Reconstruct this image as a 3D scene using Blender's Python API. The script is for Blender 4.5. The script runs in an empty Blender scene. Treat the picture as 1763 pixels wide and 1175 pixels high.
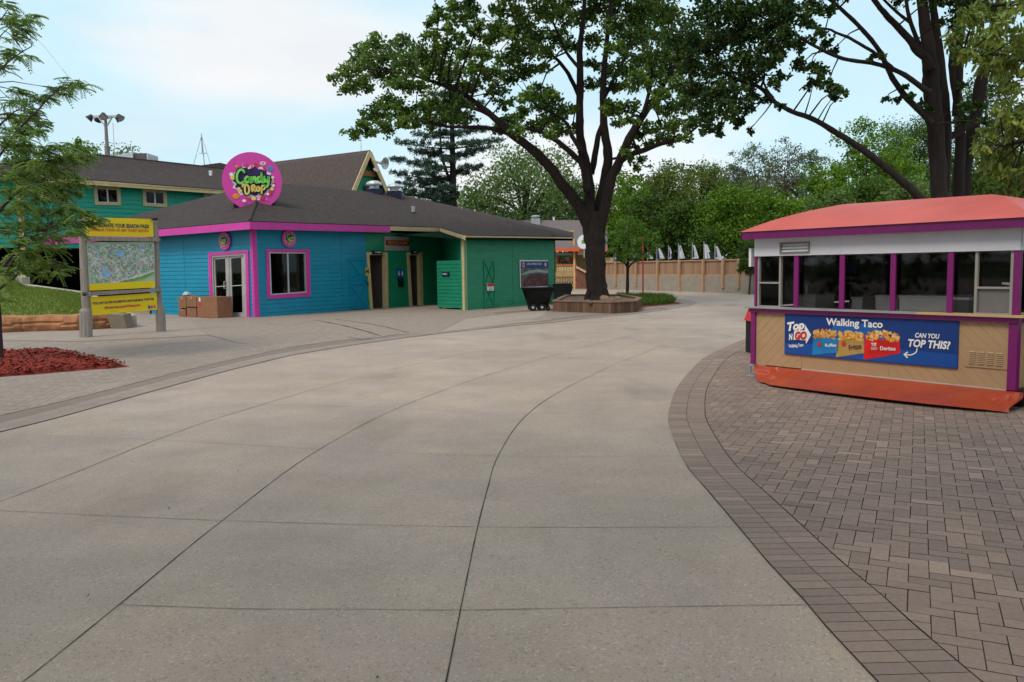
import bpy, bmesh, math, random
import numpy as np
from mathutils import Vector, Matrix
sc = bpy.context.scene
rnd = random.Random(7)
# ---------------------------------------------------------------- camera
W0, H0, F = 1763.0, 1175.0, 1423.0
EYE = 1.70
PITCH = math.atan((587.5 - 461.0) / F)
ROLL = 0.015
fw = Vector((0, math.cos(PITCH), -math.sin(PITCH)))
up0 = Vector((0, math.sin(PITCH), math.cos(PITCH)))
RI = Vector((math.cos(ROLL), 0, 0)) - up0 * math.sin(ROLL)
UP = Vector((math.sin(ROLL), 0, 0)) + up0 * math.cos(ROLL)
cd = bpy.data.cameras.new('camera'); cam = bpy.data.objects.new('camera', cd)
sc.collection.objects.link(cam); sc.camera = cam
cd.sensor_width = 36; cd.lens = F / W0 * 36; cd.clip_end = 2000; cd.clip_start = 0.05
m = Matrix.Identity(4)
for i in range(3):
    m[i][0] = RI[i]; m[i][1] = UP[i]; m[i][2] = -fw[i]
m[0][3], m[1][3], m[2][3] = 0, 0, EYE
cam.matrix_world = m
EY = Vector((0, 0, EYE))
# ---------------------------------------------------------------- world
SUN_EL, SUN_AZ = 52, 215       # azimuth measured clockwise from +Y: behind the camera, to its left
w = bpy.data.worlds.new('World'); sc.world = w; w.use_nodes = True
nt = w.node_tree; nt.nodes.clear()
def N(t, ty, **k):
    n = t.nodes.new(ty)
    for a, b in k.items(): setattr(n, a, b)
    return n
out = N(nt, 'ShaderNodeOutputWorld')
sky = N(nt, 'ShaderNodeTexSky', sky_type='NISHITA'); sky.sun_disc = False
sky.sun_elevation = math.radians(SUN_EL); sky.sun_rotation = math.radians(SUN_AZ)
sky.air_density = 1.2; sky.dust_density = 1.5
b1 = N(nt, 'ShaderNodeBackground'); b1.inputs['Strength'].default_value = 0.10
nt.links.new(sky.outputs[0], b1.inputs['Color'])
b2 = N(nt, 'ShaderNodeBackground'); b2.inputs['Strength'].default_value = 1.0
tc = N(nt, 'ShaderNodeTexCoord'); mp = N(nt, 'ShaderNodeMapping')
mp.inputs['Scale'].default_value = (1.0, 1.0, 3.2); mp.inputs['Location'].default_value = (1.3, 0.6, 0.2)
nt.links.new(tc.outputs['Generated'], mp.inputs['Vector'])
n1 = N(nt, 'ShaderNodeTexNoise'); n1.inputs['Scale'].default_value = 2.6; n1.inputs['Detail'].default_value = 7; n1.inputs['Roughness'].default_value = 0.52
nt.links.new(mp.outputs[0], n1.inputs['Vector'])
r1 = N(nt, 'ShaderNodeValToRGB'); r1.color_ramp.elements[0].position = 0.40; r1.color_ramp.elements[1].position = 0.62
r1.color_ramp.elements[0].color = (0.80, 0.80, 0.80, 1); r1.color_ramp.elements[1].color = (0.97, 0.97, 0.97, 1)
nt.links.new(n1.outputs[0], r1.inputs[0])
n2 = N(nt, 'ShaderNodeTexNoise'); n2.inputs['Scale'].default_value = 1.7; n2.inputs['Detail'].default_value = 5
nt.links.new(mp.outputs[0], n2.inputs['Vector'])
r2 = N(nt, 'ShaderNodeValToRGB'); r2.color_ramp.elements[0].position = 0.45; r2.color_ramp.elements[1].position = 0.61
r2.color_ramp.elements[0].color = (0.47, 0.65, 0.725, 1); r2.color_ramp.elements[1].color = (0.70, 0.70, 0.70, 1)
nt.links.new(n2.outputs[0], r2.inputs[0]); nt.links.new(r2.outputs[0], b2.inputs['Color'])
mx = N(nt, 'ShaderNodeMixShader')
nt.links.new(r1.outputs[0], mx.inputs[0]); nt.links.new(b1.outputs[0], mx.inputs[1]); nt.links.new(b2.outputs[0], mx.inputs[2])
nt.links.new(mx.outputs[0], out.inputs[0])
sl = bpy.data.lights.new('sun', 'SUN'); sl.energy = 1.5; sl.angle = math.radians(20); sl.color = (1, 0.88, 0.74)
so = bpy.data.objects.new('sun', sl); sc.collection.objects.link(so)
sd = Vector((math.sin(math.radians(SUN_AZ)) * math.cos(math.radians(SUN_EL)), math.cos(math.radians(SUN_AZ)) * math.cos(math.radians(SUN_EL)), math.sin(math.radians(SUN_EL))))
so.rotation_euler = sd.to_track_quat('Z', 'Y').to_euler(); so.location = (-20, -20, 40)
sc.view_settings.view_transform = 'Standard'; sc.view_settings.look = 'None'
sc.view_settings.exposure = 0.52; sc.view_settings.gamma = 1.0; sc.view_settings.use_curve_mapping = False

# ---------------------------------------------------------------- picture <-> place
def ray(px, py): return RI * ((px - W0 / 2) / F) + UP * ((H0 / 2 - py) / F) + fw
def G(px, py, z=0.0):
    d = ray(px, py); t = (z - EYE) / d.z; return EY + d * t
def at(px, py, Y):
    d = ray(px, py); return EY + d * (Y / d.y)
def Vz(p, py):
    k = (H0 / 2 - py) / F; a = UP - fw * k
    return EYE - (a.x * p.x + a.y * p.y) / a.z
class Wall:
    """vertical plane through A and B (points on the ground, A left of B); n faces the camera"""
    def __init__(s, A, B, flip=False):
        s.A = Vector((A.x, A.y, 0)); s.u = Vector((B.x - A.x, B.y - A.y, 0)); s.L = s.u.length; s.u.normalize()
        s.n = Vector((s.u.y, -s.u.x, 0)); s.v = Vector((0, 0, 1))
    def hit(s, px, py, d=0.0):
        r = ray(px, py); P0 = s.A + s.n * d
        t = (P0 - EY).dot(s.n) / r.dot(s.n); return EY + r * t
    def U(s, px, py=460): return (s.hit(px, py) - s.A).dot(s.u)
    def P(s, u, z, d=0.0): return s.A + s.u * u + s.v * z + s.n * d
class Frame:
    def __init__(s, o, u, v):
        s.A = Vector(o); s.u = Vector(u).normalized(); s.v = Vector(v).normalized(); s.n = s.u.cross(s.v).normalized()
    def P(s, u, v, d=0.0): return s.A + s.u * u + s.v * v + s.n * d

# ---------------------------------------------------------------- materials
def lin(c):
    def f(v):
        v /= 255.0
        return v / 12.92 if v <= 0.04045 else ((v + 0.055) / 1.055) ** 2.4
    return tuple(f(v) for v in c)
def mat(name, col, rough=0.7, var=0.12, scale=3.0, bump=0.0, bscale=40.0, metal=0.0, spec=0.3, detail=6, streak=None):
    """one base colour, worn by two noises; col linear"""
    m = bpy.data.materials.new(name); m.use_nodes = True; t = m.node_tree
    bs = t.nodes['Principled BSDF']; bs.inputs['Roughness'].default_value = rough; bs.inputs['Metallic'].default_value = metal
    bs.inputs['Specular IOR Level'].default_value = spec
    tc = N(t, 'ShaderNodeTexCoord'); vec = tc.outputs['Object']
    if streak:
        mp = N(t, 'ShaderNodeMapping'); mp.inputs['Scale'].default_value = streak; t.links.new(vec, mp.inputs[0]); vec = mp.outputs[0]
    no = N(t, 'ShaderNodeTexNoise'); no.inputs['Scale'].default_value = scale; no.inputs['Detail'].default_value = detail; no.inputs['Roughness'].default_value = 0.6
    t.links.new(vec, no.inputs['Vector'])
    mr = N(t, 'ShaderNodeMapRange'); mr.inputs[1].default_value = 0.3; mr.inputs[2].default_value = 0.7
    mr.inputs[3].default_value = 1 - var; mr.inputs[4].default_value = 1 + var
    t.links.new(no.outputs[0], mr.inputs[0])
    mx = N(t, 'ShaderNodeVectorMath', operation='MULTIPLY'); mx.inputs[0].default_value = col[:3]
    t.links.new(mr.outputs[0], mx.inputs[1]); t.links.new(mx.outputs[0], bs.inputs['Base Color'])
    if bump:
        nb = N(t, 'ShaderNodeTexNoise'); nb.inputs['Scale'].default_value = bscale; nb.inputs['Detail'].default_value = 4
        t.links.new(vec, nb.inputs['Vector'])
        bp = N(t, 'ShaderNodeBump'); bp.inputs['Strength'].default_value = bump; bp.inputs['Distance'].default_value = 0.02
        t.links.new(nb.outputs[0], bp.inputs['Height']); t.links.new(bp.outputs[0], bs.inputs['Normal'])
    return m
def tone_mat(name, c0, c1, rough=0.8, trans=0.0, attr='tone', spec=0.2, noise=0.0, nscale=30):
    """colour runs from c0 to c1 with a per-face attribute (each brick, leaf or chip has its own)"""
    m = bpy.data.materials.new(name); m.use_nodes = True; t = m.node_tree; bs = t.nodes['Principled BSDF']
    bs.inputs['Roughness'].default_value = rough; bs.inputs['Specular IOR Level'].default_value = spec
    a = N(t, 'ShaderNodeAttribute'); a.attribute_name = attr
    mx = N(t, 'ShaderNodeMix', data_type='RGBA'); mx.inputs[6].default_value = (*c0, 1); mx.inputs[7].default_value = (*c1, 1)
    t.links.new(a.outputs['Fac'], mx.inputs[0]); col = mx.outputs[2]
    if noise:
        tc = N(t, 'ShaderNodeTexCoord')
        no = N(t, 'ShaderNodeTexNoise'); no.inputs['Scale'].default_value = nscale; no.inputs['Detail'].default_value = 6; t.links.new(tc.outputs['Object'], no.inputs['Vector'])
        no2 = N(t, 'ShaderNodeTexNoise'); no2.inputs['Scale'].default_value = 0.7; no2.inputs['Detail'].default_value = 5; t.links.new(tc.outputs['Object'], no2.inputs['Vector'])
        ad = N(t, 'ShaderNodeMath', operation='ADD'); t.links.new(no.outputs[0], ad.inputs[0]); t.links.new(no2.outputs[0], ad.inputs[1])
        mr = N(t, 'ShaderNodeMapRange'); mr.inputs[1].default_value = 0.7; mr.inputs[2].default_value = 1.3
        mr.inputs[3].default_value = 1 - noise; mr.inputs[4].default_value = 1 + noise; t.links.new(ad.outputs[0], mr.inputs[0])
        vm = N(t, 'ShaderNodeVectorMath', operation='MULTIPLY'); t.links.new(col, vm.inputs[0]); t.links.new(mr.outputs[0], vm.inputs[1]); col = vm.outputs[0]
        bp = N(t, 'ShaderNodeBump'); bp.inputs['Strength'].default_value = 0.25; bp.inputs['Distance'].default_value = 0.01
        t.links.new(no.outputs[0], bp.inputs['Height']); t.links.new(bp.outputs[0], bs.inputs['Normal'])
    t.links.new(col, bs.inputs['Base Color'])
    if trans:
        tr = N(t, 'ShaderNodeBsdfTranslucent'); t.links.new(col, tr.inputs['Color'])
        ms = N(t, 'ShaderNodeMixShader'); ms.inputs[0].default_value = trans
        o = t.nodes['Material Output']; t.links.new(bs.outputs[0], ms.inputs[1]); t.links.new(tr.outputs[0], ms.inputs[2]); t.links.new(ms.outputs[0], o.inputs[0])
    return m
def glass_mat(name, tint=(0.5, 0.52, 0.52), refl=0.12):
    m = bpy.data.materials.new(name); m.use_nodes = True; t = m.node_tree; t.nodes.remove(t.nodes['Principled BSDF'])
    tr = N(t, 'ShaderNodeBsdfTransparent'); tr.inputs[0].default_value = (*tint, 1)
    gl = N(t, 'ShaderNodeBsdfGlossy'); gl.inputs['Roughness'].default_value = 0.03; gl.inputs[0].default_value = (0.9, 0.92, 0.95, 1)
    fr = N(t, 'ShaderNodeFresnel'); fr.inputs[0].default_value = 1.27
    ms = N(t, 'ShaderNodeMixShader'); t.links.new(fr.outputs[0], ms.inputs[0]); t.links.new(tr.outputs[0], ms.inputs[1]); t.links.new(gl.outputs[0], ms.inputs[2])
    t.links.new(ms.outputs[0], t.nodes['Material Output'].inputs[0]); return m

# ---------------------------------------------------------------- mesh builder
ORG = {}
class MB:
    def __init__(s): s.v = []; s.f = []; s.m = []; s.t = []
    def add(s, vs, fs, mi=0, tone=0.5):
        b = len(s.v); s.v.extend([tuple(p) for p in vs])
        for f in fs: s.f.append(tuple(b + i for i in f)); s.m.append(mi); s.t.append(tone)
        return s
    def poly(s, pts, mi=0, tone=0.5): return s.add(pts, [tuple(range(len(pts)))], mi, tone)
    def hexa(s, a, mi=0, tone=0.5):   # a: 4 lower/back + 4 upper/front points
        return s.add(a, [(3, 2, 1, 0), (4, 5, 6, 7), (0, 1, 5, 4), (1, 2, 6, 5), (2, 3, 7, 6), (3, 0, 4, 7)], mi, tone)
    def fbox(s, F_, u0, u1, v0, v1, d0, d1, mi=0, tone=0.5):
        P = F_.P
        return s.hexa([P(u0, v0, d0), P(u1, v0, d0), P(u1, v1, d0), P(u0, v1, d0), P(u0, v0, d1), P(u1, v0, d1), P(u1, v1, d1), P(u0, v1, d1)], mi, tone)
    def box(s, x0, x1, y0, y1, z0, z1, mi=0, tone=0.5):
        return s.hexa([(x0, y0, z0), (x1, y0, z0), (x1, y1, z0), (x0, y1, z0), (x0, y0, z1), (x1, y0, z1), (x1, y1, z1), (x0, y1, z1)], mi, tone)
    def qbox(s, wl, c, d0, d1, mi=0, tone=0.5):
        """box whose face has the four picture corners c (tl, tr, br, bl) on wall wl"""
        q = [wl.hit(x, y, d1) for x, y in c]; tl, tr, br, bl = q; k = wl.n * (d0 - d1)
        return s.hexa([bl + k, br + k, tr + k, tl + k, bl, br, tr, tl], mi, tone)
    def beam(s, a, b, w_, h_, mi=0, upv=Vector((0, 0, 1)), tone=0.5):
        a = Vector(a); b = Vector(b); d = (b - a).normalized(); r = d.cross(upv)
        if r.length < 1e-3: r = Vector((1, 0, 0))
        r.normalize(); q = r.cross(d)
        r = r * w_ / 2; q = q * h_ / 2
        return s.hexa([a - r - q, a + r - q, a + r + q, a - r + q, b - r - q, b + r - q, b + r + q, b - r + q], mi, tone)
    def tube(s, pts, rad, n=8, mi=0, tone=0.5, wob=0.0, cap=True):
        pts = [Vector(p) for p in pts]
        if not hasattr(rad, '__len__'): rad = [rad] * len(pts)
        b = len(s.v); ref = None
        for i, p in enumerate(pts):
            d = (pts[min(i + 1, len(pts) - 1)] - pts[max(i - 1, 0)]).normalized()
            if ref is None: ref = d.orthogonal().normalized()
            x = (ref - d * ref.dot(d)).normalized(); ref = x; y = d.cross(x)
            for k in range(n):
                a = 2 * math.pi * k / n; r = rad[i] * (1 + wob * math.sin(a * 3 + i * 1.3))
                s.v.append(tuple(p + x * (math.cos(a) * r) + y * (math.sin(a) * r)))
        for i in range(len(pts) - 1):
            for k in range(n):
                k2 = (k + 1) % n
                s.f.append((b + i * n + k, b + i * n + k2, b + (i + 1) * n + k2, b + (i + 1) * n + k)); s.m.append(mi); s.t.append(tone)
        if cap:
            s.f.append(tuple(b + k for k in reversed(range(n)))); s.m.append(mi); s.t.append(tone)
            e = b + (len(pts) - 1) * n; s.f.append(tuple(e + k for k in range(n))); s.m.append(mi); s.t.append(tone)
        return s
    def lathe(s, c, prof, n=20, mi=0, axis=None, tone=0.5):
        """prof: (radius, height) from bottom to top round axis at c"""
        c = Vector(c); ax = Vector(axis or (0, 0, 1)).normalized(); x = ax.orthogonal().normalized(); y = ax.cross(x); b = len(s.v)
        for r, h in prof:
            for k in range(n):
                a = 2 * math.pi * k / n; s.v.append(tuple(c + ax * h + x * (math.cos(a) * r) + y * (math.sin(a) * r)))
        for i in range(len(prof) - 1):
            for k in range(n):
                k2 = (k + 1) % n; s.f.append((b + i * n + k, b + i * n + k2, b + (i + 1) * n + k2, b + (i + 1) * n + k)); s.m.append(mi); s.t.append(tone)
        s.f.append(tuple(b + k for k in reversed(range(n)))); s.m.append(mi); s.t.append(tone)
        e = b + (len(prof) - 1) * n; s.f.append(tuple(e + k for k in range(n))); s.m.append(mi); s.t.append(tone)
        return s
    def disc(s, F_, cu, cv, r, d, mi=0, n=28, ry=None, tone=0.5):
        return s.poly([F_.P(cu + r * math.cos(2 * math.pi * k / n), cv + (ry or r) * math.sin(2 * math.pi * k / n), d) for k in range(n)], mi, tone)
    def prism(s, pts, z0, z1, mi=0, tone=0.5):
        n = len(pts); s.add([(p[0], p[1], z0) for p in pts] + [(p[0], p[1], z1) for p in pts],
              [tuple(reversed(range(n))), tuple(range(n, 2 * n))] + [(i, (i + 1) % n, n + (i + 1) % n, n + i) for i in range(n)], mi, tone)
        return s
    def build(s, name, mats, parent=None, org=None, smooth=False, tone=False, label=None):
        if not isinstance(mats, (list, tuple)): mats = [mats]
        if parent is not None: o3 = ORG[parent.name]
        elif org is not None: o3 = Vector(org)
        else: o3 = Vector((0, 0, 0))
        me = bpy.data.meshes.new(name)
        v = np.array(s.v, dtype=float).reshape(-1, 3) - np.array(o3)
        me.from_pydata(v.tolist(), [], s.f)
        for mm in mats: me.materials.append(mm)
        me.polygons.foreach_set('material_index', s.m)
        if smooth: me.polygons.foreach_set('use_smooth', [True] * len(s.f))
        if tone:
            a = me.attributes.new('tone', 'FLOAT', 'FACE'); a.data.foreach_set('value', s.t)
        me.update()
        o = bpy.data.objects.new(name, me); sc.collection.objects.link(o)
        if parent is not None: o.parent = parent
        else: o.location = o3
        ORG[o.name] = o3
        if label: o['label'] = label
        return o
def build_split(mb, name, mats, parent, **k):
    """every connected piece becomes an object of its own"""
    par = list(range(len(mb.v)))
    def fi(i):
        while par[i] != i: par[i] = par[par[i]]; i = par[i]
        return i
    for f in mb.f:
        for i in f[1:]: par[fi(f[0])] = fi(i)
    gr = {}
    for q, f in enumerate(mb.f): gr.setdefault(fi(f[0]), []).append(q)
    o = []
    for qs in gr.values():
        n = MB(); mp = {}
        for q in qs:
            for i in mb.f[q]:
                if i not in mp: mp[i] = len(n.v); n.v.append(mb.v[i])
            n.f.append(tuple(mp[i] for i in mb.f[q])); n.m.append(mb.m[q]); n.t.append(mb.t[q])
        o.append(n.build(name, mats, parent, **k))
    return o
def thing(name, label, cat, loc, group=None):
    o = bpy.data.objects.new(name, None); sc.collection.objects.link(o); o.location = loc; o.empty_display_size = 0.2
    ORG[o.name] = Vector(loc); o['label'] = label; o['category'] = cat
    if group: o['group'] = group
    return o
def tag(o, label, cat, group=None):
    o['label'] = label; o['category'] = cat
    if group: o['group'] = group
    return o
def struct(o, kind='structure'): o['kind'] = kind; return o

def text(mb, F_, s_, u, v, h, d, width=None, mi=0, bold=0.0, shear=0.0, align='CENTER', rot=0.0, maxw=None):
    cu = bpy.data.curves.new('t', 'FONT'); cu.body = s_; cu.size = 1.0; cu.align_x = align; cu.align_y = 'CENTER'; cu.offset = bold; cu.shear = shear; cu.resolution_u = 3
    o = bpy.data.objects.new('t', cu); sc.collection.objects.link(o)
    dg = bpy.context.evaluated_depsgraph_get(); dg.update()
    me = bpy.data.meshes.new_from_object(o.evaluated_get(dg))
    xs = [p.co.x for p in me.vertices]; ys = [p.co.y for p in me.vertices]
    wd = max(xs) - min(xs); hh = max(ys) - min(ys); sy = h / 0.72
    sx = sy if width is None else width / wd
    if maxw and sx * wd > maxw: sx = maxw / wd
    c, s2 = math.cos(rot), math.sin(rot); y0 = (max(ys) + min(ys)) / 2 if True else 0
    vs = []
    for p in me.vertices:
        x, y = p.co.x * sx, (p.co.y - 0.0) * sy
        vs.append(F_.P(u + x * c - y * s2, v + x * s2 + y * c, d))
    fs = [tuple(q.vertices) for q in me.polygons]
    mb.add(vs, fs, mi)
    bpy.data.objects.remove(o); bpy.data.curves.remove(cu); bpy.data.meshes.remove(me)
    return mb

def clip(poly, win):
    """clip polygon poly (2-D tuples) by the convex counter-clockwise window win"""
    for i in range(len(win)):
        ax, ay = win[i]; bx, by = win[(i + 1) % len(win)]; o = []
        for j in range(len(poly)):
            p = poly[j]; q = poly[(j + 1) % len(poly)]
            sp = (bx - ax) * (p[1] - ay) - (by - ay) * (p[0] - ax); sq = (bx - ax) * (q[1] - ay) - (by - ay) * (q[0] - ax)
            if sp >= 0: o.append(p)
            if (sp >= 0) != (sq >= 0):
                t = sp / (sp - sq); o.append((p[0] + t * (q[0] - p[0]), p[1] + t * (q[1] - p[1])))
        poly = o
        if len(poly) < 3: return []
    return poly
def inside(x, y, poly):
    c = False; j = len(poly) - 1
    for i in range(len(poly)):
        xi, yi = poly[i]; xj, yj = poly[j]
        if (yi > y) != (yj > y) and x < (xj - xi) * (y - yi) / (yj - yi) + xi: c = not c
        j = i
    return c

# ================================================================ GROUND
def g2(pts, z=0.0): return [(lambda p: (p.x, p.y))(G(x, y, z)) for x, y in pts]
M_soil = mat('soil_and_grass', (0.06, 0.08, 0.025), 0.95, 0.3, 2.0, 0.4, 30)
mb = MB(); mb.poly([(-900, -300, -0.06), (900, -300, -0.06), (900, 1500, -0.06), (-900, 1500, -0.06)])
struct(mb.build('ground', M_soil))

def concrete_mat():
    m = bpy.data.materials.new('exposed_aggregate'); m.use_nodes = True; t = m.node_tree; bs = t.nodes['Principled BSDF']
    bs.inputs['Roughness'].default_value = 0.62; bs.inputs['Specular IOR Level'].default_value = 0.35
    tc = N(t, 'ShaderNodeTexCoord'); o = tc.outputs['Object']
    def noise(sc_, de, ro=0.6, strm=None):
        n = N(t, 'ShaderNodeTexNoise'); n.inputs['Scale'].default_value = sc_; n.inputs['Detail'].default_value = de; n.inputs['Roughness'].default_value = ro
        if strm:
            mp = N(t, 'ShaderNodeMapping'); mp.inputs['Scale'].default_value = strm; t.links.new(o, mp.inputs[0]); t.links.new(mp.outputs[0], n.inputs['Vector'])
        else: t.links.new(o, n.inputs['Vector'])
        return n.outputs[0]
    def rng(x, a, b, c, d):
        r = N(t, 'ShaderNodeMapRange'); t.links.new(x, r.inputs[0])
        for i, v in enumerate((a, b, c, d)): r.inputs[i + 1].default_value = v
        return r.outputs[0]
    def mul(a, b):
        k = N(t, 'ShaderNodeMath', operation='MULTIPLY'); t.links.new(a, k.inputs[0]); t.links.new(b, k.inputs[1]); return k.outputs[0]
    big = rng(noise(0.35, 6), 0.3, 0.7, 0.86, 1.11)
    mid = rng(noise(1.6, 7, 0.65), 0.3, 0.7, 0.90, 1.08)
    stn = rng(noise(0.8, 4, 0.5, (1, 0.35, 1)), 0.56, 0.74, 1.0, 0.74)
    fine = rng(noise(110, 3, 0.8), 0.32, 0.68, 0.80, 1.18)
    vo = N(t, 'ShaderNodeTexVoronoi'); vo.inputs['Scale'].default_value = 95; t.links.new(o, vo.inputs['Vector'])
    sep = N(t, 'ShaderNodeSeparateColor'); t.links.new(vo.outputs['Color'], sep.inputs[0])
    peb = rng(sep.outputs[0], 0.88, 0.99, 1.0, 1.32)
    peb2 = rng(sep.outputs[1], 0.86, 0.98, 1.0, 0.70)
    gv = N(t, 'ShaderNodeTexVoronoi'); gv.inputs['Scale'].default_value = 0.9; t.links.new(o, gv.inputs['Vector']); gum = rng(gv.outputs['Distance'], 0.012, 0.022, 0.62, 1.0)
    gw = N(t, 'ShaderNodeTexVoronoi'); gw.inputs['Scale'].default_value = 2.3; t.links.new(o, gw.inputs['Vector']); gum2 = rng(gw.outputs['Distance'], 0.012, 0.03, 0.78, 1.0)
    hz = noise(0.22, 3, 0.5, (1.0, 0.25, 1)); tyre = rng(hz, 0.42, 0.5, 1.0, 0.93)
    rust = rng(noise(1.1, 3, 0.7), 0.68, 0.76, 1.0, 0.80)
    f = mul(mul(mul(big, mid), mul(stn, fine)), mul(mul(peb, peb2), mul(mul(gum, gum2), mul(tyre, rust))))
    warm = rng(noise(0.9, 5), 0.35, 0.7, 0, 1)
    cm = N(t, 'ShaderNodeMix', data_type='RGBA'); cm.inputs[6].default_value = (0.385, 0.305, 0.262, 1); cm.inputs[7].default_value = (0.425, 0.334, 0.262, 1)
    t.links.new(warm, cm.inputs[0])
    v = N(t, 'ShaderNodeVectorMath', operation='MULTIPLY'); t.links.new(cm.outputs[2], v.inputs[0]); t.links.new(f, v.inputs[1])
    t.links.new(v.outputs[0], bs.inputs['Base Color'])
    bp = N(t, 'ShaderNodeBump'); bp.inputs['Strength'].default_value = 0.5; bp.inputs['Distance'].default_value = 0.006
    t.links.new(noise(60, 4, 0.7), bp.inputs['Height']); t.links.new(bp.outputs[0], bs.inputs['Normal'])
    return m
M_conc = concrete_mat()
mb = MB(); mb.poly([(-70, -12, 0), (45, -12, 0), (45, 54, 0), (20, 72, 0), (-70, 72, 0)])
path = struct(mb.build('main_path', M_conc))
# saw-cut joints: dark narrow strips lying 4 mm above the slab
M_joint = mat('joint_dark', (0.035, 0.03, 0.027), 0.9, 0.3, 8)
M_joint2 = mat('joint_faint', (0.20, 0.165, 0.135), 0.9, 0.3, 8)
def smooth_curve(pts, n=8):
    P = [Vector((p[0], p[1], 0)) for p in pts]; P = [P[0] * 2 - P[1]] + P + [P[-1] * 2 - P[-2]]; o = []
    for i in range(1, len(P) - 2):
        for k in range(n):
            t = k / n
            o.append(0.5 * ((2 * P[i]) + (P[i + 1] - P[i - 1]) * t + (2 * P[i - 1] - 5 * P[i] + 4 * P[i + 1] - P[i + 2]) * t * t + (3 * P[i] - P[i - 1] - 3 * P[i + 1] + P[i + 2]) * t ** 3))
    return o + [P[-2]]
def strip(mb, pts, wd, z, mi=0, j=0.0):
    c = smooth_curve(pts); L = []; R = []
    for i, p in enumerate(c):
        d = (c[min(i + 1, len(c) - 1)] - c[max(i - 1, 0)]).normalized(); q = Vector((-d.y, d.x, 0)) * wd / 2 * (1 + rnd.uniform(-j, j))
        L.append((p.x + q.x, p.y + q.y, z)); R.append((p.x - q.x, p.y - q.y, z))
    n = len(c); mb.add(L + R, [(i, i + 1, n + i + 1, n + i) for i in range(n - 1)], mi)
mb = MB()
strip(mb, g2([(-60, 1250), (40, 1175), (220, 1030), (383, 897), (549, 775), (700, 697), (860, 640), (1000, 600), (1100, 575)]), 0.006, 0.004, 0, 0.3)
strip(mb, g2([(752, 1240), (768, 1175), (797, 1030), (822, 910), (840, 840), (858, 785), (900, 722), (960, 677), (1050, 632), (1130, 600)]), 0.0062, 0.004, 0, 0.3)
strip(mb, g2([(-150, 912), (0, 864), (135, 812), (269, 758), (402, 712), (600, 655), (760, 618), (900, 590)]), 0.008, 0.004, 1, 0.3)
for pl in ([(-150, 874), (0, 880), (385, 897), (822, 908), (1268, 908)], [(-100, 744), (0, 748), (269, 758), (549, 774), (858, 786), (1178, 786)],
           [(238, 690), (402, 695), (640, 702), (880, 712), (1150, 712)], [(205, 1042), (420, 1049), (640, 1050), (800, 1051), (1100, 1046), (1388, 1042)],
           [(560, 605), (760, 612), (980, 618), (1210, 620)], [(760, 576), (960, 580), (1270, 584)]):
    strip(mb, g2(pl), 0.0048, 0.0036, 1, 0.3)
mb.build('joint', [M_joint, M_joint2], path)

M_bed = mat('joint_sand', (0.05, 0.042, 0.037), 0.95, 0.3, 12)
M_paver = tone_mat('clay_paver', (0.195, 0.140, 0.120), (0.315, 0.225, 0.180), 0.75, noise=0.15, nscale=45, spec=0.35)
M_paver2 = tone_mat('grey_paver', (0.255, 0.205, 0.178), (0.335, 0.27, 0.228), 0.7, noise=0.10, nscale=30, spec=0.35)
def ptone(): return min(1, max(0, rnd.gauss(0.42, 0.17))) if rnd.random() > 0.03 else 1.0
def herring(region, org, ux, z, mats, name, gap=0.005, wd=0.1016):
    ux = Vector((ux[0], ux[1], 0)).normalized(); uy = Vector((-ux.y, ux.x, 0)); o = Vector((org[0], org[1], 0))
    loc = [((Vector((x, y, 0)) - o).dot(ux) / wd, (Vector((x, y, 0)) - o).dot(uy) / wd) for x, y in region]
    x0, x1 = int(min(p[0] for p in loc)) - 2, int(max(p[0] for p in loc)) + 2
    y0, y1 = int(min(p[1] for p in loc)) - 2, int(max(p[1] for p in loc)) + 2
    mb = MB(); g = gap / wd / 2
    for ix in range(x0, x1):
        for iy in range(y0, y1):
            k = (ix - iy) % 4
            if k == 0: r = (ix, iy, ix + 2, iy + 1)
            elif k == 2: r = (ix, iy - 1, ix + 1, iy + 1)
            else: continue
            jx = rnd.uniform(-0.01, 0.01)
            w4 = [(r[0] + g + jx, r[1] + g), (r[2] - g + jx, r[1] + g), (r[2] - g + jx, r[3] - g), (r[0] + g + jx, r[3] - g)]
            ins = [inside(a, b, loc) for a, b in w4]
            if all(ins): pg = w4
            elif not any(ins) and not inside((r[0] + r[2]) / 2, (r[1] + r[3]) / 2, loc): continue
            else:
                pg = clip(loc, w4)
                if len(pg) < 3: continue
            dz = rnd.uniform(-0.0012, 0.0012)
            mb.poly([tuple(o + ux * (a * wd) + uy * (b * wd) + Vector((0, 0, z + dz))) for a, b in pg], 0, ptone())
    return mb
def resample(c, step=None, n=None):
    c = smooth_curve(c, 10); ds = [0]
    for i in range(1, len(c)): ds.append(ds[-1] + (c[i] - c[i - 1]).length)
    if n is None: n = max(2, int(ds[-1] / step))
    o = []; j = 0
    for k in range(n + 1):
        d = ds[-1] * k / n
        while j < len(ds) - 2 and ds[j + 1] < d: j += 1
        f = (d - ds[j]) / max(1e-9, ds[j + 1] - ds[j]); o.append(c[j].lerp(c[j + 1], f))
    return o, n
def course(mb, ca, cb, z, step=0.1016, gap=0.005):
    A, n = resample(ca, step=step); B, _ = resample(cb, n=n)
    for i in range(n):
        a0, a1, b0, b1 = A[i], A[i + 1], B[i], B[i + 1]; g = gap / step / 2
        e = gap / max(0.05, (a0 - b0).length) / 2
        q = []
        for s_, t_ in ((g, e), (1 - g, e), (1 - g, 1 - e), (g, 1 - e)):
            p = a0.lerp(a1, s_).lerp(b0.lerp(b1, s_), t_); q.append((p.x, p.y, z + 0.0))
        # keep every face looking up
        mb.poly(q if (Vector(q[1]) - Vector(q[0])).cross(Vector(q[2]) - Vector(q[1])).z > 0 else q[::-1], 0, ptone())
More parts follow.
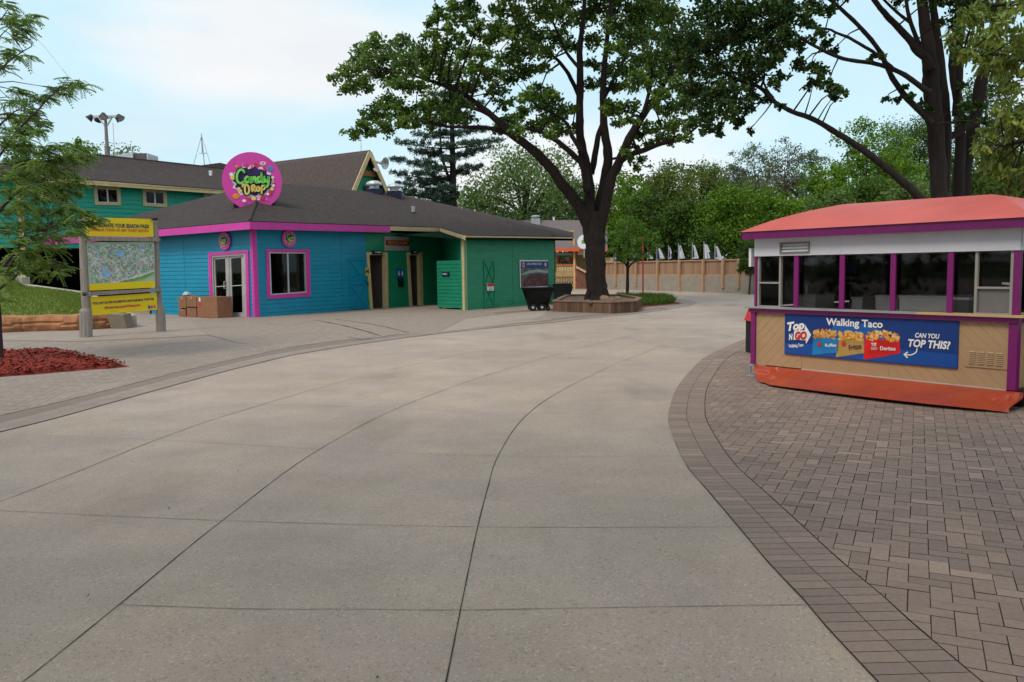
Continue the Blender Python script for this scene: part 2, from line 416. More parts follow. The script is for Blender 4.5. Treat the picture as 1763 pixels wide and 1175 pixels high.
# right-hand paving
edge = [(1620, 1290), (1508, 1173), (1424, 1083), (1383, 1034), (1325, 973), (1273, 911), (1220, 848), (1184, 806), (1165, 769), (1151, 727), (1152, 706), (1163, 672), (1184, 644), (1212, 617), (1252, 597), (1290, 582), (1345, 566)]
midl = [(1720, 1290), (1597, 1173), (1540, 1109), (1461, 1036), (1372, 963), (1309, 900), (1252, 832), (1205, 775), (1187, 740), (1180, 715), (1180, 691), (1192, 659), (1206, 642), (1224, 626), (1254, 606), (1292, 590), (1350, 573)]
innr = [(1815, 1290), (1681, 1173), (1597, 1096), (1508, 1023), (1435, 963), (1362, 897), (1299, 837), (1241, 775), (1218, 740), (1208, 713), (1206, 695), (1214, 668), (1225, 648), (1244, 628), (1268, 610), (1300, 595), (1356, 580)]
def offs(pts, d):
    c, _ = resample(pts, n=60); o = []
    for i, p in enumerate(c):
        t_ = (c[min(i + 1, 60)] - c[max(i - 1, 0)]).normalized(); o.append((p.x + t_.y * d, p.y - t_.x * d))
    return o
reg = offs(g2(edge), .417) + [(16, 21), (16, 1.5)]
mb = MB(); mb.poly([(x, y, 0.004) for x, y in g2(edge) + [(16, 21), (16, 1.5)]]); bedr = struct(mb.build('brick_paving', M_bed))
du = G(1763, 921) - G(1335, 874)
herring(reg, G(1600, 1000)[:2], du, 0.009, None, 'p').build('pavers', M_paver, bedr, tone=True)
mb = MB(); eg = [(p.x, p.y) for p in resample(g2(edge), n=60)[0]]; course(mb, eg, offs(g2(edge), .205), 0.0098); course(mb, offs(g2(edge), .205), offs(g2(edge), .41), 0.0098)
mb.build('paver_border', tone_mat('border_paver', (0.205, 0.150, 0.128), (0.315, 0.228, 0.184), 0.75, noise=0.13, nscale=45, spec=0.35), bedr, tone=True)
# left-hand paving
ledge = [(-900, 1010), (-260, 808), (0, 745), (100, 720), (200, 692), (300, 664), (400, 637), (500, 613), (600, 596), (700, 582), (800, 570), (880, 562), (950, 556), (1010, 549), (1095, 541), (1150, 533.5), (1190, 526), (1199, 521), (1180, 516), (1130, 513), (1060, 511.5)]
lmid = [(-900, 980), (-260, 790), (0, 731), (100, 707), (200, 680), (300, 653), (400, 628), (500, 605.5), (600, 590), (700, 577), (800, 566), (880, 558.5), (950, 553), (1010, 546.5), (1090, 539.5), (1145, 532), (1178, 525.5), (1186, 521), (1170, 517.5), (1128, 514.5), (1060, 512.6)]
linn = [(-900, 950), (-260, 773), (0, 717), (100, 694), (200, 669), (300, 643), (400, 620), (500, 598.5), (600, 584.5), (700, 572.5), (800, 562), (880, 555.2), (950, 550.2), (1010, 544.2), (1085, 537.8), (1140, 530.8), (1168, 525), (1174, 521), (1160, 518.8), (1126, 516), (1060, 513.8)]
reg2 = g2(linn[:10]) + g2([(657, 581), (562, 589), (467, 594.5), (413, 592), (356, 579), (290, 583), (140, 590), (-40, 588), (-900, 600)])
mb = MB(); mb.poly([(x, y, 0.004) for x, y in g2(ledge[:17]) + g2([(1150, 522), (1100, 514), (1060, 514), (1000, 527), (955, 531), (850, 538), (752, 573), (657, 579), (562, 587), (467, 593), (413, 590), (356, 577), (290, 581), (140, 588), (-40, 586), (-900, 598)])])
bedl = struct(mb.build('plaza_paving', mat('joint_sand_pale', (0.21, 0.17, 0.145), 0.9, 0.1, 5)))
herring(reg2, G(200, 640)[:2], (0.97, 0.25), 0.009, None, 'p').build('pavers', M_paver2, bedl, tone=True)
reg3 = g2([(850, 556), (950, 550), (1010, 544), (1085, 537.6), (1140, 530.6), (1166, 524.5), (1150, 519.5), (1100, 518), (1060, 520), (1000, 527), (955, 531), (925, 548)])
herring(reg3, G(1000, 540)[:2], (0.97, 0.25), 0.009, None, 'p').build('pavers', M_paver2, bedl, tone=True)
M_paver3 = tone_mat('grey_paver_border', (0.25, 0.201, 0.175), (0.33, 0.267, 0.225), 0.7, noise=0.10, nscale=30, spec=0.35)
mb = MB(); eg = [(p.x, p.y) for p in resample(g2(ledge[:16]), n=60)[0]]; course(mb, eg, offs(g2(ledge[:16]), -.21), 0.0098); course(mb, offs(g2(ledge[:16]), -.21), offs(g2(ledge[:16]), -.42), 0.0098)
mb2 = MB(); course(mb, g2(ledge[15:]), g2(lmid[15:]), 0.0098); course(mb, g2(lmid[15:]), g2(linn[15:]), 0.0098)
mb.build('paver_border', M_paver3, bedl, tone=True)
# worn asphalt in front of the shop, with cracks
M_asph = mat('worn_asphalt', (0.285, 0.232, 0.195), 0.85, 0.18, 5, 0.6, 60)
apts = [(330, 560), (356, 578), (413, 592), (467, 594.5), (562, 589), (657, 581), (724, 576), (753, 573), (780, 560), (801, 549), (860, 541), (800, 530), (640, 525), (441, 540), (330, 552)]
mb = MB(); mb.poly([(x, y, 0.006) for x, y in g2(apts)]); asph = struct(mb.build('asphalt_patch', M_asph))
mb = MB()
for pl, wd in (([(545, 552), (585, 560), (622, 569), (655, 579)], 0.05), ([(575, 550), (620, 556), (660, 563), (705, 574)], 0.035),
               ([(600, 581), (622, 585), (640, 584)], 0.03), ([(356, 577.5), (380, 583), (413, 592), (470, 594)], 0.02),
               ([(658, 580.5), (690, 577), (728, 575.5)], 0.035), ([(448, 556), (500, 561), (545, 552), (620, 548), (700, 545)], 0.012), ([(470, 580), (520, 575), (600, 576)], 0.012)):
    strip(mb, g2(pl), wd, 0.0105, 0, 0.5)
mb.build('crack', M_joint, asph)
M_apron = mat('pale_concrete', (0.345, 0.285, 0.24), 0.7, 0.08, 1.2, 0.15, 50)
mb = MB(); mb.poly([(x, y, 0.008) for x, y in g2([(753, 573.5), (782, 560), (802, 549), (870, 541), (935, 535), (950, 538), (949, 551), (880, 558), (800, 567)])]); struct(mb.build('concrete_apron', M_apron))
mb = MB(); mb.poly([(x, y, 0.007) for x, y in g2([(-40, 586), (140, 588), (290, 581), (356, 577), (332, 560), (332, 551), (200, 556), (-40, 566)])]); struct(mb.build('plaza_concrete', mat('plaza_concrete', (0.305, 0.25, 0.213), 0.75, 0.10, 1.5, 0.15, 50)))

# ---------------------------------------------------------------- mulch bed
M_mulch = tone_mat('red_mulch', (0.10, 0.012, 0.008), (0.34, 0.05, 0.032), 0.9)
mpts = g2([(-120, 612), (-30, 609), (20, 606.5), (90, 604.5), (128, 610), (165, 619), (200, 626), (224, 632.5), (190, 636), (150, 638.5), (60, 646), (-120, 660)])
mb = MB(); c = Vector((sum(p[0] for p in mpts) / len(mpts), sum(p[1] for p in mpts) / len(mpts), 0))
rings = [(1.0, 0.008), (0.93, 0.035), (0.7, 0.06), (0.35, 0.07)]
vs = []; n = len(mpts)
for s_, z_ in rings:
    for p in mpts: vs.append((c.x + (p[0] - c.x) * s_, c.y + (p[1] - c.y) * s_, z_))
vs.append((c.x, c.y, 0.075)); fs = []
for r_ in range(3):
    for i in range(n): fs.append((r_ * n + i, r_ * n + (i + 1) % n, (r_ + 1) * n + (i + 1) % n, (r_ + 1) * n + i))
for i in range(n): fs.append((3 * n + i, 3 * n + (i + 1) % n, 4 * n))
mb.add(vs, fs, 0, 0.35)
for k in range(9000):
    x = rnd.uniform(min(p[0] for p in mpts), max(p[0] for p in mpts)); y = rnd.uniform(min(p[1] for p in mpts), max(p[1] for p in mpts))
    if not inside(x, y, mpts): continue
    l = rnd.uniform(0.02, 0.06); wd = rnd.uniform(0.008, 0.02); a = rnd.uniform(0, 6.28); e = rnd.uniform(-0.5, 0.5)
    d = Vector((math.cos(a), math.sin(a), e)).normalized() * l; q = Vector((-math.sin(a), math.cos(a), rnd.uniform(-0.6, 0.6))).normalized() * wd
    p = Vector((x, y, 0.055 + rnd.uniform(0, 0.03)))
    mb.poly([p - d - q, p + d - q, p + d + q, p - d + q], 0, rnd.random() ** 1.3)
mu = mb.build('mulch', M_mulch, tone=True); mu['kind'] = 'stuff'; tag(mu, 'red wood chip mulch bed around the feathery-leaved tree on the left', 'mulch')

# ================================================================ BUILDINGS
def inset4(c, l, t, r, b): return [(c[0][0] + l, c[0][1] + t), (c[1][0] - r, c[1][1] + t), (c[2][0] - r, c[2][1] - b), (c[3][0] + l, c[3][1] - b)]
def frame4(mb, wl, c, l, t, r, b, d0, d1, mi=0, i=None):
    i = i or inset4(c, l, t, r, b)
    if t: mb.qbox(wl, [c[0], c[1], i[1], i[0]], d0, d1, mi)
    if b: mb.qbox(wl, [i[3], i[2], c[2], c[3]], d0, d1, mi)
    if l: mb.qbox(wl, [c[0], i[0], i[3], c[3]], d0, d1, mi)
    if r: mb.qbox(wl, [i[1], c[1], c[2], i[2]], d0, d1, mi)
    return i
def vbar(mb, wl, i, f0, f1, d0, d1, mi=0):
    L = lambda a, b, f: (a[0] + (b[0] - a[0]) * f, a[1] + (b[1] - a[1]) * f)
    mb.qbox(wl, [L(i[0], i[1], f0), L(i[0], i[1], f1), L(i[3], i[2], f1), L(i[3], i[2], f0)], d0, d1, mi)
def hbar(mb, wl, i, f0, f1, d0, d1, mi=0, x0=0, x1=1):
    def B(fx, fy):
        a = (i[0][0] + (i[1][0] - i[0][0]) * fx, i[0][1] + (i[1][1] - i[0][1]) * fx); b = (i[3][0] + (i[2][0] - i[3][0]) * fx, i[3][1] + (i[2][1] - i[3][1]) * fx)
        return (a[0] + (b[0] - a[0]) * fy, a[1] + (b[1] - a[1]) * fy)
    mb.qbox(wl, [B(x0, f0), B(x1, f0), B(x1, f1), B(x0, f1)], d0, d1, mi)
def hole(wl, c, g=0.0):
    us = [(wl.hit(*p) - wl.A).dot(wl.u) for p in c]; zs = [wl.hit(*p).z for p in c]
    return (min(us) - g, max(us) + g, min(zs) - g, max(zs) + g)
def siding(wl, u0, u1, z0, z1, holes=(), pitch=0.16, lap=0.018, back=0.12, seams=()):
    mb = MB(); ub = sorted({u0, u1, *[max(u0, min(u1, h[i])) for h in holes for i in (0, 1)]}); zb = sorted({z0, z1, *[max(z0, min(z1, h[i])) for h in holes for i in (2, 3)]})
    inh = lambda u, z: any(h[0] < u < h[1] and h[2] < z < h[3] for h in holes)
    for a, b in zip(ub, ub[1:]):
        for c, d in zip(zb, zb[1:]):
            if not inh((a + b) / 2, (c + d) / 2): mb.fbox(wl, a, b, c, d, -back, -0.001)
    k = 0; z = z0
    while z < z1 - 1e-4:
        zt = min(z1, z + pitch); zz = sorted({z, zt, *[q for h in holes for q in (h[2], h[3]) if z < q < zt]})
        for c, d in zip(zz, zz[1:]):
            segs = []
            for a, b in zip(ub, ub[1:]):
                if inh((a + b) / 2, (c + d) / 2): continue
                if segs and abs(segs[-1][1] - a) < 1e-6: segs[-1][1] = b
                else: segs.append([a, b])
            for a, b in segs:
                cuts = [a] + sorted(q for q in seams if a < q < b) + [b]
                for a1, b1 in zip(cuts, cuts[1:]):
                    a1 += 0.012 if a1 in seams else 0; b1 -= 0.012 if b1 in seams else 0
                    o0 = lap * (zt - c) / pitch + 0.002; o1 = lap * (zt - d) / pitch + 0.002
                    P = wl.P
                    mb.add([P(a1, c, o0), P(b1, c, o0), P(b1, d, o1), P(a1, d, o1), P(a1, c, 0), P(b1, c, 0), P(b1, d, 0), P(a1, d, 0)], [(0, 1, 2, 3), (4, 5, 1, 0), (4, 0, 3, 7), (1, 5, 6, 2)])
        z = zt
    return mb
def isect(w1, d1, w2, d2):
    p = w1.A + w1.n * d1; q = w2.A + w2.n * d2
    a, b = w1.u, w2.u; det = a.x * (-b.y) + b.x * a.y; r = q - p
    t = (r.x * (-b.y) + b.x * r.y) / det; return p + a * t
def plane_hit(px, py, p0, p1, p2):
    n = (p1 - p0).cross(p2 - p0); r = ray(px, py); return EY + r * ((p0 - EY).dot(n) / r.dot(n))

M_blue = mat('blue_siding_paint', (0.003, 0.245, 0.40), 0.5, 0.10, 1.5, 0.15, 20, spec=0.4, streak=(1, 1, 4))
M_green = mat('green_siding_paint', (0.010, 0.255, 0.13), 0.5, 0.12, 1.5, 0.15, 20, spec=0.4, streak=(1, 1, 4))
M_teal = mat('teal_green_siding_paint', (0.012, 0.36, 0.25), 0.5, 0.08, 1.0, 0.1, 20, spec=0.4, streak=(1, 1, 4))
M_pink = mat('magenta_trim_paint', (0.60, 0.045, 0.36), 0.45, 0.07, 3, spec=0.4)
M_cream = mat('cream_trim_paint', (0.62, 0.47, 0.25), 0.55, 0.12, 4)
M_shing = mat('asphalt_shingle', (0.060, 0.048, 0.048), 0.9, 0.25, 5, 0.8, 70, spec=0.15)
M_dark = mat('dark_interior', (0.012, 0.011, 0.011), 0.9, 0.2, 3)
M_black = mat('black_plastic', (0.012, 0.012, 0.013), 0.4, 0.2, 3, spec=0.4)
M_alu = mat('aluminium_frame', (0.55, 0.54, 0.52), 0.35, 0.08, 5, metal=0.3)
M_white = mat('white_paint', (0.74, 0.74, 0.76), 0.45, 0.05, 4)
M_galv = mat('galvanised_metal', (0.50, 0.52, 0.54), 0.4, 0.12, 5, metal=0.6)
M_glass = glass_mat('window_glass', (0.5, 0.5, 0.5))
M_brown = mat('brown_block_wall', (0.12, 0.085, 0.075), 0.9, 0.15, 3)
M_navy = mat('navy_sign', (0.01, 0.014, 0.045), 0.5, 0.1, 3)
M_wtext = mat('white_lettering', (0.8, 0.8, 0.8), 0.5, 0.03, 3)
M_yellow = mat('yellow_board', (0.80, 0.60, 0.012), 0.5, 0.05, 3)
M_red = mat('red_paint', (0.55, 0.03, 0.03), 0.5, 0.1, 3)
M_conb = mat('grey_concrete_block', (0.30, 0.265, 0.22), 0.9, 0.12, 2.5, 0.4, 30)

C = G(441, 547); C.z = 0
WL = Wall(G(262, 541), C); WR = Wall(C, G(765, 523.5)); WS = Wall(G(765, 523.5), G(799, 535)); WF = Wall(G(799, 535), G(955, 522))
shop = thing('shop_building', 'low blue and green shop and restroom building with magenta eaves and dark shingle roof', 'building', C)
# walls
door_c = [(358, 435.5), (427, 431), (429.5, 547), (361.5, 548)]
win_c = [(458.5, 429.5), (533, 430), (535, 510.5), (461, 515)]
d1_c = [(631.5, 434.5), (668, 435), (669, 530.5), (638, 533.5)]
d2_c = [(701, 435), (727.5, 435), (729, 526), (706, 528.2)]
uB = WR.U(632, 480)
hL = hole(WL, inset4(door_c, 5, 5, 5, -3)); hW = hole(WR, inset4(win_c, 5, 5, 5, 5)); h1 = hole(WR, inset4(d1_c, 5, 5, 5, -6)); h2 = hole(WR, inset4(d2_c, 4, 5, 4, -6))
hL = (hL[0], hL[1], -0.1, hL[3]); h1 = (h1[0], h1[1], -0.1, h1[3]); h2 = (h2[0], h2[1], -0.1, h2[3])
siding(WL, 0, WL.L - 0.001, 0, 3.32, [hL], seams=[WL.U(318)]).build('wall', M_blue, shop, label='blue wall with the glass double doors')
siding(WR, 0, uB, 0, 3.32, [hW], seams=[WR.U(587)]).build('wall', M_blue, shop, label='blue wall with the pink framed window')
siding(WR, uB, WR.L, 0, 3.32, [h1, h2], pitch=0.14).build('wall', M_green, shop, label='green wall with the two restroom doorways')
mb = siding(WS, 0, WS.L, 0, 2.90, pitch=0.14); P = WS.P; mb.add([P(0, 2.9, .01), P(WS.L, 2.9, .01), P(WS.L, 2.93, .01), P(0, 3.55, .01)], [(0, 1, 2, 3)]); mb.build('wall', M_green, shop, label='shaded green side wall of the wing')
siding(WF, 0, WF.L, 0, 2.95, pitch=0.14, seams=[WF.U(882)]).build('wall', M_green, shop, label='green end wall of the wing')
# far walls close the building
mb = MB(); pe = WF.P(WF.L, 0)
bk = [WF.P(WF.L, 0), WF.P(WF.L, 0) + Vector((-5.5, 6, 0)), WL.P(0, 0) + Vector((2.5, 7.5, 0)), WL.P(-0.2, 0, -0.1)]
for a, b in zip(bk, bk[1:]):
    mb.beam(a + Vector((0, 0, 1.6)), b + Vector((0, 0, 1.6)), 0.15, 3.2)
mb.build('wall', M_dark, shop, label='plain rear wall')
mb = MB(); q = WL.P(WL.U(74), 0, -6.5)
mb.beam(Vector((q.x - 3, q.y + 1.5, 1.6)), WL.P(0, 1.6, -6.5), 0.15, 3.2); mb.beam(WL.P(-0.1, 1.6, 0), WL.P(-0.1, 1.6, -6.5), 0.15, 3.2)
mb.build('carport_wall', M_dark, shop)  # near-black walls: the carport's deep shade is put into their colour
# corner trims
mb = MB(); mb.fbox(WL, WL.L - 0.10, WL.L + 0.03, 0, 3.28, 0.0, 0.05); mb.fbox(WR, 0.0, 0.13, 0, 3.28, 0.0, 0.05); mb.build('corner_trim', M_pink, shop)
mb = MB(); mb.fbox(WF, -0.03, 0.17, 0, 2.92, 0, 0.05); mb.fbox(WS, WS.L - 0.11, WS.L + 0.03, 0, 2.92, 0.0, 0.05); mb.build('corner_trim', M_cream, shop)
# roof
OV = 0.55
E1 = isect(WL, OV, WR, OV); E1.z = Vz(E1, 380.5)
ZL = WL.hit(74, 411.5, OV); E2 = WR.hit(757, 391.3, OV); E3 = WF.hit(800, 404.5, 0.45); E4 = WF.hit(986, 407.5, 0.45); E5 = at(988, 400.5, E4.y + 5)
R0 = at(455, 313.5, 37); R1 = at(690, 335.5, 44)
B0 = R0 + (R0 - (ZL + E1) / 2) * 0.9; B0.z = 3.4; B1 = R1 + Vector((-5, 6, 0)); B1.z = 3.4
mb = MB()
Em = E1.lerp(E2, 0.5); Rm = R0.lerp(R1, 0.5)
mb.poly([ZL, E1, R0]); mb.poly([E4, E5, R1])
NE, NR_ = 24, 8; sheet = MB(); vs = []
for i in range(NE + 1):
    for j in range(NR_ + 1): vs.append(E1.lerp(E2, i / NE).lerp(R0.lerp(R1, i / NE), j / NR_))
q_ = len(vs); fs = [(i * (NR_ + 1) + j, (i + 1) * (NR_ + 1) + j, (i + 1) * (NR_ + 1) + j + 1, i * (NR_ + 1) + j + 1) for i in range(NE) for j in range(NR_)]
last = [NE * (NR_ + 1) + j for j in range(NR_ + 1)]; vs += [E4.lerp(R1, j / NR_) for j in range(NR_)] + [E3]
fs += [(last[0], q_ + NR_, q_)] + [(last[j], q_ + j, q_ + j + 1, last[j + 1]) for j in range(NR_ - 1)] + [(last[NR_ - 1], q_ + NR_ - 1, last[NR_])]
sheet.add(vs, fs)
sheet.build('roof_front', M_shing, shop, smooth=True)
mb.poly([ZL, R0, B0]); mb.poly([R0, R1, B1, B0]); mb.poly([R1, E5, B1])
dz = Vector((0, 0, 0.035))
for a, b in ((ZL, E1), (E1, Em), (Em, E2), (E2, E3), (E3, E4), (E4, E5)):
    mb.poly([a - dz, b - dz, b, a])
for a, b in ((E1, R0),): mb.tube([a + dz * 0.3, b + dz * 0.3], 0.05, 6)
shroof = mb.build('roof', M_shing, shop)
def fascia(pts, h, m_, inn=0.04, name='fascia', par=shop):
    mb = MB(); k = Vector((0, 0, h)); t_ = Vector((0, 0, 0.036))
    for a, b in zip(pts, pts[1:]):
        n_ = Vector((b.y - a.y, a.x - b.x, 0)).normalized() * 0.03
        mb.hexa([a - k + 0 * n_, b - k, b - k - n_, a - k - n_, a - t_, b - t_, b - t_ - n_, a - t_ - n_])
    return mb.build(name, m_, par)
Ep = WR.hit(672, 388.5, OV); Ep = E1.lerp(E2, (Ep - E1).length / (E2 - E1).length)
fascia([ZL, E1, Ep], 0.30, M_pink); fascia([Ep, E2, E3], 0.22, M_cream); fascia([E3, E4, E5], 0.10, M_cream)
mb = MB(); a = at(950, 399, E5.y + .3); b = at(988.5, 399.5, E5.y + .6)
mb.beam(a, b, 0.05, 0.16); mb.build('fascia', M_cream, shop, label='short cream rake board at the far right end of the roof')
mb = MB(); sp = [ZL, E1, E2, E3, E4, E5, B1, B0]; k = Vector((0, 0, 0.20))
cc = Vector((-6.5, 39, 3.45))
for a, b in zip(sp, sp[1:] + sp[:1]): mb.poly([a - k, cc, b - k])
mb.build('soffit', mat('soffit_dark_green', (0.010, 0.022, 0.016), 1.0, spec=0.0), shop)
# double glass doors
mb = MB(); i = frame4(mb, WL, door_c, 5, 5, 5, 0, 0.0, 0.06); mb.build('door_trim', M_pink, shop)
i = [(363, 440), (422.5, 436), (424.5, 547), (366, 548)]
mb = MB(); i2 = frame4(mb, WL, i, 3, 3.5, 3, 0, -0.10, 0.03); vbar(mb, WL, i2, 0.485, 0.515, -0.1, 0.0); M_dfr = mat('shaded_white_frame', (0.40, 0.39, 0.40), 0.4); dfr = mb.build('door_frame', M_dfr, shop)  # white door frame coloured grey: the shade there is put into its colour
for nm, x0, x1 in (('door', 0.0, 0.483), ('door', 0.517, 1.0)):
    L = lambda a, b, f: (a[0] + (b[0] - a[0]) * f, a[1] + (b[1] - a[1]) * f)
    q = [L(i2[0], i2[1], x0), L(i2[0], i2[1], x1), L(i2[3], i2[2], x1), L(i2[3], i2[2], x0)]
    mb = MB(); qi = frame4(mb, WL, q, 4, 4, 4, 9, -0.08, -0.03); dr = mb.build('door', M_dfr, shop)
    mb = MB(); mb.qbox(WL, qi, -0.06, -0.05); mb.build('pane', M_glass, dr)
    mb = MB(); hbar(mb, WL, qi, 0.50, 0.515, -0.05, -0.02); mb.build('push_bar', M_alu, dr)
    if x0 == 0.0:
        a = WL.hit(q[1][0] - 2.6, 485, -0.02); b = WL.hit(q[1][0] - 2.6, 497, -0.02); n_ = WL.n * 0.09
        mb = MB(); mb.tube([a, a + n_, b + n_, b], 0.018, 6); mb.build('handle', M_alu, dr)
# window
mb = MB(); i = frame4(mb, WR, win_c, 5, 5, 6, 6.5, 0, 0.06); wf = mb.build('window_trim', M_pink, shop)
mb = MB(); i2 = frame4(mb, WR, i, 2, 2, 2, 2, -0.08, 0.03); vbar(mb, WR, i2, 0.485, 0.52, -0.08, 0.0); wn = mb.build('window', M_alu, shop)
mb = MB(); mb.qbox(WR, i2, -0.05, -0.04); mb.build('pane', M_glass, wn)
# things one glimpses inside: shelves
mb = MB()
for z in (0.4, 0.9, 1.4, 1.9): mb.fbox(WR, WR.U(500), WR.U(533), z, z + 0.04, -1.6, -1.2)
mb.fbox(WR, WR.U(502), WR.U(506), 0, 2.2, -1.6, -1.2); mb.build('display_shelf', M_brown, shop)
# restroom doorways
M_creamw = M_cream
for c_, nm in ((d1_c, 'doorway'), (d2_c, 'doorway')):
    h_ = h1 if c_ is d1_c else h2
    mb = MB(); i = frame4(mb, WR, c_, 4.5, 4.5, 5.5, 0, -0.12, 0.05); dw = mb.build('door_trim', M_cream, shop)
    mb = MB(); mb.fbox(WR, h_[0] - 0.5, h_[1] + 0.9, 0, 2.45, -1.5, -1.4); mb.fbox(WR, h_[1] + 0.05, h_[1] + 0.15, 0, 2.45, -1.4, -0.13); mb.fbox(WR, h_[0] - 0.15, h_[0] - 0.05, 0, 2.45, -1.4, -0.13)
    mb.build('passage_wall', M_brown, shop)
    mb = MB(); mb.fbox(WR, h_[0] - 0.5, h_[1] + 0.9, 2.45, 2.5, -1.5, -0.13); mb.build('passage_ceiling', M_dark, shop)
# blue barn door and green barn door: raised X boards
def barn(wl, x0, x1, y0, y1, m_, name='barn_door'):
    u0, u1 = wl.U(x0), wl.U(x1); xm = (x0 + x1) / 2; z1_, z0_ = wl.hit(xm, y0).z, max(0.03, wl.hit(xm, y1).z); zm = (z0_ + z1_) / 2; mb = MB(); t = 0.07
    for a, b in ((z0_, z0_ + t), (zm - t / 2, zm + t / 2), (z1_ - t, z1_)): mb.fbox(wl, u0, u1, a, b, 0.015, 0.05)
    for a, b in ((u0, u0 + t), (u1 - t, u1)): mb.fbox(wl, a, b, z0_, z1_, 0.015, 0.046)
    for za, zb in ((z0_ + t, zm - t / 2), (zm + t / 2, z1_ - t)):
        for p, q, dd in (((u0 + t, za), (u1 - t, zb), 0.03), ((u0 + t, zb), (u1 - t, za), 0.026)):
            mb.beam(wl.P(*p, dd), wl.P(*q, dd), 0.05, 0.05, upv=wl.n)
    return mb.build(name, m_, shop)
barn(WR, 600, 628, 446, 532, M_blue); barn(WF, 832, 851, 448, 530, M_green)
mb = MB(); mb.tube([WR.hit(629, 483, 0.05), WR.hit(629, 488, 0.05)], 0.02, 6); mb.tube([WR.hit(633.5, 487, 0.06), WR.hit(633.5, 492, 0.06)], 0.03, 6); build_split(mb, 'door_latch', M_black, shop)
# free standing green privacy screen before the wing
mb = MB(); a = G(754, 532); b = G(797, 534); WP = Wall(a, b); WPA = WP.A
scr = thing('privacy_screen', 'light green boarded privacy screen with a small navy sign beside the restroom doorways', 'screen', a)
siding(WP, 0, WP.L, WP.hit(775, 530).z, WP.hit(775, 449).z, pitch=0.15).build('panel', mat('pale_green_paint', (0.014, 0.235, 0.13), 0.5, 0.1, 2), scr)
mb = MB()
for u in (0.12, WP.L - 0.12): mb.fbox(WP, u - .05, u + .05, 0, 0.25, -0.1, 0)
build_split(mb, 'post', M_green, scr)

def plate(name, wl, c, d, th, m_, label, cat, txt=None, tm=None, th_=0.5, group=None, rounded=False, maxw=0.85):
    ctr = wl.hit(sum(p[0] for p in c) / 4, sum(p[1] for p in c) / 4, d); t = thing(name, label, cat, ctr, group)
    mb = MB(); mb.qbox(wl, c, d, d + th); mb.build('board', m_, t)
    u0 = (wl.hit(*c[0], d) - wl.A).dot(wl.u); u1 = (wl.hit(*c[1], d) - wl.A).dot(wl.u); z1_ = wl.hit(*c[0], d).z; z0_ = wl.hit(*c[3], d).z
    if txt:
        ls = txt.split('\n'); n = len(ls); H = z1_ - z0_
        for k, s_ in enumerate(ls):
            mb = MB(); text(mb, wl, s_, (u0 + u1) / 2, z0_ + H * (n - k - 0.5) / n, H / n * th_, d + th + 0.004, mi=0, bold=0.01, maxw=(u1 - u0) * maxw)
            mb.build('lettering', tm or M_wtext, t)
    return t, (u0, u1, z0_, z1_)
# restroom signs
rs, rr = plate('restroom_sign', WR, [(662, 407), (704, 408), (705, 432), (663, 432)], 0.03, 0.04, mat('grey_board', (0.36, 0.33, 0.32), 0.7), 'wide grey sign with a brown band reading restrooms above the green wall between the doorways', 'sign')
mb = MB(); zt = rr[3] - rr[2]; mb.fbox(WR, rr[0] + 0.02, rr[1] - 0.02, rr[2] + zt * 0.36, rr[2] + zt * 0.74, 0.07, 0.076); band = mb.build('band', mat('rust_band', (0.20, 0.035, 0.015), 0.7), rs)
mb = MB(); text(mb, WR, 'RESTROOMS', (rr[0] + rr[1]) / 2, rr[2] + zt * 0.55, zt * 0.24, 0.080, width=(rr[1] - rr[0]) * 0.8, bold=0.01); mb.build('lettering', mat('tan_lettering', (0.5, 0.25, 0.12), 0.7), rs)
plate('doorway_sign', WR, [(641.5, 431.5), (659, 432), (659, 438.5), (641.5, 438)], 0.06, 0.03, M_navy, 'small dark sign reading women above the left restroom doorway', 'sign', 'WOMEN', None, 0.5)
plate('doorway_sign', WR, [(708, 431.5), (720, 432), (720, 438), (708, 438)], 0.06, 0.03, M_navy, 'small dark sign reading men above the right restroom doorway', 'sign', 'MEN', None, 0.5)
plate('screen_sign', WP, [(760.5, 469), (773, 469), (773, 476), (760.5, 476)], 0.03, 0.02, M_navy, 'small navy sign reading family on the green privacy screen', 'sign', 'FAMILY', None, 0.45)
ps, pr = plate('pictogram_sign', WR, [(682.5, 463), (695.5, 463), (695.5, 477), (682.5, 477)], 0.02, 0.015, mat('blue_sign', (0.02, 0.11, 0.33), 0.5), 'blue pictogram sign with two white figures on the green wall between the doorways', 'sign')
mb = MB()
for fx in (0.28, 0.72):
    u = pr[0] + (pr[1] - pr[0]) * fx; h_ = pr[3] - pr[2]; mb.disc(WR, u, pr[2] + h_ * 0.62, 0.035, 0.040, n=12); mb.fbox(WR, u - 0.045, u + 0.045, pr[2] + h_ * .18, pr[2] + h_ * .52, 0.036, 0.04)
build_split(mb, 'figure', M_wtext, ps)
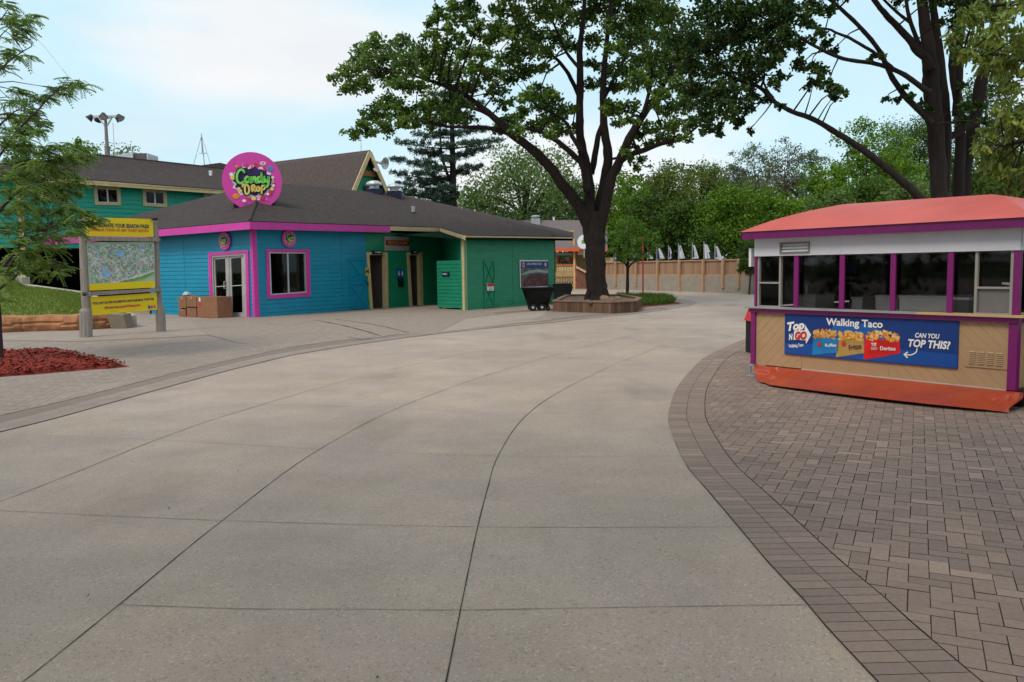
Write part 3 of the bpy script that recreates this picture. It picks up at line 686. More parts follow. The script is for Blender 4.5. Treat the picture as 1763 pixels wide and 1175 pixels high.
# wall phone
c0 = WR.hit(691.5, 486); ph = thing('wall_phone', 'black wall-mounted box below the blue pictogram sign', 'phone', c0)
mb = MB(); mb.qbox(WR, [(688, 479), (695.5, 479), (695.5, 494), (689.5, 494)], 0, 0.16); mb.build('housing', M_black, ph); mb = MB(); mb.qbox(WR, [(689, 480), (692, 480), (692, 489), (690, 489)], 0.16, 0.2); mb.build('handset', M_black, ph)
plate('notice', WS, [(739, 461), (748, 461), (748, 475.5), (740, 475.5)], 0.02, 0.01, M_yellow, 'yellow notice with a dark mark on the shaded green wall', 'notice', 'C', M_navy, 0.5)
plate('notice', WR, [(629, 461), (635, 461), (636, 475.5), (630, 475.5)], 0.06, 0.01, mat('old_yellow', (0.55, 0.42, 0.05), 0.6), 'small yellow notice left of the women doorway', 'notice', 'M', M_navy, 0.5)
nsx, nr = plate('warning_sign', WF, [(838.5, 488), (850.5, 488), (850.5, 500.5), (838.5, 501)], 0.06, 0.01, M_white, 'white warning sign with a red top on the green barn door', 'sign', 'DO\nNOT\nENTER', M_navy, 0.5)
mb = MB(); mb.fbox(WF, nr[0] + .01, nr[1] - .01, nr[3] - (nr[3] - nr[2]) * 0.42, nr[3] - 0.01, 0.07, 0.078); mb.build('band', M_red, nsx)
# poster on the wing
post, pr = plate('poster', WF, [(895, 448), (943.5, 448.5), (944, 495), (896, 496)], 0.03, 0.03, M_white, 'large photo poster with a blue heading on the green end wall above the black cart', 'poster')
pu0, pu1, pz0, pz1 = pr; Wd, Hd = pu1 - pu0, pz1 - pz0
mb = MB(); mb.fbox(WF, pu0 + .02, pu1 - .02, pz1 - Hd * 0.30, pz1 - Hd * 0.05, 0.06, 0.063); mb.build('heading_band', mat('poster_blue', (0.015, 0.06, 0.20), 0.5), post)
mb = MB(); text(mb, WF, 'LIVE, WORK, PLAY', pu0 + Wd * 0.48, pz1 - Hd * 0.15, Hd * 0.075, 0.068, width=Wd * 0.52, bold=0.012); mb.build('lettering', M_wtext, post)
mb = MB(); mb.disc(WF, pu0 + Wd * 0.10, pz1 - Hd * 0.18, Hd * 0.09, 0.066); mb.disc(WF, pu0 + Wd * 0.88, pz1 - Hd * 0.17, Hd * 0.075, 0.066, mi=0); build_split(mb, 'emblem', mat('emblem_pale', (0.55, 0.45, 0.5), 0.6), post)
mb = MB(); mb.fbox(WF, pu0 + Wd * 0.07, pu0 + Wd * 0.13, pz1 - Hd * 0.22, pz1 - Hd * 0.14, 0.066, 0.07); mb.build('emblem_mark', M_red, post)
def blotch(name, cols, scale, rough=0.6):
    m = bpy.data.materials.new(name); m.use_nodes = True; t = m.node_tree; bs = t.nodes['Principled BSDF']; bs.inputs['Roughness'].default_value = rough
    tc = N(t, 'ShaderNodeTexCoord'); vo = N(t, 'ShaderNodeTexVoronoi'); vo.inputs['Scale'].default_value = scale
    dn = N(t, 'ShaderNodeTexNoise'); dn.inputs['Scale'].default_value = scale * 0.6; t.links.new(tc.outputs['Object'], dn.inputs['Vector'])
    ad = N(t, 'ShaderNodeVectorMath', operation='MULTIPLY_ADD'); ad.inputs[1].default_value = (0.25,) * 3; t.links.new(dn.outputs['Color'], ad.inputs[0]); t.links.new(tc.outputs['Object'], ad.inputs[2])
    t.links.new(ad.outputs[0], vo.inputs['Vector']); se = N(t, 'ShaderNodeSeparateColor'); t.links.new(vo.outputs['Color'], se.inputs[0])
    cr = N(t, 'ShaderNodeValToRGB'); cr.color_ramp.interpolation = 'CONSTANT'; e = cr.color_ramp.elements
    e[0].position = 0; e[0].color = (*cols[0], 1); e[1].position = 1 / len(cols); e[1].color = (*cols[1], 1)
    for k in range(2, len(cols)): q = e.new(k / len(cols)); q.color = (*cols[k], 1)
    t.links.new(se.outputs[0], cr.inputs[0]); t.links.new(cr.outputs[0], bs.inputs['Base Color']); return m
mb = MB(); mb.fbox(WF, pu0 + .02, pu1 - .02, pz0 + .02, pz1 - Hd * 0.30, 0.06, 0.063); mb.build('photo', mat('poster_scene_grey', (0.12, 0.12, 0.11), 0.5, 0.7, 4), post)
mb = MB(); fr = Frame(WF.P(pu0, pz0, 0), WF.u, WF.v)
mb.poly([WF.P(pu0 + Wd * a, pz0 + Hd * b, 0.067) for a, b in ((.05, .06), (.97, .05), (.97, .38), (.8, .46), (.55, .5), (.3, .47), (.12, .3))]); mb.build('pictured_crowd', blotch('crowd_colours', [(0.16, 0.01, 0.015), (0.09, 0.02, 0.03), (0.03, 0.02, 0.02), (0.2, 0.05, 0.03), (0.02, 0.03, 0.05)], 9), post)
mb = MB(); mb.poly([WF.P(pu0 + Wd * a, pz0 + Hd * b, 0.067) for a, b in ((.03, .45), (.3, .52), (.6, .55), (.97, .5), (.97, .6), (.6, .65), (.3, .62), (.03, .5))]); mb.build('pictured_water', mat('pale_water', (0.3, 0.42, 0.42), 0.6, 0.3, 3), post)

# round wall signs with a small green and yellow script
def round_sign(name, F_, cu, cv, R, th, d, label, scale_detail=True):
    t = thing(name, label, 'sign', F_.P(cu, cv, d))
    mb = MB(); mb.lathe(F_.P(cu, cv, d), [(R, 0), (R, th)], 40, axis=F_.n); mb.build('disc', mat('sign_pink', (0.66, 0.065, 0.40), 0.35, 0.04, 2), t); d2 = d + th
    def star(cx, cy, r0, r1, n, dd, m_, nm, sq=0.72, ph=0.0):
        mb = MB(); pts = []
        for k in range(n):
            a = 2 * math.pi * k / n + ph; r = r0 + (r1 - r0) * (0.5 + 0.5 * math.sin(k * 2.39)); pts.append(F_.P(cu + R * (cx + r * math.cos(a)), cv + R * (cy + r * sq * math.sin(a)), dd))
        ctr = F_.P(cu + R * cx, cv + R * cy, dd)
        for k in range(n): mb.poly([ctr, pts[k], pts[(k + 1) % n]])
        return mb.build(nm, m_, t)
    star(0.02, -0.02, 0.62, 0.74, 34, d2 + 0.004, mat('splash_white', (0.75, 0.62, 0.7), 0.4, 0.05), 'splash', 0.80)
    star(0.03, 0.0, 0.56, 0.70, 30, d2 + 0.010, mat('splash_purple', (0.05, 0.015, 0.13), 0.4, 0.3, 3), 'splash', 0.76, 0.2)
    cols = {'candy_red': (0.65, 0.04, 0.05), 'candy_white': (0.8, 0.75, 0.75), 'candy_orange': (0.8, 0.28, 0.02), 'candy_blue': (0.02, 0.28, 0.55), 'candy_yellow': (0.75, 0.62, 0.15), 'candy_pink': (0.75, 0.2, 0.35)}
    cm = {k: mat(k, v, 0.35, 0.15, 6) for k, v in cols.items()}
    sp_ = [('candy_blue', .62, .44, .13), ('candy_orange', -.56, -.52, .15), ('candy_white', .38, .62, .12), ('candy_pink', .38, .62, .07), ('candy_red', .14, .56, .09), ('candy_red', .44, .40, .06), ('candy_red', .40, .47, .05),
           ('candy_yellow', -.64, .12, .11), ('candy_white', -.68, .22, .09), ('candy_yellow', -.46, -.26, .07), ('candy_yellow', -.40, -.33, .06), ('candy_orange', -.50, .5, .06), ('candy_red', -.15, .52, .06), ('candy_red', .0, .50, .05), ('candy_pink', -.3, .56, .05),
           ('candy_white', .68, .14, .07), ('candy_pink', .68, -.02, .08), ('candy_white', .70, -.14, .06), ('candy_yellow', .64, -.26, .08), ('candy_red', .58, -.38, .08), ('candy_white', .50, -.44, .06), ('candy_yellow', .02, -.60, .10), ('candy_red', .30, -.58, .09), ('candy_white', .18, -.62, .06), ('candy_red', -.15, -.60, .06), ('candy_white', -.30, -.68, .08), ('candy_pink', .44, -.62, .05), ('candy_white', -.1, .44, .05)]
    by = {}
    for q, (nm, a, b, r) in enumerate(sp_):
        by.setdefault(nm, MB()).disc(F_, cu + R * a, cv + R * b, R * r * .8, d2 + 0.014 + q * 0.0015, n=14, ry=R * r * .8 * rnd.uniform(0.7, 1.0))
    for nm, mb in by.items(): build_split(mb, 'candy', cm[nm], t)
    # lettering: hand-drawn thick strokes, first dark then coloured
    def stroke(mb, pts, wd, dd):
        P = smooth_curve([(p[0], p[1]) for p in pts], 5); L = []; Rr = []
        for i, p in enumerate(P):
            dd_ = (P[min(i + 1, len(P) - 1)] - P[max(i - 1, 0)]).normalized(); q = Vector((-dd_.y, dd_.x, 0)) * wd / 2
            L.append(F_.P(cu + R * (p.x + q.x), cv + R * (p.y + q.y), dd)); Rr.append(F_.P(cu + R * (p.x - q.x), cv + R * (p.y - q.y), dd))
        n = len(P); mb.add(L + Rr, [(i, n + i, n + i + 1, i + 1) for i in range(n - 1)])
        for e in (P[0], P[-1]): mb.disc(F_, cu + R * e.x, cv + R * e.y, R * wd / 2, dd, n=8)
    candy = [[(-.26, .30), (-.30, .37), (-.38, .38), (-.47, .28), (-.51, .10), (-.47, -.04), (-.38, -.08), (-.28, -.02)],
             [(-.10, .12), (-.18, .14), (-.24, .05), (-.21, -.04), (-.14, -.03), (-.10, .05), (-.09, .13), (-.09, -.02), (-.05, -.05)],
             [(-.02, .13), (.00, .04), (-.01, -.04), (.03, .09), (.08, .14), (.11, .10), (.11, -.02), (.14, -.05)],
             [(.29, .13), (.22, .14), (.17, .05), (.20, -.03), (.26, -.01), (.30, .08), (.31, .31), (.31, .05), (.33, -.03), (.37, -.04)],
             [(.40, .15), (.41, .03), (.46, -.01), (.52, .06), (.55, .17), (.54, .02), (.51, -.14), (.44, -.20), (.40, -.15)]]
    drop = [[(-.24, -.12), (-.26, -.28), (-.24, -.42), (-.17, -.44), (-.12, -.32), (-.14, -.18), (-.22, -.12), (-.32, -.14), (-.33, -.20)],
            [(-.02, -.35), (-.03, -.18), (.04, -.14), (.07, -.20), (.01, -.25), (.08, -.35)],
            [(.17, -.20), (.12, -.26), (.15, -.33), (.20, -.33), (.23, -.26), (.19, -.19), (.15, -.20)],
            [(.29, -.42), (.30, -.20), (.36, -.15), (.41, -.21), (.37, -.28), (.31, -.28)]]
    o1, o2, o3 = MB(), MB(), MB()
    for s_ in candy: stroke(o1, s_, 0.15, d2 + 0.062); stroke(o2, s_, 0.078, d2 + 0.068)
    for s_ in drop: stroke(o1, s_, 0.13, d2 + 0.062); stroke(o3, s_, 0.062, d2 + 0.068)
    le = o1.build('lettering', mat('letter_edge', (0.006, 0.012, 0.02), 0.4), t); o2.build('green_letters', mat('letter_green', (0.20, 0.68, 0.12), 0.4, 0.15, 4), le); o3.build('yellow_letters', mat('letter_yellow', (0.80, 0.60, 0.16), 0.4, 0.12, 4), le)
    return t
cpt = at(434.5, 313, 33.0); Rs = 49.3 / F * (cpt - EY).dot(fw)
vw = (cpt - EY); vw.z = 0; vw.normalize(); FS = Frame(cpt, Vector((vw.y, -vw.x, 0)), (0, 0, 1))
big = round_sign('round_sign', FS, 0, 0, Rs, 0.14, 0, 'big round magenta sign with green and yellow script standing on the shop roof corner')
mb = MB(); mb.fbox(FS, -0.75, -0.55, -1.45, 0.2, -0.3, -0.06); mb.fbox(FS, 0.62, 0.82, -1.45, 0.2, -0.3, -0.06); mb.fbox(FS, -0.8, 0.86, -1.25, -1.05, -0.28, -0.08)
mb.beam(FS.P(-.65, 0, -.2), FS.P(-.65, -1.1, -1.2), .08, .08); mb.beam(FS.P(.72, 0, -.2), FS.P(.72, -1.1, -1.2), .08, .08); mb.build('support_frame', M_black, big)
for wl, px, py, lab in ((WL, 387.5, 415, 'small round magenta shop sign above the glass double doors'), (WR, 497, 411, 'small round magenta shop sign above the pink framed window')):
    h_ = wl.hit(px, py, 0.05); round_sign('wall_sign', Frame(wl.A, wl.u, wl.v), (h_ - wl.A).dot(wl.u), h_.z, 0.335, 0.05, 0.04, lab)

# roof vents and pipe on the shop
def dome_vent(px, yb, yt, Y, wpx, label, base_m=M_black):
    b = at(px, yb, Y); s_ = Y / F; r = wpx / 2 * s_; h = (yb - yt) * s_
    t = thing('roof_vent', label, 'vent', b); mb = MB(); mb.box(b.x - r * .92, b.x + r * .92, b.y - r * .9, b.y + r * .9, b.z - 0.5, b.z + h * 0.42); mb.build('curb', base_m, t)
    mb = MB(); mb.lathe(b, [(r * 1.0, h * .42), (r * .8, h * .46), (r * .62, h * .5), (r * .62, h * .66), (r * 1.0, h * .68), (r * 1.02, h * .76), (r * .85, h * .9), (r * .5, h * .98), (0.02, h)], 20); mb.build('cowl', M_galv, t, smooth=False); return t
dome_vent(644.5, 337, 312, 42.5, 27, 'left of the two metal dome vents on the shop roof ridge', M_navy)
dome_vent(679.5, 340, 317, 43.0, 26, 'right of the two metal dome vents on the shop roof ridge', M_navy)
def pipe(px, yb, yt, Y, wpx, label, m_):
    b = at(px, yb, Y); s_ = Y / F; t = thing('vent_pipe', label, 'pipe', b); mb = MB(); r = wpx / 2 * s_; h = (yb - yt) * s_; mb.lathe(b, [(r, -0.15), (r, h * .8), (r * 1.15, h * .82), (r * 1.1, h)], 12); mb.build('pipe', m_, t)
    mb = MB(); mb.lathe(b, [(r * 1.6, -0.12), (r * 1.1, 0.05)], 12); mb.build('flashing', M_black, t)
hp = plane_hit(711.5, 367, Em, E2, R1); pipe(711.5, 367, 356, hp.y, 6, 'small grey vent pipe halfway up the shop roof above the restrooms', M_galv)

# ---------------------------------------------------------------- two storey green building
A2 = at(37, 400, 38); B2 = at(396, 400, 46); W2 = Wall(A2, B2)
gb = thing('green_building', 'two storey teal green building with cream window frames behind the map sign', 'building', (A2.x, A2.y, 0))
wins = [[(69, 312), (119, 316), (119, 350), (69, 348)], [(162, 320), (207.5, 322), (208.5, 354), (164, 353)], [(246, 325), (287, 327), (288, 357), (247, 355)], [(352, 330.5), (388, 332), (388, 362), (353, 360)]]
z2 = W2.hit(37, 427).z
hs = [hole(W2, inset4(c_, 5, 5, 5, 5)) for c_ in wins]
siding(W2, W2.U(-60), W2.L, z2, 6.15, hs, pitch=0.22, lap=0.03, seams=[W2.U(308), W2.U(-20)]).build('wall', M_teal, gb)
for c_ in wins:
    mb = MB(); i = frame4(mb, W2, c_, 4.5, 4.5, 4.5, 4.5, 0, 0.07); wt = mb.build('window', M_cream, gb)
    mb = MB(); i2 = frame4(mb, W2, i, 1, 1, 1, 1, -0.1, 0.02); vbar(mb, W2, i2, 0.47, 0.53, -0.1, 0.0); mb.build('sash', M_white, wt)
    mb = MB(); mb.qbox(W2, i2, -0.06, -0.05); mb.build('pane', M_glass, wt)
mb = MB(); mb.fbox(W2, -0.12, 0.12, z2 - 0.1, 6.1, 0.02, 0.08); mb.build('corner_trim', M_cream, gb)
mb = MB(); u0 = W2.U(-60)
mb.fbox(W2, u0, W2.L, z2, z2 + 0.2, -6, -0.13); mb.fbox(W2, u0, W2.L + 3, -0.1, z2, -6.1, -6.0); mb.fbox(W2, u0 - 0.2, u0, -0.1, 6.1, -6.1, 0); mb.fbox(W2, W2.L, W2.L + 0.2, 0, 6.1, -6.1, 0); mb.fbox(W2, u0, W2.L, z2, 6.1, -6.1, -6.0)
mb.build('undercroft', M_dark, gb)  # near-black colour carries the deep shade of the open lower storey
e0 = W2.hit(-62, 292.5, 0.6); e1 = W2.hit(398, 327.5, 0.6); e0.z = W2.hit(37, 300, 0.6).z; 
e1.z = W2.hit(388, 327, .6).z
rp = at(158, 266.5, 43.5); rq = at(392, 291.5, 50); bk0 = e0 + (rp - e0) * 1 - W2.n * 5; bk0.z = e0.z; bk1 = e1 - W2.n * 12
mb = MB(); mb.poly([e0, e1, rq, rp]); mb.poly([e0, rp, bk0]); mb.poly([rp, rq, bk1, bk0]); mb.poly([e1, bk1, rq])
m_ = e0.lerp(e1, 0.6)
mb.tube([rp, rq], 0.06, 6); mb.build('roof', M_shing, gb)
a, b, c_ = at(330, 287, 54), at(379, 280.5, 54), at(440, 296, 54); mb = MB(); k = Vector((0, 6, 0)); mb.add([a, b, c_, a + k, b + k, c_ + k, a - Vector((0, 0, 3)), c_ - Vector((0, 0, 3))], [(0, 1, 4, 3), (1, 2, 5, 4), (0, 1, 2), (6, 7, 2, 0)]); mb.build('rear_roof', M_shing, gb)
fascia([e0, e1], 0.25, M_cream, par=gb)
mb = MB(); mb.fbox(W2, u0, W2.L, 6.0, 6.05, 0.0, 0.6); mb.build('soffit', M_teal, gb)
pipe(363, 304.5, 294.5, 47.3, 5.5, 'short white vent pipe on the green building roof left of the round sign', M_white)
# air handler on that roof
b = at(222, 277, 46.5); hv = thing('air_handler', 'pale metal air handling unit on the ridge of the green building roof', 'machine', b); s_ = 46.5 / F
mb = MB(); x = lambda px: at(px, 270, 46.5).x; zt = at(222, 261.5, 46.5).z; mb.hexa([(x(190), 46.5, b.z - .6), (x(229), 46.5, b.z - .6), (x(229), 48, b.z - .6), (x(190), 48, b.z - .6), (x(190), 46.5, zt - .25), (x(229), 46.5, zt), (x(229), 48, zt), (x(190), 48, zt - .25)]); mb.build('housing', M_galv, hv)
mb = MB(); mb.box(x(229.5), x(252), 46.6, 47.9, b.z - .6, zt - .08); mb.build('fan_section', mat('dark_louvre', (0.10, 0.085, 0.085), 0.6), hv); mb = MB(); mb.box(x(252), x(254), 46.55, 47.9, b.z - .6, zt - .1); mb.build('end_plate', M_galv, hv)
# floodlight pole
b = at(187, 300, 52); b.z = 0; fl = thing('floodlight_pole', 'tall grey floodlight pole with a ring of dark lamps behind the green building', 'lamp post', b)
zt = at(187, 206, 52).z; zm = at(187, 252, 52).z; mb = MB(); mb.tube([b, (b.x, b.y, zm)], 0.16, 10); mb.tube([(b.x, b.y, zm), (b.x, b.y, zt)], [0.11, 0.09], 10); mb.build('pole', mat('weathered_pole', (0.20, 0.18, 0.18), 0.7), fl)
mb = MB(); tp = Vector((b.x, b.y, zt + 0.18)); mb.beam(tp + Vector((-.75, 0, 0)), tp + Vector((.75, 0, 0)), 0.14, 0.12); mb.beam(tp + Vector((0, -.5, 0)), tp + Vector((0, .5, 0)), 0.14, 0.12); mb.beam(tp - Vector((.45, 0, 0)), Vector((b.x, b.y, zt - .5)), .07, .07); mb.beam(tp + Vector((.45, 0, 0)), Vector((b.x, b.y, zt - .5)), .07, .07); mb.build('crossarm', M_galv, fl)
for dx, dy, ax in ((-.8, 0, (-.6, -.2, -.7)), (.78, 0, (.6, -.2, -.7)), (0.12, -.5, (.3, -.6, -.7)), (-.5, .3, (-.5, .4, -.6)), (.5, .3, (.5, .5, -.6))):
    mb = MB(); q = tp + Vector((dx, dy, 0.08)); mb.lathe(q, [(.05, -.02), (.12, .02), (.16, .14), (.23, .32), (.25, .34)], 14, axis=ax); lp = mb.build('lamp', mat('lamp_housing', (0.03, 0.03, 0.03), 0.5), fl); mb = MB(); mb.lathe(q, [(.22, .342), (.22, .35)], 14, axis=ax); mb.build('lens', M_galv, lp)
mb = MB(); q = at(198, 275, 51); mb.tube([(q.x, q.y, 5), (q.x, q.y, at(198, 212, 51).z)], 0.02, 5); wh = mb.build('antenna', M_galv, org=(q.x, q.y, 5)); tag(wh, 'thin whip antenna just right of the floodlight pole', 'antenna')
# tripod
ap = at(347, 234, 48.5); tri = thing('antenna_tripod', 'slim three legged metal antenna mast on the green building roof', 'antenna mast', at(347, 283, 48.5))
ft = [at(333.5, 283, 48), at(362.5, 283, 48), at(352, 284, 50)]
for p in ft: mb = MB(); mb.tube([p, ap.lerp(p, 0.03)], 0.02, 5); mb.build('leg', M_galv, tri)
mb = MB(); mb.tube([ap.lerp(p, 0.62) for p in ft] + [ap.lerp(ft[0], 0.62)], 0.018, 5); mb.tube([ap + Vector((0, 0, .12)), at(348.5, 265, 48.5)], 0.035, 6); mb.build('brace', M_galv, tri)
# ---------------------------------------------------------------- steep gabled hall behind
PK = at(637, 258.5, 50); rd = (at(470, 279, 55.8) - PK); PB = PK + rd * 1.6; w_ = Vector((rd.y, -rd.x, 0)).normalized()
if w_.y > 0: w_ = -w_
hf = w_ * 2.9; dn = Vector((0, 0, -5.0)); hr_ = -hf
hall = thing('steep_roof_hall', 'steep brown shingled gable with cream rake boards behind the shop roof', 'building', (PK.x, PK.y, 0))
mb = MB(); p = lambda base, s_, k=1: base + s_ * k + dn * k
mb.poly([p(PB, hf), p(PK, hf), PK, PB]); mb.poly([PB, PK, p(PK, hr_), p(PB, hr_)]); mb.poly([p(PB, hf), PB, p(PB, hr_)])
nr_ = 17
for k in range(1, nr_):
    f = k / nr_; a, b = p(PK, hf, f), p(PB, hf, f); o_ = w_ * 0.02 + Vector((0, 0, .012)); a2, b2 = p(PK, hf, f + 1 / nr_), p(PB, hf, f + 1 / nr_)
    mb.add([a, b, b + o_ * 2, a + o_ * 2, a2, b2], [(0, 1, 2, 3), (3, 2, 5, 4)])
mb.build('roof', mat('brown_shingle', (0.085, 0.065, 0.062), 0.85, 0.2, 5, 0.6, 60), hall)
gn = -rd.normalized(); mb = MB(); q0 = PK - gn * 0.5
mb.add([q0 + Vector((0, 0, -.3)), q0 + (hf + dn) * .97, q0 + (hr_ + dn) * .97], [(0, 1, 2)]); mb.build('gable_wall', M_green, hall)
mb = MB()
for s_ in (hf, hr_):
    a, b = PK - Vector((0, 0, .14)), PK + s_ + dn - Vector((0, 0, .14)); mb.beam(a, b, 0.06, 0.26, upv=gn.cross((b - a).normalized()))
mb.build('rake_board', M_cream, hall)
mb = MB(); mb.beam(q0 + (hf + dn) * .27 + gn * .1, q0 + (hr_ + dn) * .27 + gn * .1, .05, .3); mb.build('collar_beam', mat('orange_wood', (0.45, 0.19, 0.06), 0.6), hall)
mb = MB(); mb.lathe(q0 + dn * .44 + gn * .04, [(.16, 0), (.2, .06), (.08, .1)], 12, axis=gn); mb.build('wall_lamp', M_black, hall)
ws0 = [PK + (hf + dn) * .95, PB + (hf + dn) * .95, PB + (hr_ + dn) * .95, PK + (hr_ + dn) * .95]; mb = MB(); mb.prism([(q.x, q.y) for q in ws0][::-1], 0, ws0[0].z); mb.build('wall', M_green, hall)
# horn speaker
h0 = at(652, 280, 49.6); hs_ = thing('horn_speaker', 'grey horn loudspeaker on an arm at the peak of the steep gable', 'loudspeaker', h0); ax = Vector((.85, -.45, -.18)).normalized()
mb = MB(); mb.lathe(h0 - ax * .12, [(.07, 0), (.08, .16), (.12, .3), (.2, .45), (.34, .58), (.36, .6), (.33, .59), (.18, .42)], 20, axis=ax); mb.build('horn', M_galv, hs_, smooth=True)
mb = MB(); mb.tube([h0 - ax * .1, at(640, 272, 50)], .035, 6); mb.beam(at(644, 291, 50), at(652, 296, 50), .3, .15); mb.build('bracket', M_galv, hs_)
mb = MB(); q = at(621.5, 262, 51); mb.tube([q - Vector((0, 0, .2)), at(621.5, 232, 51)], .02, 5); mb.tube([at(621.5, 262, 51), at(629, 276, 50.4)], .02, 5); wh = mb.build('antenna', M_galv, org=tuple(q)); tag(wh, 'thin bent whip antenna on the ridge of the steep gable', 'antenna')

# ---------------------------------------------------------------- food stand far behind
fs = thing('food_stand', 'cream food stand with brown roof, orange fascia and raised deck behind the big tree', 'building', G(975, 496))
WD = Wall(G(925, 497.5), G(1068, 497.5)); Yd = WD.A.y
mb = MB(); mb.fbox(WD, 0, WD.L, 0, WD.hit(1000, 433).z, -5, -2.2); mb.build('wall', M_cream, fs)
mb = MB(); f0, f1 = WD.hit(925, 428, 0.6), WD.hit(1046, 428, 0.6); r0, r1 = WD.hit(885, 379.5, -4), WD.hit(1046, 379.5, -4)
mb.poly([f0, f1, r1, r0]); mb.poly([f0 - Vector((0, 5, 0)) * 0, r0, r0 + Vector((0, 6, -2.4)), f0 + Vector((0, 10, 0))]); mb.poly([r0, r1, r1 + Vector((0, 6, -2.4)), r0 + Vector((0, 6, -2.4))])
mb.build('roof', mat('grey_brown_shingle', (0.15, 0.12, 0.125), 0.85, 0.12, 3), fs)
mb = MB(); mb.beam(f0 - Vector((0, 0, .1)), f1 - Vector((0, 0, .1)), .06, .25); mb.build('fascia', mat('orange_red_paint', (0.62, 0.11, 0.04), 0.5), fs)
mb = MB(); mb.qbox(WD, [(957, 436), (986, 436), (986, 440), (957, 440)], -1.9, -1.8); mb.build('menu_header', M_galv, fs)
mb = MB(); mb.qbox(WD, [(958.5, 440), (984.5, 440), (984.5, 454), (958.5, 454)], -1.9, -1.8); mb.build('menu_board', blotch('menu_colours', [(0.04, 0.18, 0.05), (0.4, 0.12, 0.03), (0.05, 0.25, 0.1), (0.5, 0.45, 0.3), (0.1, 0.05, 0.02)], 3.0), fs)
mb = MB(); mb.fbox(WD, 0, WD.U(993), 1.25, 1.33, -2.2, 0.0); mb.fbox(WD, 0, WD.U(993), 0.95, 1.25, 0.0, 0.05); mb.build('deck', mat('deck_wood', (0.38, 0.26, 0.13), 0.8), fs)
mb = MB()
for k in range(40):
    u = WD.U(940) + k * 0.22
    if u > WD.U(993) - 0.1: break
    mb.fbox(WD, u, u + 0.04, 0, .95, .0, .03); mb.beam(WD.P(u, 0.02, .04), WD.P(u + .5, .94, .04), .02, .05, upv=WD.n); mb.beam(WD.P(u + .5, 0.02, .06), WD.P(u, .94, .06), .02, .05, upv=WD.n)
mb.build('lattice', mat('lattice_wood', (0.52, 0.40, 0.22), 0.8), fs)
mb = MB()
for k in range(60):
    u = WD.U(950) + k * 0.14
    if u > WD.U(990): break
    mb.fbox(WD, u, u + 0.09, 1.34, WD.hit(975, 459).z, -0.12, -0.09)
mb.build('railing_boards', M_cream, fs)
mb = MB(); z_ = WD.hit(975, 457).z; mb.fbox(WD, WD.U(945), WD.U(993), z_ - .04, z_ + .06, -.16, -.02); mb.build('rail', mat('orange_rail', (0.55, 0.16, 0.07), 0.6), fs)
mb = MB(); mb.fbox(WD, WD.U(988), WD.U(991.5), 0, WD.hit(990, 412).z, -.05, .12); mb.fbox(WD, WD.U(955), WD.U(957), 1.3, WD.hit(955, 428).z, -.05, .1); build_split(mb, 'post', mat('peach_post', (0.60, 0.34, 0.16), 0.7), fs)
mb = MB(); mb.fbox(WD, WD.U(997), WD.U(1012), WD.hit(1000, 439).z, WD.hit(1000, 430).z, -1.4, .2); mb.fbox(WD, WD.U(1040), WD.U(1055), WD.hit(1047, 455).z, WD.hit(1047, 444).z, -1.4, 0); build_split(mb, 'awning_box', M_cream, fs)
mb = MB(); z5 = WD.hit(1000, 460).z
mb.add([WD.P(WD.U(993), 0, .1), WD.P(WD.U(1068), 0, .1), WD.P(WD.U(1008), 1.2, .1), WD.P(WD.U(993), z5 * .96, .1)], [(0, 1, 2, 3)]); mb.build('stair_skirt', mat('red_brown_wood', (0.16, 0.07, 0.045), 0.8, 0.2), fs)
mb = MB(); mb.beam(WD.hit(992, 460, .2), WD.hit(1050, 490, .2), .1, .14); mb.build('stair_rail', mat('pale_rail', (0.55, 0.36, 0.26), 0.7), fs)
mb = MB(); mb.fbox(WD, WD.U(994), WD.U(1006), 1.5, 2.3, -2.15, -2.1); mb.build('door', M_dark, fs)
q = WD.hit(1006, 417, 0.9); rs_ = thing('round_clock_sign', 'round white sign with a blue rim on the food stand roof beside the big trunk', 'sign', q); fr = Frame(q, WD.u, WD.v); rr_ = 13 / F * q.y
mb = MB(); mb.lathe(q, [(rr_, 0), (rr_, .12)], 32, axis=fr.n); mb.build('rim', mat('rim_blue', (0.15, 0.28, 0.5), 0.5), rs_); mb = MB(); mb.lathe(q, [(rr_ * .9, .12), (rr_ * .9, .135)], 32, axis=fr.n); mb.build('face', M_white, rs_)
mb = MB(); mb.poly([fr.P(a * rr_, b * rr_, .145) for a, b in ((-.3, -.2), (.35, -.25), (.4, .05), (.1, .35), (-.25, .2))]); mb.build('emblem', mat('emblem_green', (0.1, 0.3, 0.12), 0.5), rs_)
mb = MB(); mb.beam(fr.P(0, -rr_, .05), fr.P(0, -rr_ - .6, .05), .08, .08); mb.beam(fr.P(0, 0, 0), fr.P(0, -.3, -1.4), .06, .06); mb.build('bracket', M_galv, rs_)
dome_vent(922, 381, 371, Yd + 4, 17, 'pale dome vent on the food stand roof', M_galv); pipe(953.5, 381, 374, Yd + 4, 3.5, 'tiny white vent pipe on the food stand roof ridge', M_white)
# picnic chairs and table on the deck
pt = WD.P(WD.U(970), 1.33, -1.0); tb = thing('patio_table', 'small dark patio table on the food stand deck behind the railing', 'table', pt)
mb = MB(); mb.box(pt.x - .7, pt.x + .4, pt.y - .4, pt.y + .4, pt.z + .72, pt.z + .77); mb.build('tabletop', M_brown, tb)
for dx in (-.5, .25): mb = MB(); mb.beam(pt + Vector((dx, 0, 0)), pt + Vector((dx, 0, .72)), .1, .1); mb.build('leg', M_black, tb)

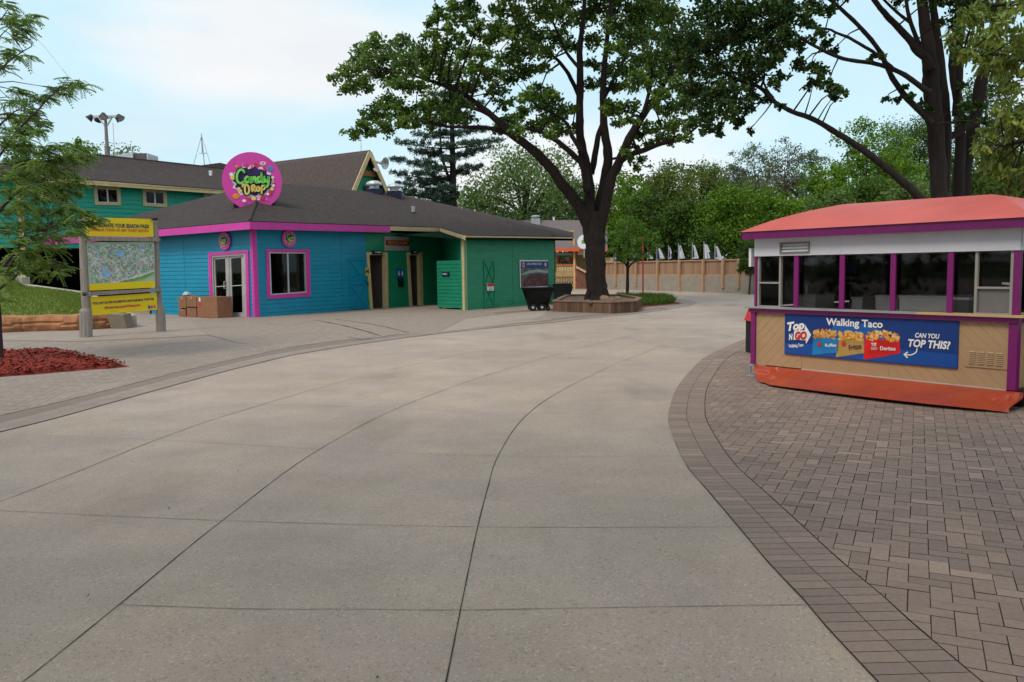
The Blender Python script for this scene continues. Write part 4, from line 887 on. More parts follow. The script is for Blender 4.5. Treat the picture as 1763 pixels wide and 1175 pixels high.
# ================================================================ SNACK KIOSK
KA, KB = G(1297, 650), G(1747, 703); K = Wall(KA, KB); KL = K.L; KD = 2.5
M_purple = mat('purple_trim_paint', (0.19, 0.010, 0.135), 0.4, 0.08, 3, spec=0.4)
M_purp2 = mat('purple_fascia_paint', (0.145, 0.010, 0.105), 0.4, 0.08, 3, spec=0.4)
def diag_mat(name, col, ax, sgn=1):
    """boards nailed on the slant: the grooves between them are cut with a bump and are coloured darker"""
    m = mat(name, col, 0.65, 0.07, 3, spec=0.3); t = m.node_tree; bs = t.nodes['Principled BSDF']
    tc = N(t, 'ShaderNodeTexCoord'); d1 = N(t, 'ShaderNodeVectorMath', operation='DOT_PRODUCT'); d1.inputs[1].default_value = (ax.x * sgn * 0.707, ax.y * sgn * 0.707, 0.707)
    t.links.new(tc.outputs['Object'], d1.inputs[0])
    mm = N(t, 'ShaderNodeMath', operation='MULTIPLY'); mm.inputs[1].default_value = 1 / 0.105; t.links.new(d1.outputs['Value'], mm.inputs[0])
    fr = N(t, 'ShaderNodeMath', operation='FRACT'); t.links.new(mm.outputs[0], fr.inputs[0])
    gt = N(t, 'ShaderNodeMapRange'); gt.inputs[1].default_value = 0.93; gt.inputs[2].default_value = 0.97; gt.inputs[3].default_value = 1.0; gt.inputs[4].default_value = 0.66; t.links.new(fr.outputs[0], gt.inputs[0])
    old = bs.inputs['Base Color'].links[0].from_socket; v = N(t, 'ShaderNodeVectorMath', operation='MULTIPLY'); t.links.new(old, v.inputs[0]); t.links.new(gt.outputs[0], v.inputs[1]); t.links.new(v.outputs[0], bs.inputs['Base Color'])
    bp = N(t, 'ShaderNodeBump'); bp.inputs['Distance'].default_value = 0.01; t.links.new(gt.outputs[0], bp.inputs['Height']); t.links.new(bp.outputs[0], bs.inputs['Normal']); return m
M_tan = diag_mat('tan_slant_boards', (0.42, 0.27, 0.15), K.u, 1); M_tan2 = diag_mat('tan_slant_boards_left', (0.42, 0.27, 0.15), K.u, -1)
M_tanflat = mat('tan_panel', (0.40, 0.26, 0.145), 0.6, 0.05, 3)
kio = thing('snack_kiosk', 'purple and tan snack kiosk with salmon roof and orange skirt on brick paving', 'kiosk', KA)
U = lambda px, y=480: K.U(px, y)
KR = Wall(KB, KB - K.n * KD); KLf = Wall(KA - K.n * KD, KA); KBk = Wall(KB - K.n * KD, KA - K.n * KD)
zc, zb, zt_, ze = 1.06, 0.205, 1.81, 2.07
uu = [0.0, U(1380, 600), KL]
mb = MB(); mb.fbox(K, 0, uu[1], zb, 1.0, -0.05, 0); mb.build('lower_panel', M_tan2, kio); mb = MB(); mb.fbox(K, uu[1] + .003, U(1530, 620), zb, 1.0, -0.05, -0.002); mb.build('lower_panel', M_tanflat, kio); mb = MB(); mb.fbox(K, U(1530, 620) + .003, KL, zb, 1.0, -0.05, 0); mb.build('lower_panel', M_tan, kio)
mb = MB(); mb.fbox(KR, 0.02, KD, zb, 1.0, -0.05, 0); mb.build('lower_panel', diag_mat('tan_slant_side', (0.42, 0.27, 0.15), KR.u, 1), kio); mb = MB(); mb.fbox(KLf, 0, KD - .02, zb, 1.0, -0.05, 0); mb.fbox(KBk, 0.05, KL - .05, zb, 1.0, -0.05, 0); mb.build('lower_panel', M_tanflat, kio)
# trims
mb = MB(); mb.fbox(K, -.03, .045, zb, 1.0, -.03, .035); mb.build('corner_post', M_purple, kio); mb = MB(); mb.fbox(K, KL - .085, KL + .012, zb, 1.0, -.03, .03); mb.fbox(KR, .031, .06, zb, 1.0, 0.0, .012); mb.build('corner_post', M_purple, kio)
mb = MB(); mb.fbox(K, -.06, KL + .035, 0.985, 1.045, -.03, .05); mb.fbox(KR, .036, KD, .985, 1.045, -.03, .045); mb.fbox(KLf, 0, KD - .04, .985, 1.045, -.03, .045); mb.build('counter_rail', M_purple, kio)
mb = MB(); mb.fbox(K, -.10, U(1583, 535), 1.045, 1.07, -.2, .09); mb.build('counter_top', mat('grey_counter', (0.30, 0.29, 0.31), 0.4), kio); mb = MB(); mb.fbox(K, U(1583, 535) + .002, KL + .09, 1.045, 1.07, -.2, .09); mb.fbox(KR, .09, KD, 1.045, 1.07, -.2, .09); mb.build('counter_top', mat('raw_wood_counter', (0.55, 0.36, 0.19), 0.6), kio)
mb = MB(); mb.fbox(K, U(1380, 640), KL - .1, zb - .015, zb, -.03, .012); mb.build('bottom_lip', M_alu, kio)
# window posts
for x0, x1 in ((1366.5, 1374), (1445, 1453.2), (1532.5, 1541.5), (1630.5, 1640.5)):
    mb = MB(); mb.fbox(K, U(x0), U(x1), 1.07, zt_, -.03, .0); mb.build('window_post', M_purple, kio)
mb = MB(); mb.fbox(K, 0.0, .035, 1.07, zt_, -.03, .0); mb.build('window_post', M_purple, kio)
mb = MB(); mb.fbox(K, U(1743) + .01, KL + .0, 1.07, zt_, -.06, .0); mb.fbox(KR, 0.002, .05, 1.07, zt_, -.04, .0); mb.build('window_post', M_purple, kio)
M_sash = mat('grey_sash', (0.30, 0.285, 0.26), 0.45, 0.1, 5)
def sash(x0, x1, mid=None):
    mb = MB(); u0, u1 = U(x0), U(x1); mb.fbox(K, u0, u0 + .03, 1.07, zt_, -.06, -.015); mb.fbox(K, u1 - .03, u1, 1.07, zt_, -.06, -.015); mb.fbox(K, u0 + .03, u1 - .03, 1.07, 1.085, -.06, -.015)
    if mid: mb.fbox(K, u0 + .03, u1 - .03, mid - .012, mid + .012, -.06, -.015)
    return mb.build('sash', M_sash, kio)
s1 = sash(1303, 1343, 1.42); s2 = sash(1677, 1743, 1.38)
mb = MB(); mb.fbox(K, U(1683), U(1737), 1.085, 1.365, -.05, -.045); mb.build('frosted_panel', mat('frosted_plastic', (0.16, 0.15, 0.15), 0.4, 0.1, 4), s2)
mb = MB(); mb.fbox(K, U(1308), U(1338), 1.085, 1.405, -.05, -.045); mb.build('screen_panel', glass_mat('smoky_plastic', (0.25, 0.26, 0.28)), s1)
M_kglass = glass_mat('kiosk_glass', (0.88, 0.88, 0.88))
for x0, x1 in ((1308, 1338), (1343, 1366.5), (1374, 1445), (1453.2, 1532.5), (1541.5, 1630.5), (1640.5, 1677), (1683, 1737)):
    mb = MB(); mb.fbox(K, U(x0), U(x1), 1.07, zt_, -.072, -.066); mb.build('pane', M_kglass, kio)
mb = MB(); mb.fbox(K, U(1374), U(1398), 1.38, zt_, -.086, -.080); mb.build('sliding_pane', glass_mat('greenish_glass', (0.35, 0.45, 0.42)), kio)
# head band, louvre, fascia
M_band = mat('white_enamel', (0.56, 0.56, 0.62), 0.4, 0.05, 2)
mb = MB(); segs = [0.0, U(1344, 425), U(1395, 425), U(1449, 430), KL]
for a, b in ((segs[0], segs[1]), (segs[2], segs[3]), (segs[3], segs[4])): mb.fbox(K, a + .001, b - .001, zt_, ze + .06, -.05, .012)
mb.fbox(K, segs[1], segs[2], zt_, 1.845, -.05, .012); mb.fbox(K, segs[1], segs[2], 2.0, ze + .06, -.05, .012)
mb.fbox(KR, 0.013, KD, zt_, ze + .06, -.05, .012); mb.fbox(KLf, 0, KD - .013, zt_, ze + .06, -.05, .012); mb.fbox(KBk, .05, KL - .05, zt_, ze + .06, -.05, 0); mb.build('head_band', M_band, kio)
mb = MB(); a, b = segs[1], segs[2]; mb.fbox(K, a, a + .02, 1.845, 2.0, -.03, .03); mb.fbox(K, b - .02, b, 1.845, 2.0, -.03, .03); mb.fbox(K, a + .02, b - .02, 1.845, 1.86, -.03, .03); mb.fbox(K, a + .02, b - .02, 1.985, 2.0, -.03, .03)
vf = mb.build('vent_frame', mat('grey_brown_metal', (0.22, 0.18, 0.16), 0.5), kio)
for k in range(3):
    z = 1.872 + k * .041; mb = MB(); P = K.P; mb.hexa([P(a + .02, z, .0), P(b - .02, z, .0), P(b - .02, z + .032, -.03), P(a + .02, z + .032, -.03), P(a + .02, z - .006, .012), P(b - .02, z - .006, .012), P(b - .02, z + .026, -.018), P(a + .02, z + .026, -.018)]); mb.build('slat', M_white, vf)
mb = MB(); mb.fbox(K, a, b, 1.845, 2.0, -.1, -.06); mb.build('vent_backing', M_dark, vf)
OH = 0.14
o4 = [K.P(-OH, 0, OH), K.P(KL + OH, 0, OH), K.P(KL + OH, 0, -KD - OH), K.P(-OH, 0, -KD - OH)]
mb = MB()
for i in range(4):
    a, b = o4[i], o4[(i + 1) % 4]; n_ = Vector((b.y - a.y, a.x - b.x, 0)).normalized() * .02
    mb.hexa([a + Vector((0, 0, ze - .01)) - n_ * 0, b + Vector((0, 0, ze - .01)), b + Vector((0, 0, ze - .01)) - n_, a + Vector((0, 0, ze - .01)) - n_, a + Vector((0, 0, 2.17)), b + Vector((0, 0, 2.17)), b + Vector((0, 0, 2.17)) - n_, a + Vector((0, 0, 2.17)) - n_])
mb.build('fascia', M_purp2, kio)
mb = MB(); mb.poly([p + Vector((0, 0, ze + .003)) for p in o4][::-1]); mb.build('soffit', M_band, kio)
# roof: four hipped, slightly domed vinyl faces
zr = 2.575; rl, rr2 = K.P(U(1455, 352) if False else (K.hit(1452, 353, -KD / 2) - K.A).dot(K.u), zr, -KD / 2), K.P((K.hit(1708, 338, -KD / 2) - K.A).dot(K.u), zr - .02, -KD / 2)
e4 = [p + Vector((0, 0, 2.172)) for p in [K.P(-OH - .02, 0, OH + .02), K.P(KL + OH + .02, 0, OH + .02), K.P(KL + OH + .02, 0, -KD - OH - .02), K.P(-OH - .02, 0, -KD - OH - .02)]]
mb = MB()
def domed(a, b, c, d, n=10, mrow=14):   # eave a-b, ridge d-c
    vs = []
    for j in range(n + 1):
        t = j / n
        for i in range(mrow + 1):
            s_ = i / mrow; lo = a.lerp(b, s_); hi = d.lerp(c, s_); p = lo.lerp(hi, t); p.z = lo.z + (hi.z - lo.z) * (t + 0.42 * t * (1 - t)) + 0.006 * math.sin(s_ * 19 + t * 5) * t * (1 - t) * 4; vs.append(p)
    w_ = mrow + 1
    mb.add(vs, [(j * w_ + i, j * w_ + i + 1, (j + 1) * w_ + i + 1, (j + 1) * w_ + i) for j in range(n) for i in range(mrow)])
domed(e4[0], e4[1], rr2, rl); domed(e4[1], e4[2], rr2, rr2); domed(e4[2], e4[3], rl, rr2); domed(e4[3], e4[0], rl, rl)
mb.build('roof', mat('salmon_vinyl_roof', (0.56, 0.105, 0.088), 0.42, 0.12, 1.4, 0.25, 5, spec=0.4), kio, smooth=True)
# skirt
bt = [G(x, y, .03) for x, y in ((1302, 654), (1318, 661), (1345, 667), (1400, 675), (1500, 688), (1600, 699), (1680, 706), (1739, 709))]
bt = [((p - K.A).dot(K.u), (p - K.A).dot(K.n)) for p in bt]; bt = smooth_curve(bt, 14)
mb = MB(); n = len(bt); T = 12; vs = []
for i, p in enumerate(bt):
    ut = p.x if 0 < i < n - 1 else (0.0 if i == 0 else KL - .12); ut = 0.02 + (KL - .14) * i / (n - 1) * 0.15 + ut * 0.85
    for j in range(T + 1):
        t = j / T; f = (0.030 * math.sin(i * .38 + t * 4.5 + 2 * math.sin(i * .11)) + .018 * math.sin(i * .71 - t * 5 + math.sin(i * .2) * 2) + 0.007 * math.sin(i * 1.6 + t * 6)) * (.5 + .5 * math.sin(i * .07 + 1)) * 2.8 * math.sin(math.pi * min(1, t * .92 + .02))
        d = .015 + (p.y - .015) * t ** 1.15 + f; zz = (zb - .012) * (1 - t) + (.02 + .045 * (i / n) * (1 - i / n) * 4 * (.4 + .6 * i / n)) * t - .02 * math.sin(math.pi * t) * 0
        q = K.P(ut + (p.x - ut) * t, max(.016, zz), max(.012, d)); vs.append(q)
mb.add(vs, [(i * (T + 1) + j, i * (T + 1) + j + 1, (i + 1) * (T + 1) + j + 1, (i + 1) * (T + 1) + j) for i in range(n - 1) for j in range(T)])
M_skirt = mat('orange_vinyl_skirt', (0.36, 0.048, 0.018), 0.36, 0.2, 1.8, 0.8, 5, spec=0.5)
mb.build('skirt', M_skirt, kio, smooth=True)
mb = MB(); mb.fbox(KR, .16, KD - .1, .03, zb - .01, -.02, .02); mb.build('skirt', M_skirt, kio)
mb = MB(); mb.fbox(K, .15, KL - .25, .1, .2, -KD + .2, -.1); mb.build('chassis', M_black, kio)
mb = MB(); mb.lathe(K.P(KL - .02, .115, -.12), [(.05, -.07), (.115, -.06), (.115, .06), (.05, .07)], 20, axis=K.n); mb.build('tyre', M_black, kio)
mb = MB(); mb.beam(K.P(-.09, .0, -.05), K.P(-.09, .19, -.05), .03, .03); mb.beam(K.P(-.09, .18, -.05), K.P(.02, .18, -.05), .03, .03); mb.beam(K.P(-.13, .01, -.05), K.P(-.02, .01, -.05), .06, .02); mb.build('jack_stand', M_galv, kio)
# hatch with louvres
hx0, hx1 = U(1662, 615), U(1737, 615); mb = MB(); zt2, zb2 = K.hit(1700, 597).z, K.hit(1700, 634).z; mb.fbox(K, hx0, hx1, zb2, zt2, 0, .012); ht = mb.build('access_hatch', M_tanflat, kio)
wq = (hx1 - hx0)
for cidx in range(4):
    mb = MB(); u0 = hx0 + wq * (.10 + cidx * .21); 
    for r_ in range(7):
        z = zb2 + .045 + r_ * .022; P = K.P; mb.hexa([P(u0, z, .012), P(u0 + wq * .15, z, .012), P(u0 + wq * .15, z + .014, .012), P(u0, z + .014, .012), P(u0, z - .001, .026), P(u0 + wq * .15, z - .001, .026), P(u0 + wq * .15, z + .011, .014), P(u0, z + .011, .014)])
    mb.build('louvre', mat('louvre_tan', (0.42, 0.28, 0.165), 0.5), ht)
# interior
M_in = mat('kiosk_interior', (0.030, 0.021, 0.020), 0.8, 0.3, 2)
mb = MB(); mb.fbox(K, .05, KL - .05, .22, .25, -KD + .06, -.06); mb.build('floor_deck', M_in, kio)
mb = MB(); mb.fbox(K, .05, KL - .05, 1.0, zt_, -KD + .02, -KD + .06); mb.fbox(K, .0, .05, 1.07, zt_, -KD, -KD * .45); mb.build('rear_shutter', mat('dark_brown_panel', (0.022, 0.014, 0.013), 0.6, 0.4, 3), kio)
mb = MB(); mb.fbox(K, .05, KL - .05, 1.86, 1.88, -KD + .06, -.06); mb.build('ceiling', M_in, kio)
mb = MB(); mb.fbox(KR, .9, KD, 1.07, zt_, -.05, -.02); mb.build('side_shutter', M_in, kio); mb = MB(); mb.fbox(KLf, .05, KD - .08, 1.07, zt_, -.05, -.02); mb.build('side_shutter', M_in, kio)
def inner(name, x0, x1, z0, z1, d, dep, m_, label, cat):
    u0, u1 = (K.hit(x0, 500, -d) - K.A).dot(K.u), (K.hit(x1, 500, -d) - K.A).dot(K.u); t = thing(name, label, cat, K.P((u0 + u1) / 2, z0, -d))
    mb = MB(); mb.fbox(K, u0, u1, z0, z1 - .03, -d - dep, -d); mb.build('body', m_, t); mb = MB(); mb.fbox(K, u0 - .01, u1 + .01, z1 - .03, z1, -d - dep - .01, -d + .01); mb.build('top', M_alu, t); return t, u0, u1
M_apple = mat('white_appliance', (0.75, 0.70, 0.66), 0.4)
t, a, b = inner('sink_unit', 1372, 1404, .25, 1.22, .9, .5, M_apple, 'white sink unit with curved tap behind the second kiosk window', 'sink')
mb = MB(); q = K.P(a + .1, 1.22, -1.0); mb.tube([q, q + Vector((0, 0, .15)), q + K.u * .05 + Vector((0, 0, .19)), q + K.u * .1 + Vector((0, 0, .13))], .012, 6); mb.build('tap', M_galv, t)
inner('drawer_cabinet', 1508, 1534, .25, 1.24, .7, .5, M_apple, 'small white cabinet left of the third purple window post inside the kiosk', 'cabinet')
inner('ice_box', 1467, 1485, .25, 1.2, .9, .35, M_apple, 'small pale box between the middle windows inside the kiosk', 'box')
inner('work_table', 1549, 1634, .25, 1.25, .6, .6, M_apple, 'long white work table behind the wide right kiosk window', 'table')
inner('fridge', 1640, 1668, .25, 1.24, .5, .5, mat('grey_fridge', (0.12, 0.12, 0.13), 0.5), 'grey low fridge right of the last purple window post inside the kiosk', 'fridge')
u0 = (K.hit(1418, 480, -1.9) - K.A).dot(K.u); t = thing('menu_screen', 'dark blue menu poster on the rear wall inside the kiosk', 'poster', K.P(u0, 1.5, -2.3))
mb = MB(); mb.fbox(K, u0, u0 + .35, 1.52, 1.72, -2.35, -2.3); mb.build('board', mat('menu_blue', (0.03, 0.06, 0.2), 0.5, 0.5, 8), t)
mb = MB(); mb.fbox(K, u0 - .02, u0 + .33, 1.43, 1.47, -2.35, -2.33); mb.fbox(K, u0 + .04, u0 + .3, 1.35, 1.38, -2.35, -2.33); mb.build('price_strip', mat('strip_brown', (0.3, 0.22, 0.18), 0.6, 0.5, 20), t)
t = thing('paper_stack', 'small white paper towel on the work surface in the rightmost kiosk window', 'paper', K.P(U(1722), 1.4, -.15)); mb = MB(); mb.hexa([K.P(U(1717), 1.42, -.12), K.P(U(1733), 1.405, -.12), K.P(U(1733), 1.405, -.25), K.P(U(1717), 1.42, -.25), K.P(U(1717), 1.44, -.12), K.P(U(1733), 1.42, -.12), K.P(U(1733), 1.42, -.25), K.P(U(1717), 1.44, -.25)]); mb.build('sheet', M_white, t)
# white board on the kiosk's left side
wb = thing('side_board', 'narrow white board fixed to the left side of the kiosk under the eave', 'board', K.P(-.1, 1.7, -.1)); mb = MB(); mb.fbox(K, -.09, -.05, 1.66, 1.93, -.7, .02); mb.build('panel', M_white, wb); mb = MB(); mb.fbox(K, -.05, .0, 1.85, 1.88, -.5, -.45); mb.build('bracket', M_galv, wb)
# banner
bc = [(1352, 539.5), (1651.5, 553), (1650.5, 635.5), (1353, 610)]
ban = thing('kiosk_banner', 'blue walking taco banner with three snack bags on the kiosk front', 'banner', K.hit(1500, 580))
bu0, bu1 = U(1352.5, 570), U(1651, 590); bz0, bz1 = K.hit(1500, 622.5).z, .98; BW, BH = bu1 - bu0, bz1 - bz0
M_bblue = mat('banner_blue', (0.010, 0.042, 0.20), 0.35, 0.10, 1.2); mb = MB(); mb.fbox(K, bu0, bu1, bz0, bz1, .0, .02); mb.build('sheet', M_bblue, ban)
FB = Frame(K.P(bu0, bz0, 0), K.u, K.v)
def bp(pts, d): return [FB.P(BW * x, BH * y, d) for x, y in pts]
def bx(px, py): return ((px - 45) / 1690.0, 1 - (py - 25 - (px - 45) * 0.030) / (400.0 + (px - 45) * 0.054))   # crop pixels -> banner fractions
mb = MB(); mb.poly(bp([(0.002, .02), (.998, .02), (.998, .30), (.7, .32), (0.2, .30), (0.002, .27)], .0215)); mb.build('lower_field', mat('banner_midblue', (0.012, 0.075, 0.33), 0.35, 0.1, 1.5), ban)
mb = MB(); mb.poly(bp([(.28, .55), (.33, .82), (.55, .85), (.63, .6), (.62, .32), (.3, .32)], .0218)); mb.build('glow_field', mat('banner_lightblue', (0.015, 0.12, 0.40), 0.35, 0.2, 1.5), ban)
mb = MB(); text(mb, FB, 'Walking Taco', BW * .442, BH * .845, BH * .165, .026, width=BW * .335, bold=.028); mb.build('lettering', M_wtext, ban); mb = MB()
text(mb, FB, 'CAN YOU', BW * .844, BH * .65, BH * .10, .026, width=BW * .125, bold=.03, shear=.2); mb.build('lettering', M_wtext, ban); mb = MB(); text(mb, FB, 'TOP THIS?', BW * .852, BH * .47, BH * .16, .026, width=BW * .215, bold=.035, shear=.2); mb.build('lettering', M_wtext, ban); mb = MB()
text(mb, FB, 'Top', BW * .070, BH * .70, BH * .20, .030, width=BW * .115, bold=.05, shear=.3, rot=.16); text(mb, FB, 'N', BW * .042, BH * .43, BH * .15, .030, width=BW * .028, bold=.05, shear=.25, rot=.12)
text(mb, FB, 'Walking Taco', BW * .080, BH * .23, BH * .075, .026, width=BW * .10, bold=.03, rot=.16)
mb.poly(bp([(.062, .37), (.065, .60), (.135, .62), (.136, .76), (.178, .52), (.146, .29), (.143, .38)], .024)); mb.build('lettering', M_wtext, ban); mb = MB()
q = [(.797, .37), (.79, .28), (.765, .22), (.738, .22)]
P_ = smooth_curve([(x * BW, y * BH) for x, y in q], 6); L_ = []; R_ = []
for i, p in enumerate(P_):
    d = (P_[min(i + 1, len(P_) - 1)] - P_[max(i - 1, 0)]).normalized(); s_ = Vector((-d.y, d.x, 0)) * .007; L_.append(FB.P(p.x + s_.x, p.y + s_.y, .026)); R_.append(FB.P(p.x - s_.x, p.y - s_.y, .026))
n = len(P_); mb.add(L_ + R_, [(i, n + i, n + i + 1, i + 1) for i in range(n - 1)])
mb.poly(bp([(.745, .29), (.751, .27), (.737, .22), (.751, .16), (.745, .14), (.725, .22)], .0263))
mb.build('arrow', M_wtext, ban)
mb = MB(); text(mb, FB, 'GO', BW * .108, BH * .475, BH * .18, .031, width=BW * .080, bold=.06, shear=.2, rot=.1); mb.build('lettering', M_red, ban)
def bag(pts, col, nm, top, txt, tcol, tx, seed):
    r_ = random.Random(seed); mb = MB(); mb.poly(bp(pts, .024)); bg = mb.build('pictured_bag', mat(nm, col, 0.3, 0.25, 6), ban)
    xs = [p[0] for p in top]; x0, x1 = min(xs), max(xs); yb = top[0][1]
    by = [MB() for _ in range(4)]
    for k in range(75):
        x = r_.uniform(x0 + .004, x1 - .004); y = yb + r_.uniform(-.05, .125) - abs((x - (x0 + x1) / 2) / (x1 - x0)) * .10; s_ = r_.uniform(.008, .017); a = r_.uniform(0, 6.28)
        by[r_.randrange(4)].poly(bp([(x + s_ * math.cos(a + q), y + s_ * 3.4 * math.sin(a + q)) for q in (0, 2.1, 4.2)], .0255 + k * .00006))
    for mb_, cn in zip(by, ('chip_orange', 'chip_yellow', 'chip_red', 'chip_pale')): mb_.build('pictured_chips', CH[cn], bg)
    mb = MB(); text(mb, FB, txt, BW * tx[0], BH * tx[1], BH * tx[2], .031, width=BW * tx[3], bold=.02, rot=tx[4]); mb.build('lettering', tcol, bg)
    return bg
CH = {'chip_orange': mat('chip_orange', (0.72, 0.30, 0.04), 0.5, 0.2), 'chip_yellow': mat('chip_yellow', (0.75, 0.42, 0.06), 0.5, 0.2), 'chip_red': mat('chip_red', (0.55, 0.16, 0.03), 0.5, 0.2), 'chip_pale': mat('chip_pale', (0.70, 0.50, 0.22), 0.5, 0.2)}
def emb(bgo, cx, cy, r, m_):
    mb = MB(); mb.disc(FB, BW * cx, BH * cy, BH * r, .0325, n=14); mb.build('emblem', m_, bgo)
g1 = bag([(.188, .03), (.19, .35), (.195, .55), (.27, .50), (.352, .48), (.35, .14), (.27, .10)], (0.015, 0.20, 0.48), 'bag_blue', [(.192, .545), (.345, .545)], 'Ruffles', M_wtext, (.305, .30, .075, .07, .1), 1)
emb(g1, .235, .31, .055, M_red)
g2_ = bag([(.338, .03), (.345, .35), (.355, .56), (.43, .50), (.50, .54), (.505, .18), (.44, .12)], (0.40, 0.26, 0.07), 'bag_gold', [(.352, .545), (.505, .545)], 'Fritos', mat('dark_lettering', (0.08, 0.015, 0.06), 0.5), (.452, .30, .12, .075, .22), 2); emb(g2_, .385, .36, .055, M_red)
g3 = bag([(.503, .03), (.506, .35), (.51, .60), (.60, .50), (.70, .62), (.708, .24), (.60, .12)], (0.58, 0.015, 0.015), 'bag_red', [(.515, .585), (.70, .585)], 'Doritos', M_wtext, (.640, .32, .085, .085, .04), 3)
mb = MB(); text(mb, FB, 'TOP', BW * .562, BH * .39, BH * .07, .031, width=BW * .03, bold=.03, rot=.1); mb.build('lettering', M_wtext, g3); mb = MB(); text(mb, FB, 'NGO', BW * .565, BH * .30, BH * .07, .031, width=BW * .035, bold=.03, rot=.1); mb.build('lettering', mat('pink_white', (0.7, 0.45, 0.45), 0.5), g3)
# bins beside the kiosk
b = G(1300, 612); tr = thing('trash_bin', 'dark bin with a red hood partly hidden behind the left side of the kiosk', 'bin', b)
mb = MB(); hw = .30; x0 = G(1285, 615).x + .23; mb.box(x0, x0 + .6, b.y, b.y + .6, 0, .62); mb.build('body', M_dark, tr)
mb = MB(); mb.add([(x0 - .03, b.y - .03, .62), (x0 + .63, b.y - .03, .62), (x0 + .63, b.y + .63, .62), (x0 - .03, b.y + .63, .62), (x0 + .04, b.y + .05, .86), (x0 + .56, b.y + .05, .86), (x0 + .56, b.y + .55, .86), (x0 + .04, b.y + .55, .86)], [(3, 2, 1, 0), (4, 5, 6, 7), (0, 1, 5, 4), (1, 2, 6, 5), (2, 3, 7, 6), (3, 0, 4, 7)]); mb.build('hood', M_red, tr)
b = KR.P(.75, 0, .32); nb = thing('round_bin', 'dark navy bin at the right edge beside the kiosk corner', 'bin', b)
mb = MB(); mb.lathe(b, [(.22, 0), (.25, .05), (.27, .75), (.27, .78)], 24); mb.build('body', M_navy, nb); mb = MB(); mb.lathe(b, [(.28, .78), (.28, .83), (.2, .9), (.05, .93)], 24); mb.build('lid', M_navy, nb)

# ================================================================ FENCE, FLAGS
FE = Wall(G(1035, 498), G(1275, 505.5)); FL = FE.L * 1.45
fe = thing('timber_fence', 'long timber board fence on a low concrete wall across the far side of the path', 'fence', FE.A)
mb = MB(); mb.fbox(FE, 0, FL, -.05, 1.02, -.25, 0); mb.build('concrete_base', M_conb, fe)
M_fw = tone_mat('fence_board_wood', (0.25, 0.150, 0.095), (0.36, 0.225, 0.145), 0.85); mb = MB(); u = 0.0
while u < FL - .15: mb.fbox(FE, u, u + .137, 1.10, 1.93, -.12, -.10 + rnd.uniform(0, .006), tone=rnd.random()); u += .145
mb.build('boards', M_fw, fe, tone=True)
M_frail = mat('new_timber', (0.42, 0.255, 0.155), 0.8, 0.12, 3)
mb = MB(); mb.fbox(FE, 0, FL, 1.93, 2.0, -.16, -.02); mb.build('rail', M_frail, fe); mb = MB(); mb.fbox(FE, 0, FL, 1.02, 1.10, -.16, -.03); mb.build('rail', M_frail, fe)
for k, x in enumerate((1061, 1096, 1133, 1171, 1212, 1246, 1273, 1306, 1345)):
    u = FE.U(x, 470)
    if u > FL: continue
    mb = MB(); mb.fbox(FE, u - .075, u + .075, .3 if k not in (2, 3, 4) else 0.02, 2.03, 0.0 if k in (2, 3, 4) else .0, .12); mb.build('post', M_frail, fe)
M_fwhite = mat('flag_white', (0.72, 0.74, 0.80), 0.7, 0.05); M_fnavy = mat('flag_navy', (0.02, 0.035, 0.16), 0.7, 0.1)
ords = ['first', 'second', 'third', 'fourth', 'fifth', 'sixth', 'seventh', 'eighth', 'ninth']
for k, (x, yt, wv) in enumerate(((1057, 430, .3), (1090, 429, .35), (1115, 427, .5), (1131, 425, .6), (1151, 424, .35), (1168, 420, .55), (1192, 420, .5), (1212, 418, .6), (1231, 422, .5))):
    q = FE.hit(x, 446, -.5); q.z = 0; zt = FE.hit(x, yt, -.5).z; zk = FE.hit(x, 446, -.5).z
    f = thing('flag', f'{ords[k]} white and navy flag from the left in the row above the timber fence', 'flag', q, 'flags in a row above the timber fence')
    mb = MB(); mb.tube([q, (q.x, q.y, zt + .06)], .025, 6); mb.build('pole', M_galv, f)
    mb = MB(); nu, nv = 8, 10; vs = []; ph = rnd.uniform(0, 6); h = zt - zk + .0
    for j in range(nv + 1):
        t = j / nv; wid = wv * .78 * (.16 + .84 * t ** .8)
        for i in range(nu + 1):
            s_ = i / nu; vs.append((q.x + .03 + wid * s_ + .04 * t * math.sin(s_ * 7 + ph), q.y + .09 * math.sin(s_ * 9 + ph) * (.4 + t * .6), zt - t * h * (1 - .12 * s_) - .25 * s_ * t * 0.4))
    for j in range(nv):
        for i in range(nu): mb.add([vs[j * (nu + 1) + i], vs[j * (nu + 1) + i + 1], vs[(j + 1) * (nu + 1) + i + 1], vs[(j + 1) * (nu + 1) + i]], [(3, 2, 1, 0)], 1 if (i < 2 and j % 9 > 1 and k % 2 == 0) or j < 1 or (k % 3 == 1 and i > 5 and j > 5) or (i == 3 and j < 5 and k in (5, 7)) or (k in (3,) and i < 3) else 0)
    mb.build('cloth', [M_fwhite, M_fnavy], f, smooth=True)
b = G(1107, 509); rp_ = thing('red_pole', 'slender red post with a short red crossbar beside the young tree', 'pole', b); zt = Vz(b, 410)
mb = MB(); mb.tube([b, (b.x, b.y, zt)], .045, 8); mb.build('post', mat('faded_red', (0.40, 0.05, 0.03), 0.5), rp_); mb = MB(); mb.fbox(Frame(b, (1, 0, 0), (0, 0, 1)), -.27, .2, zt - .03, zt + .05, -.05, .05); mb.build('crossbar', mat('faded_red_bar', (0.55, 0.07, 0.03), 0.5), rp_)

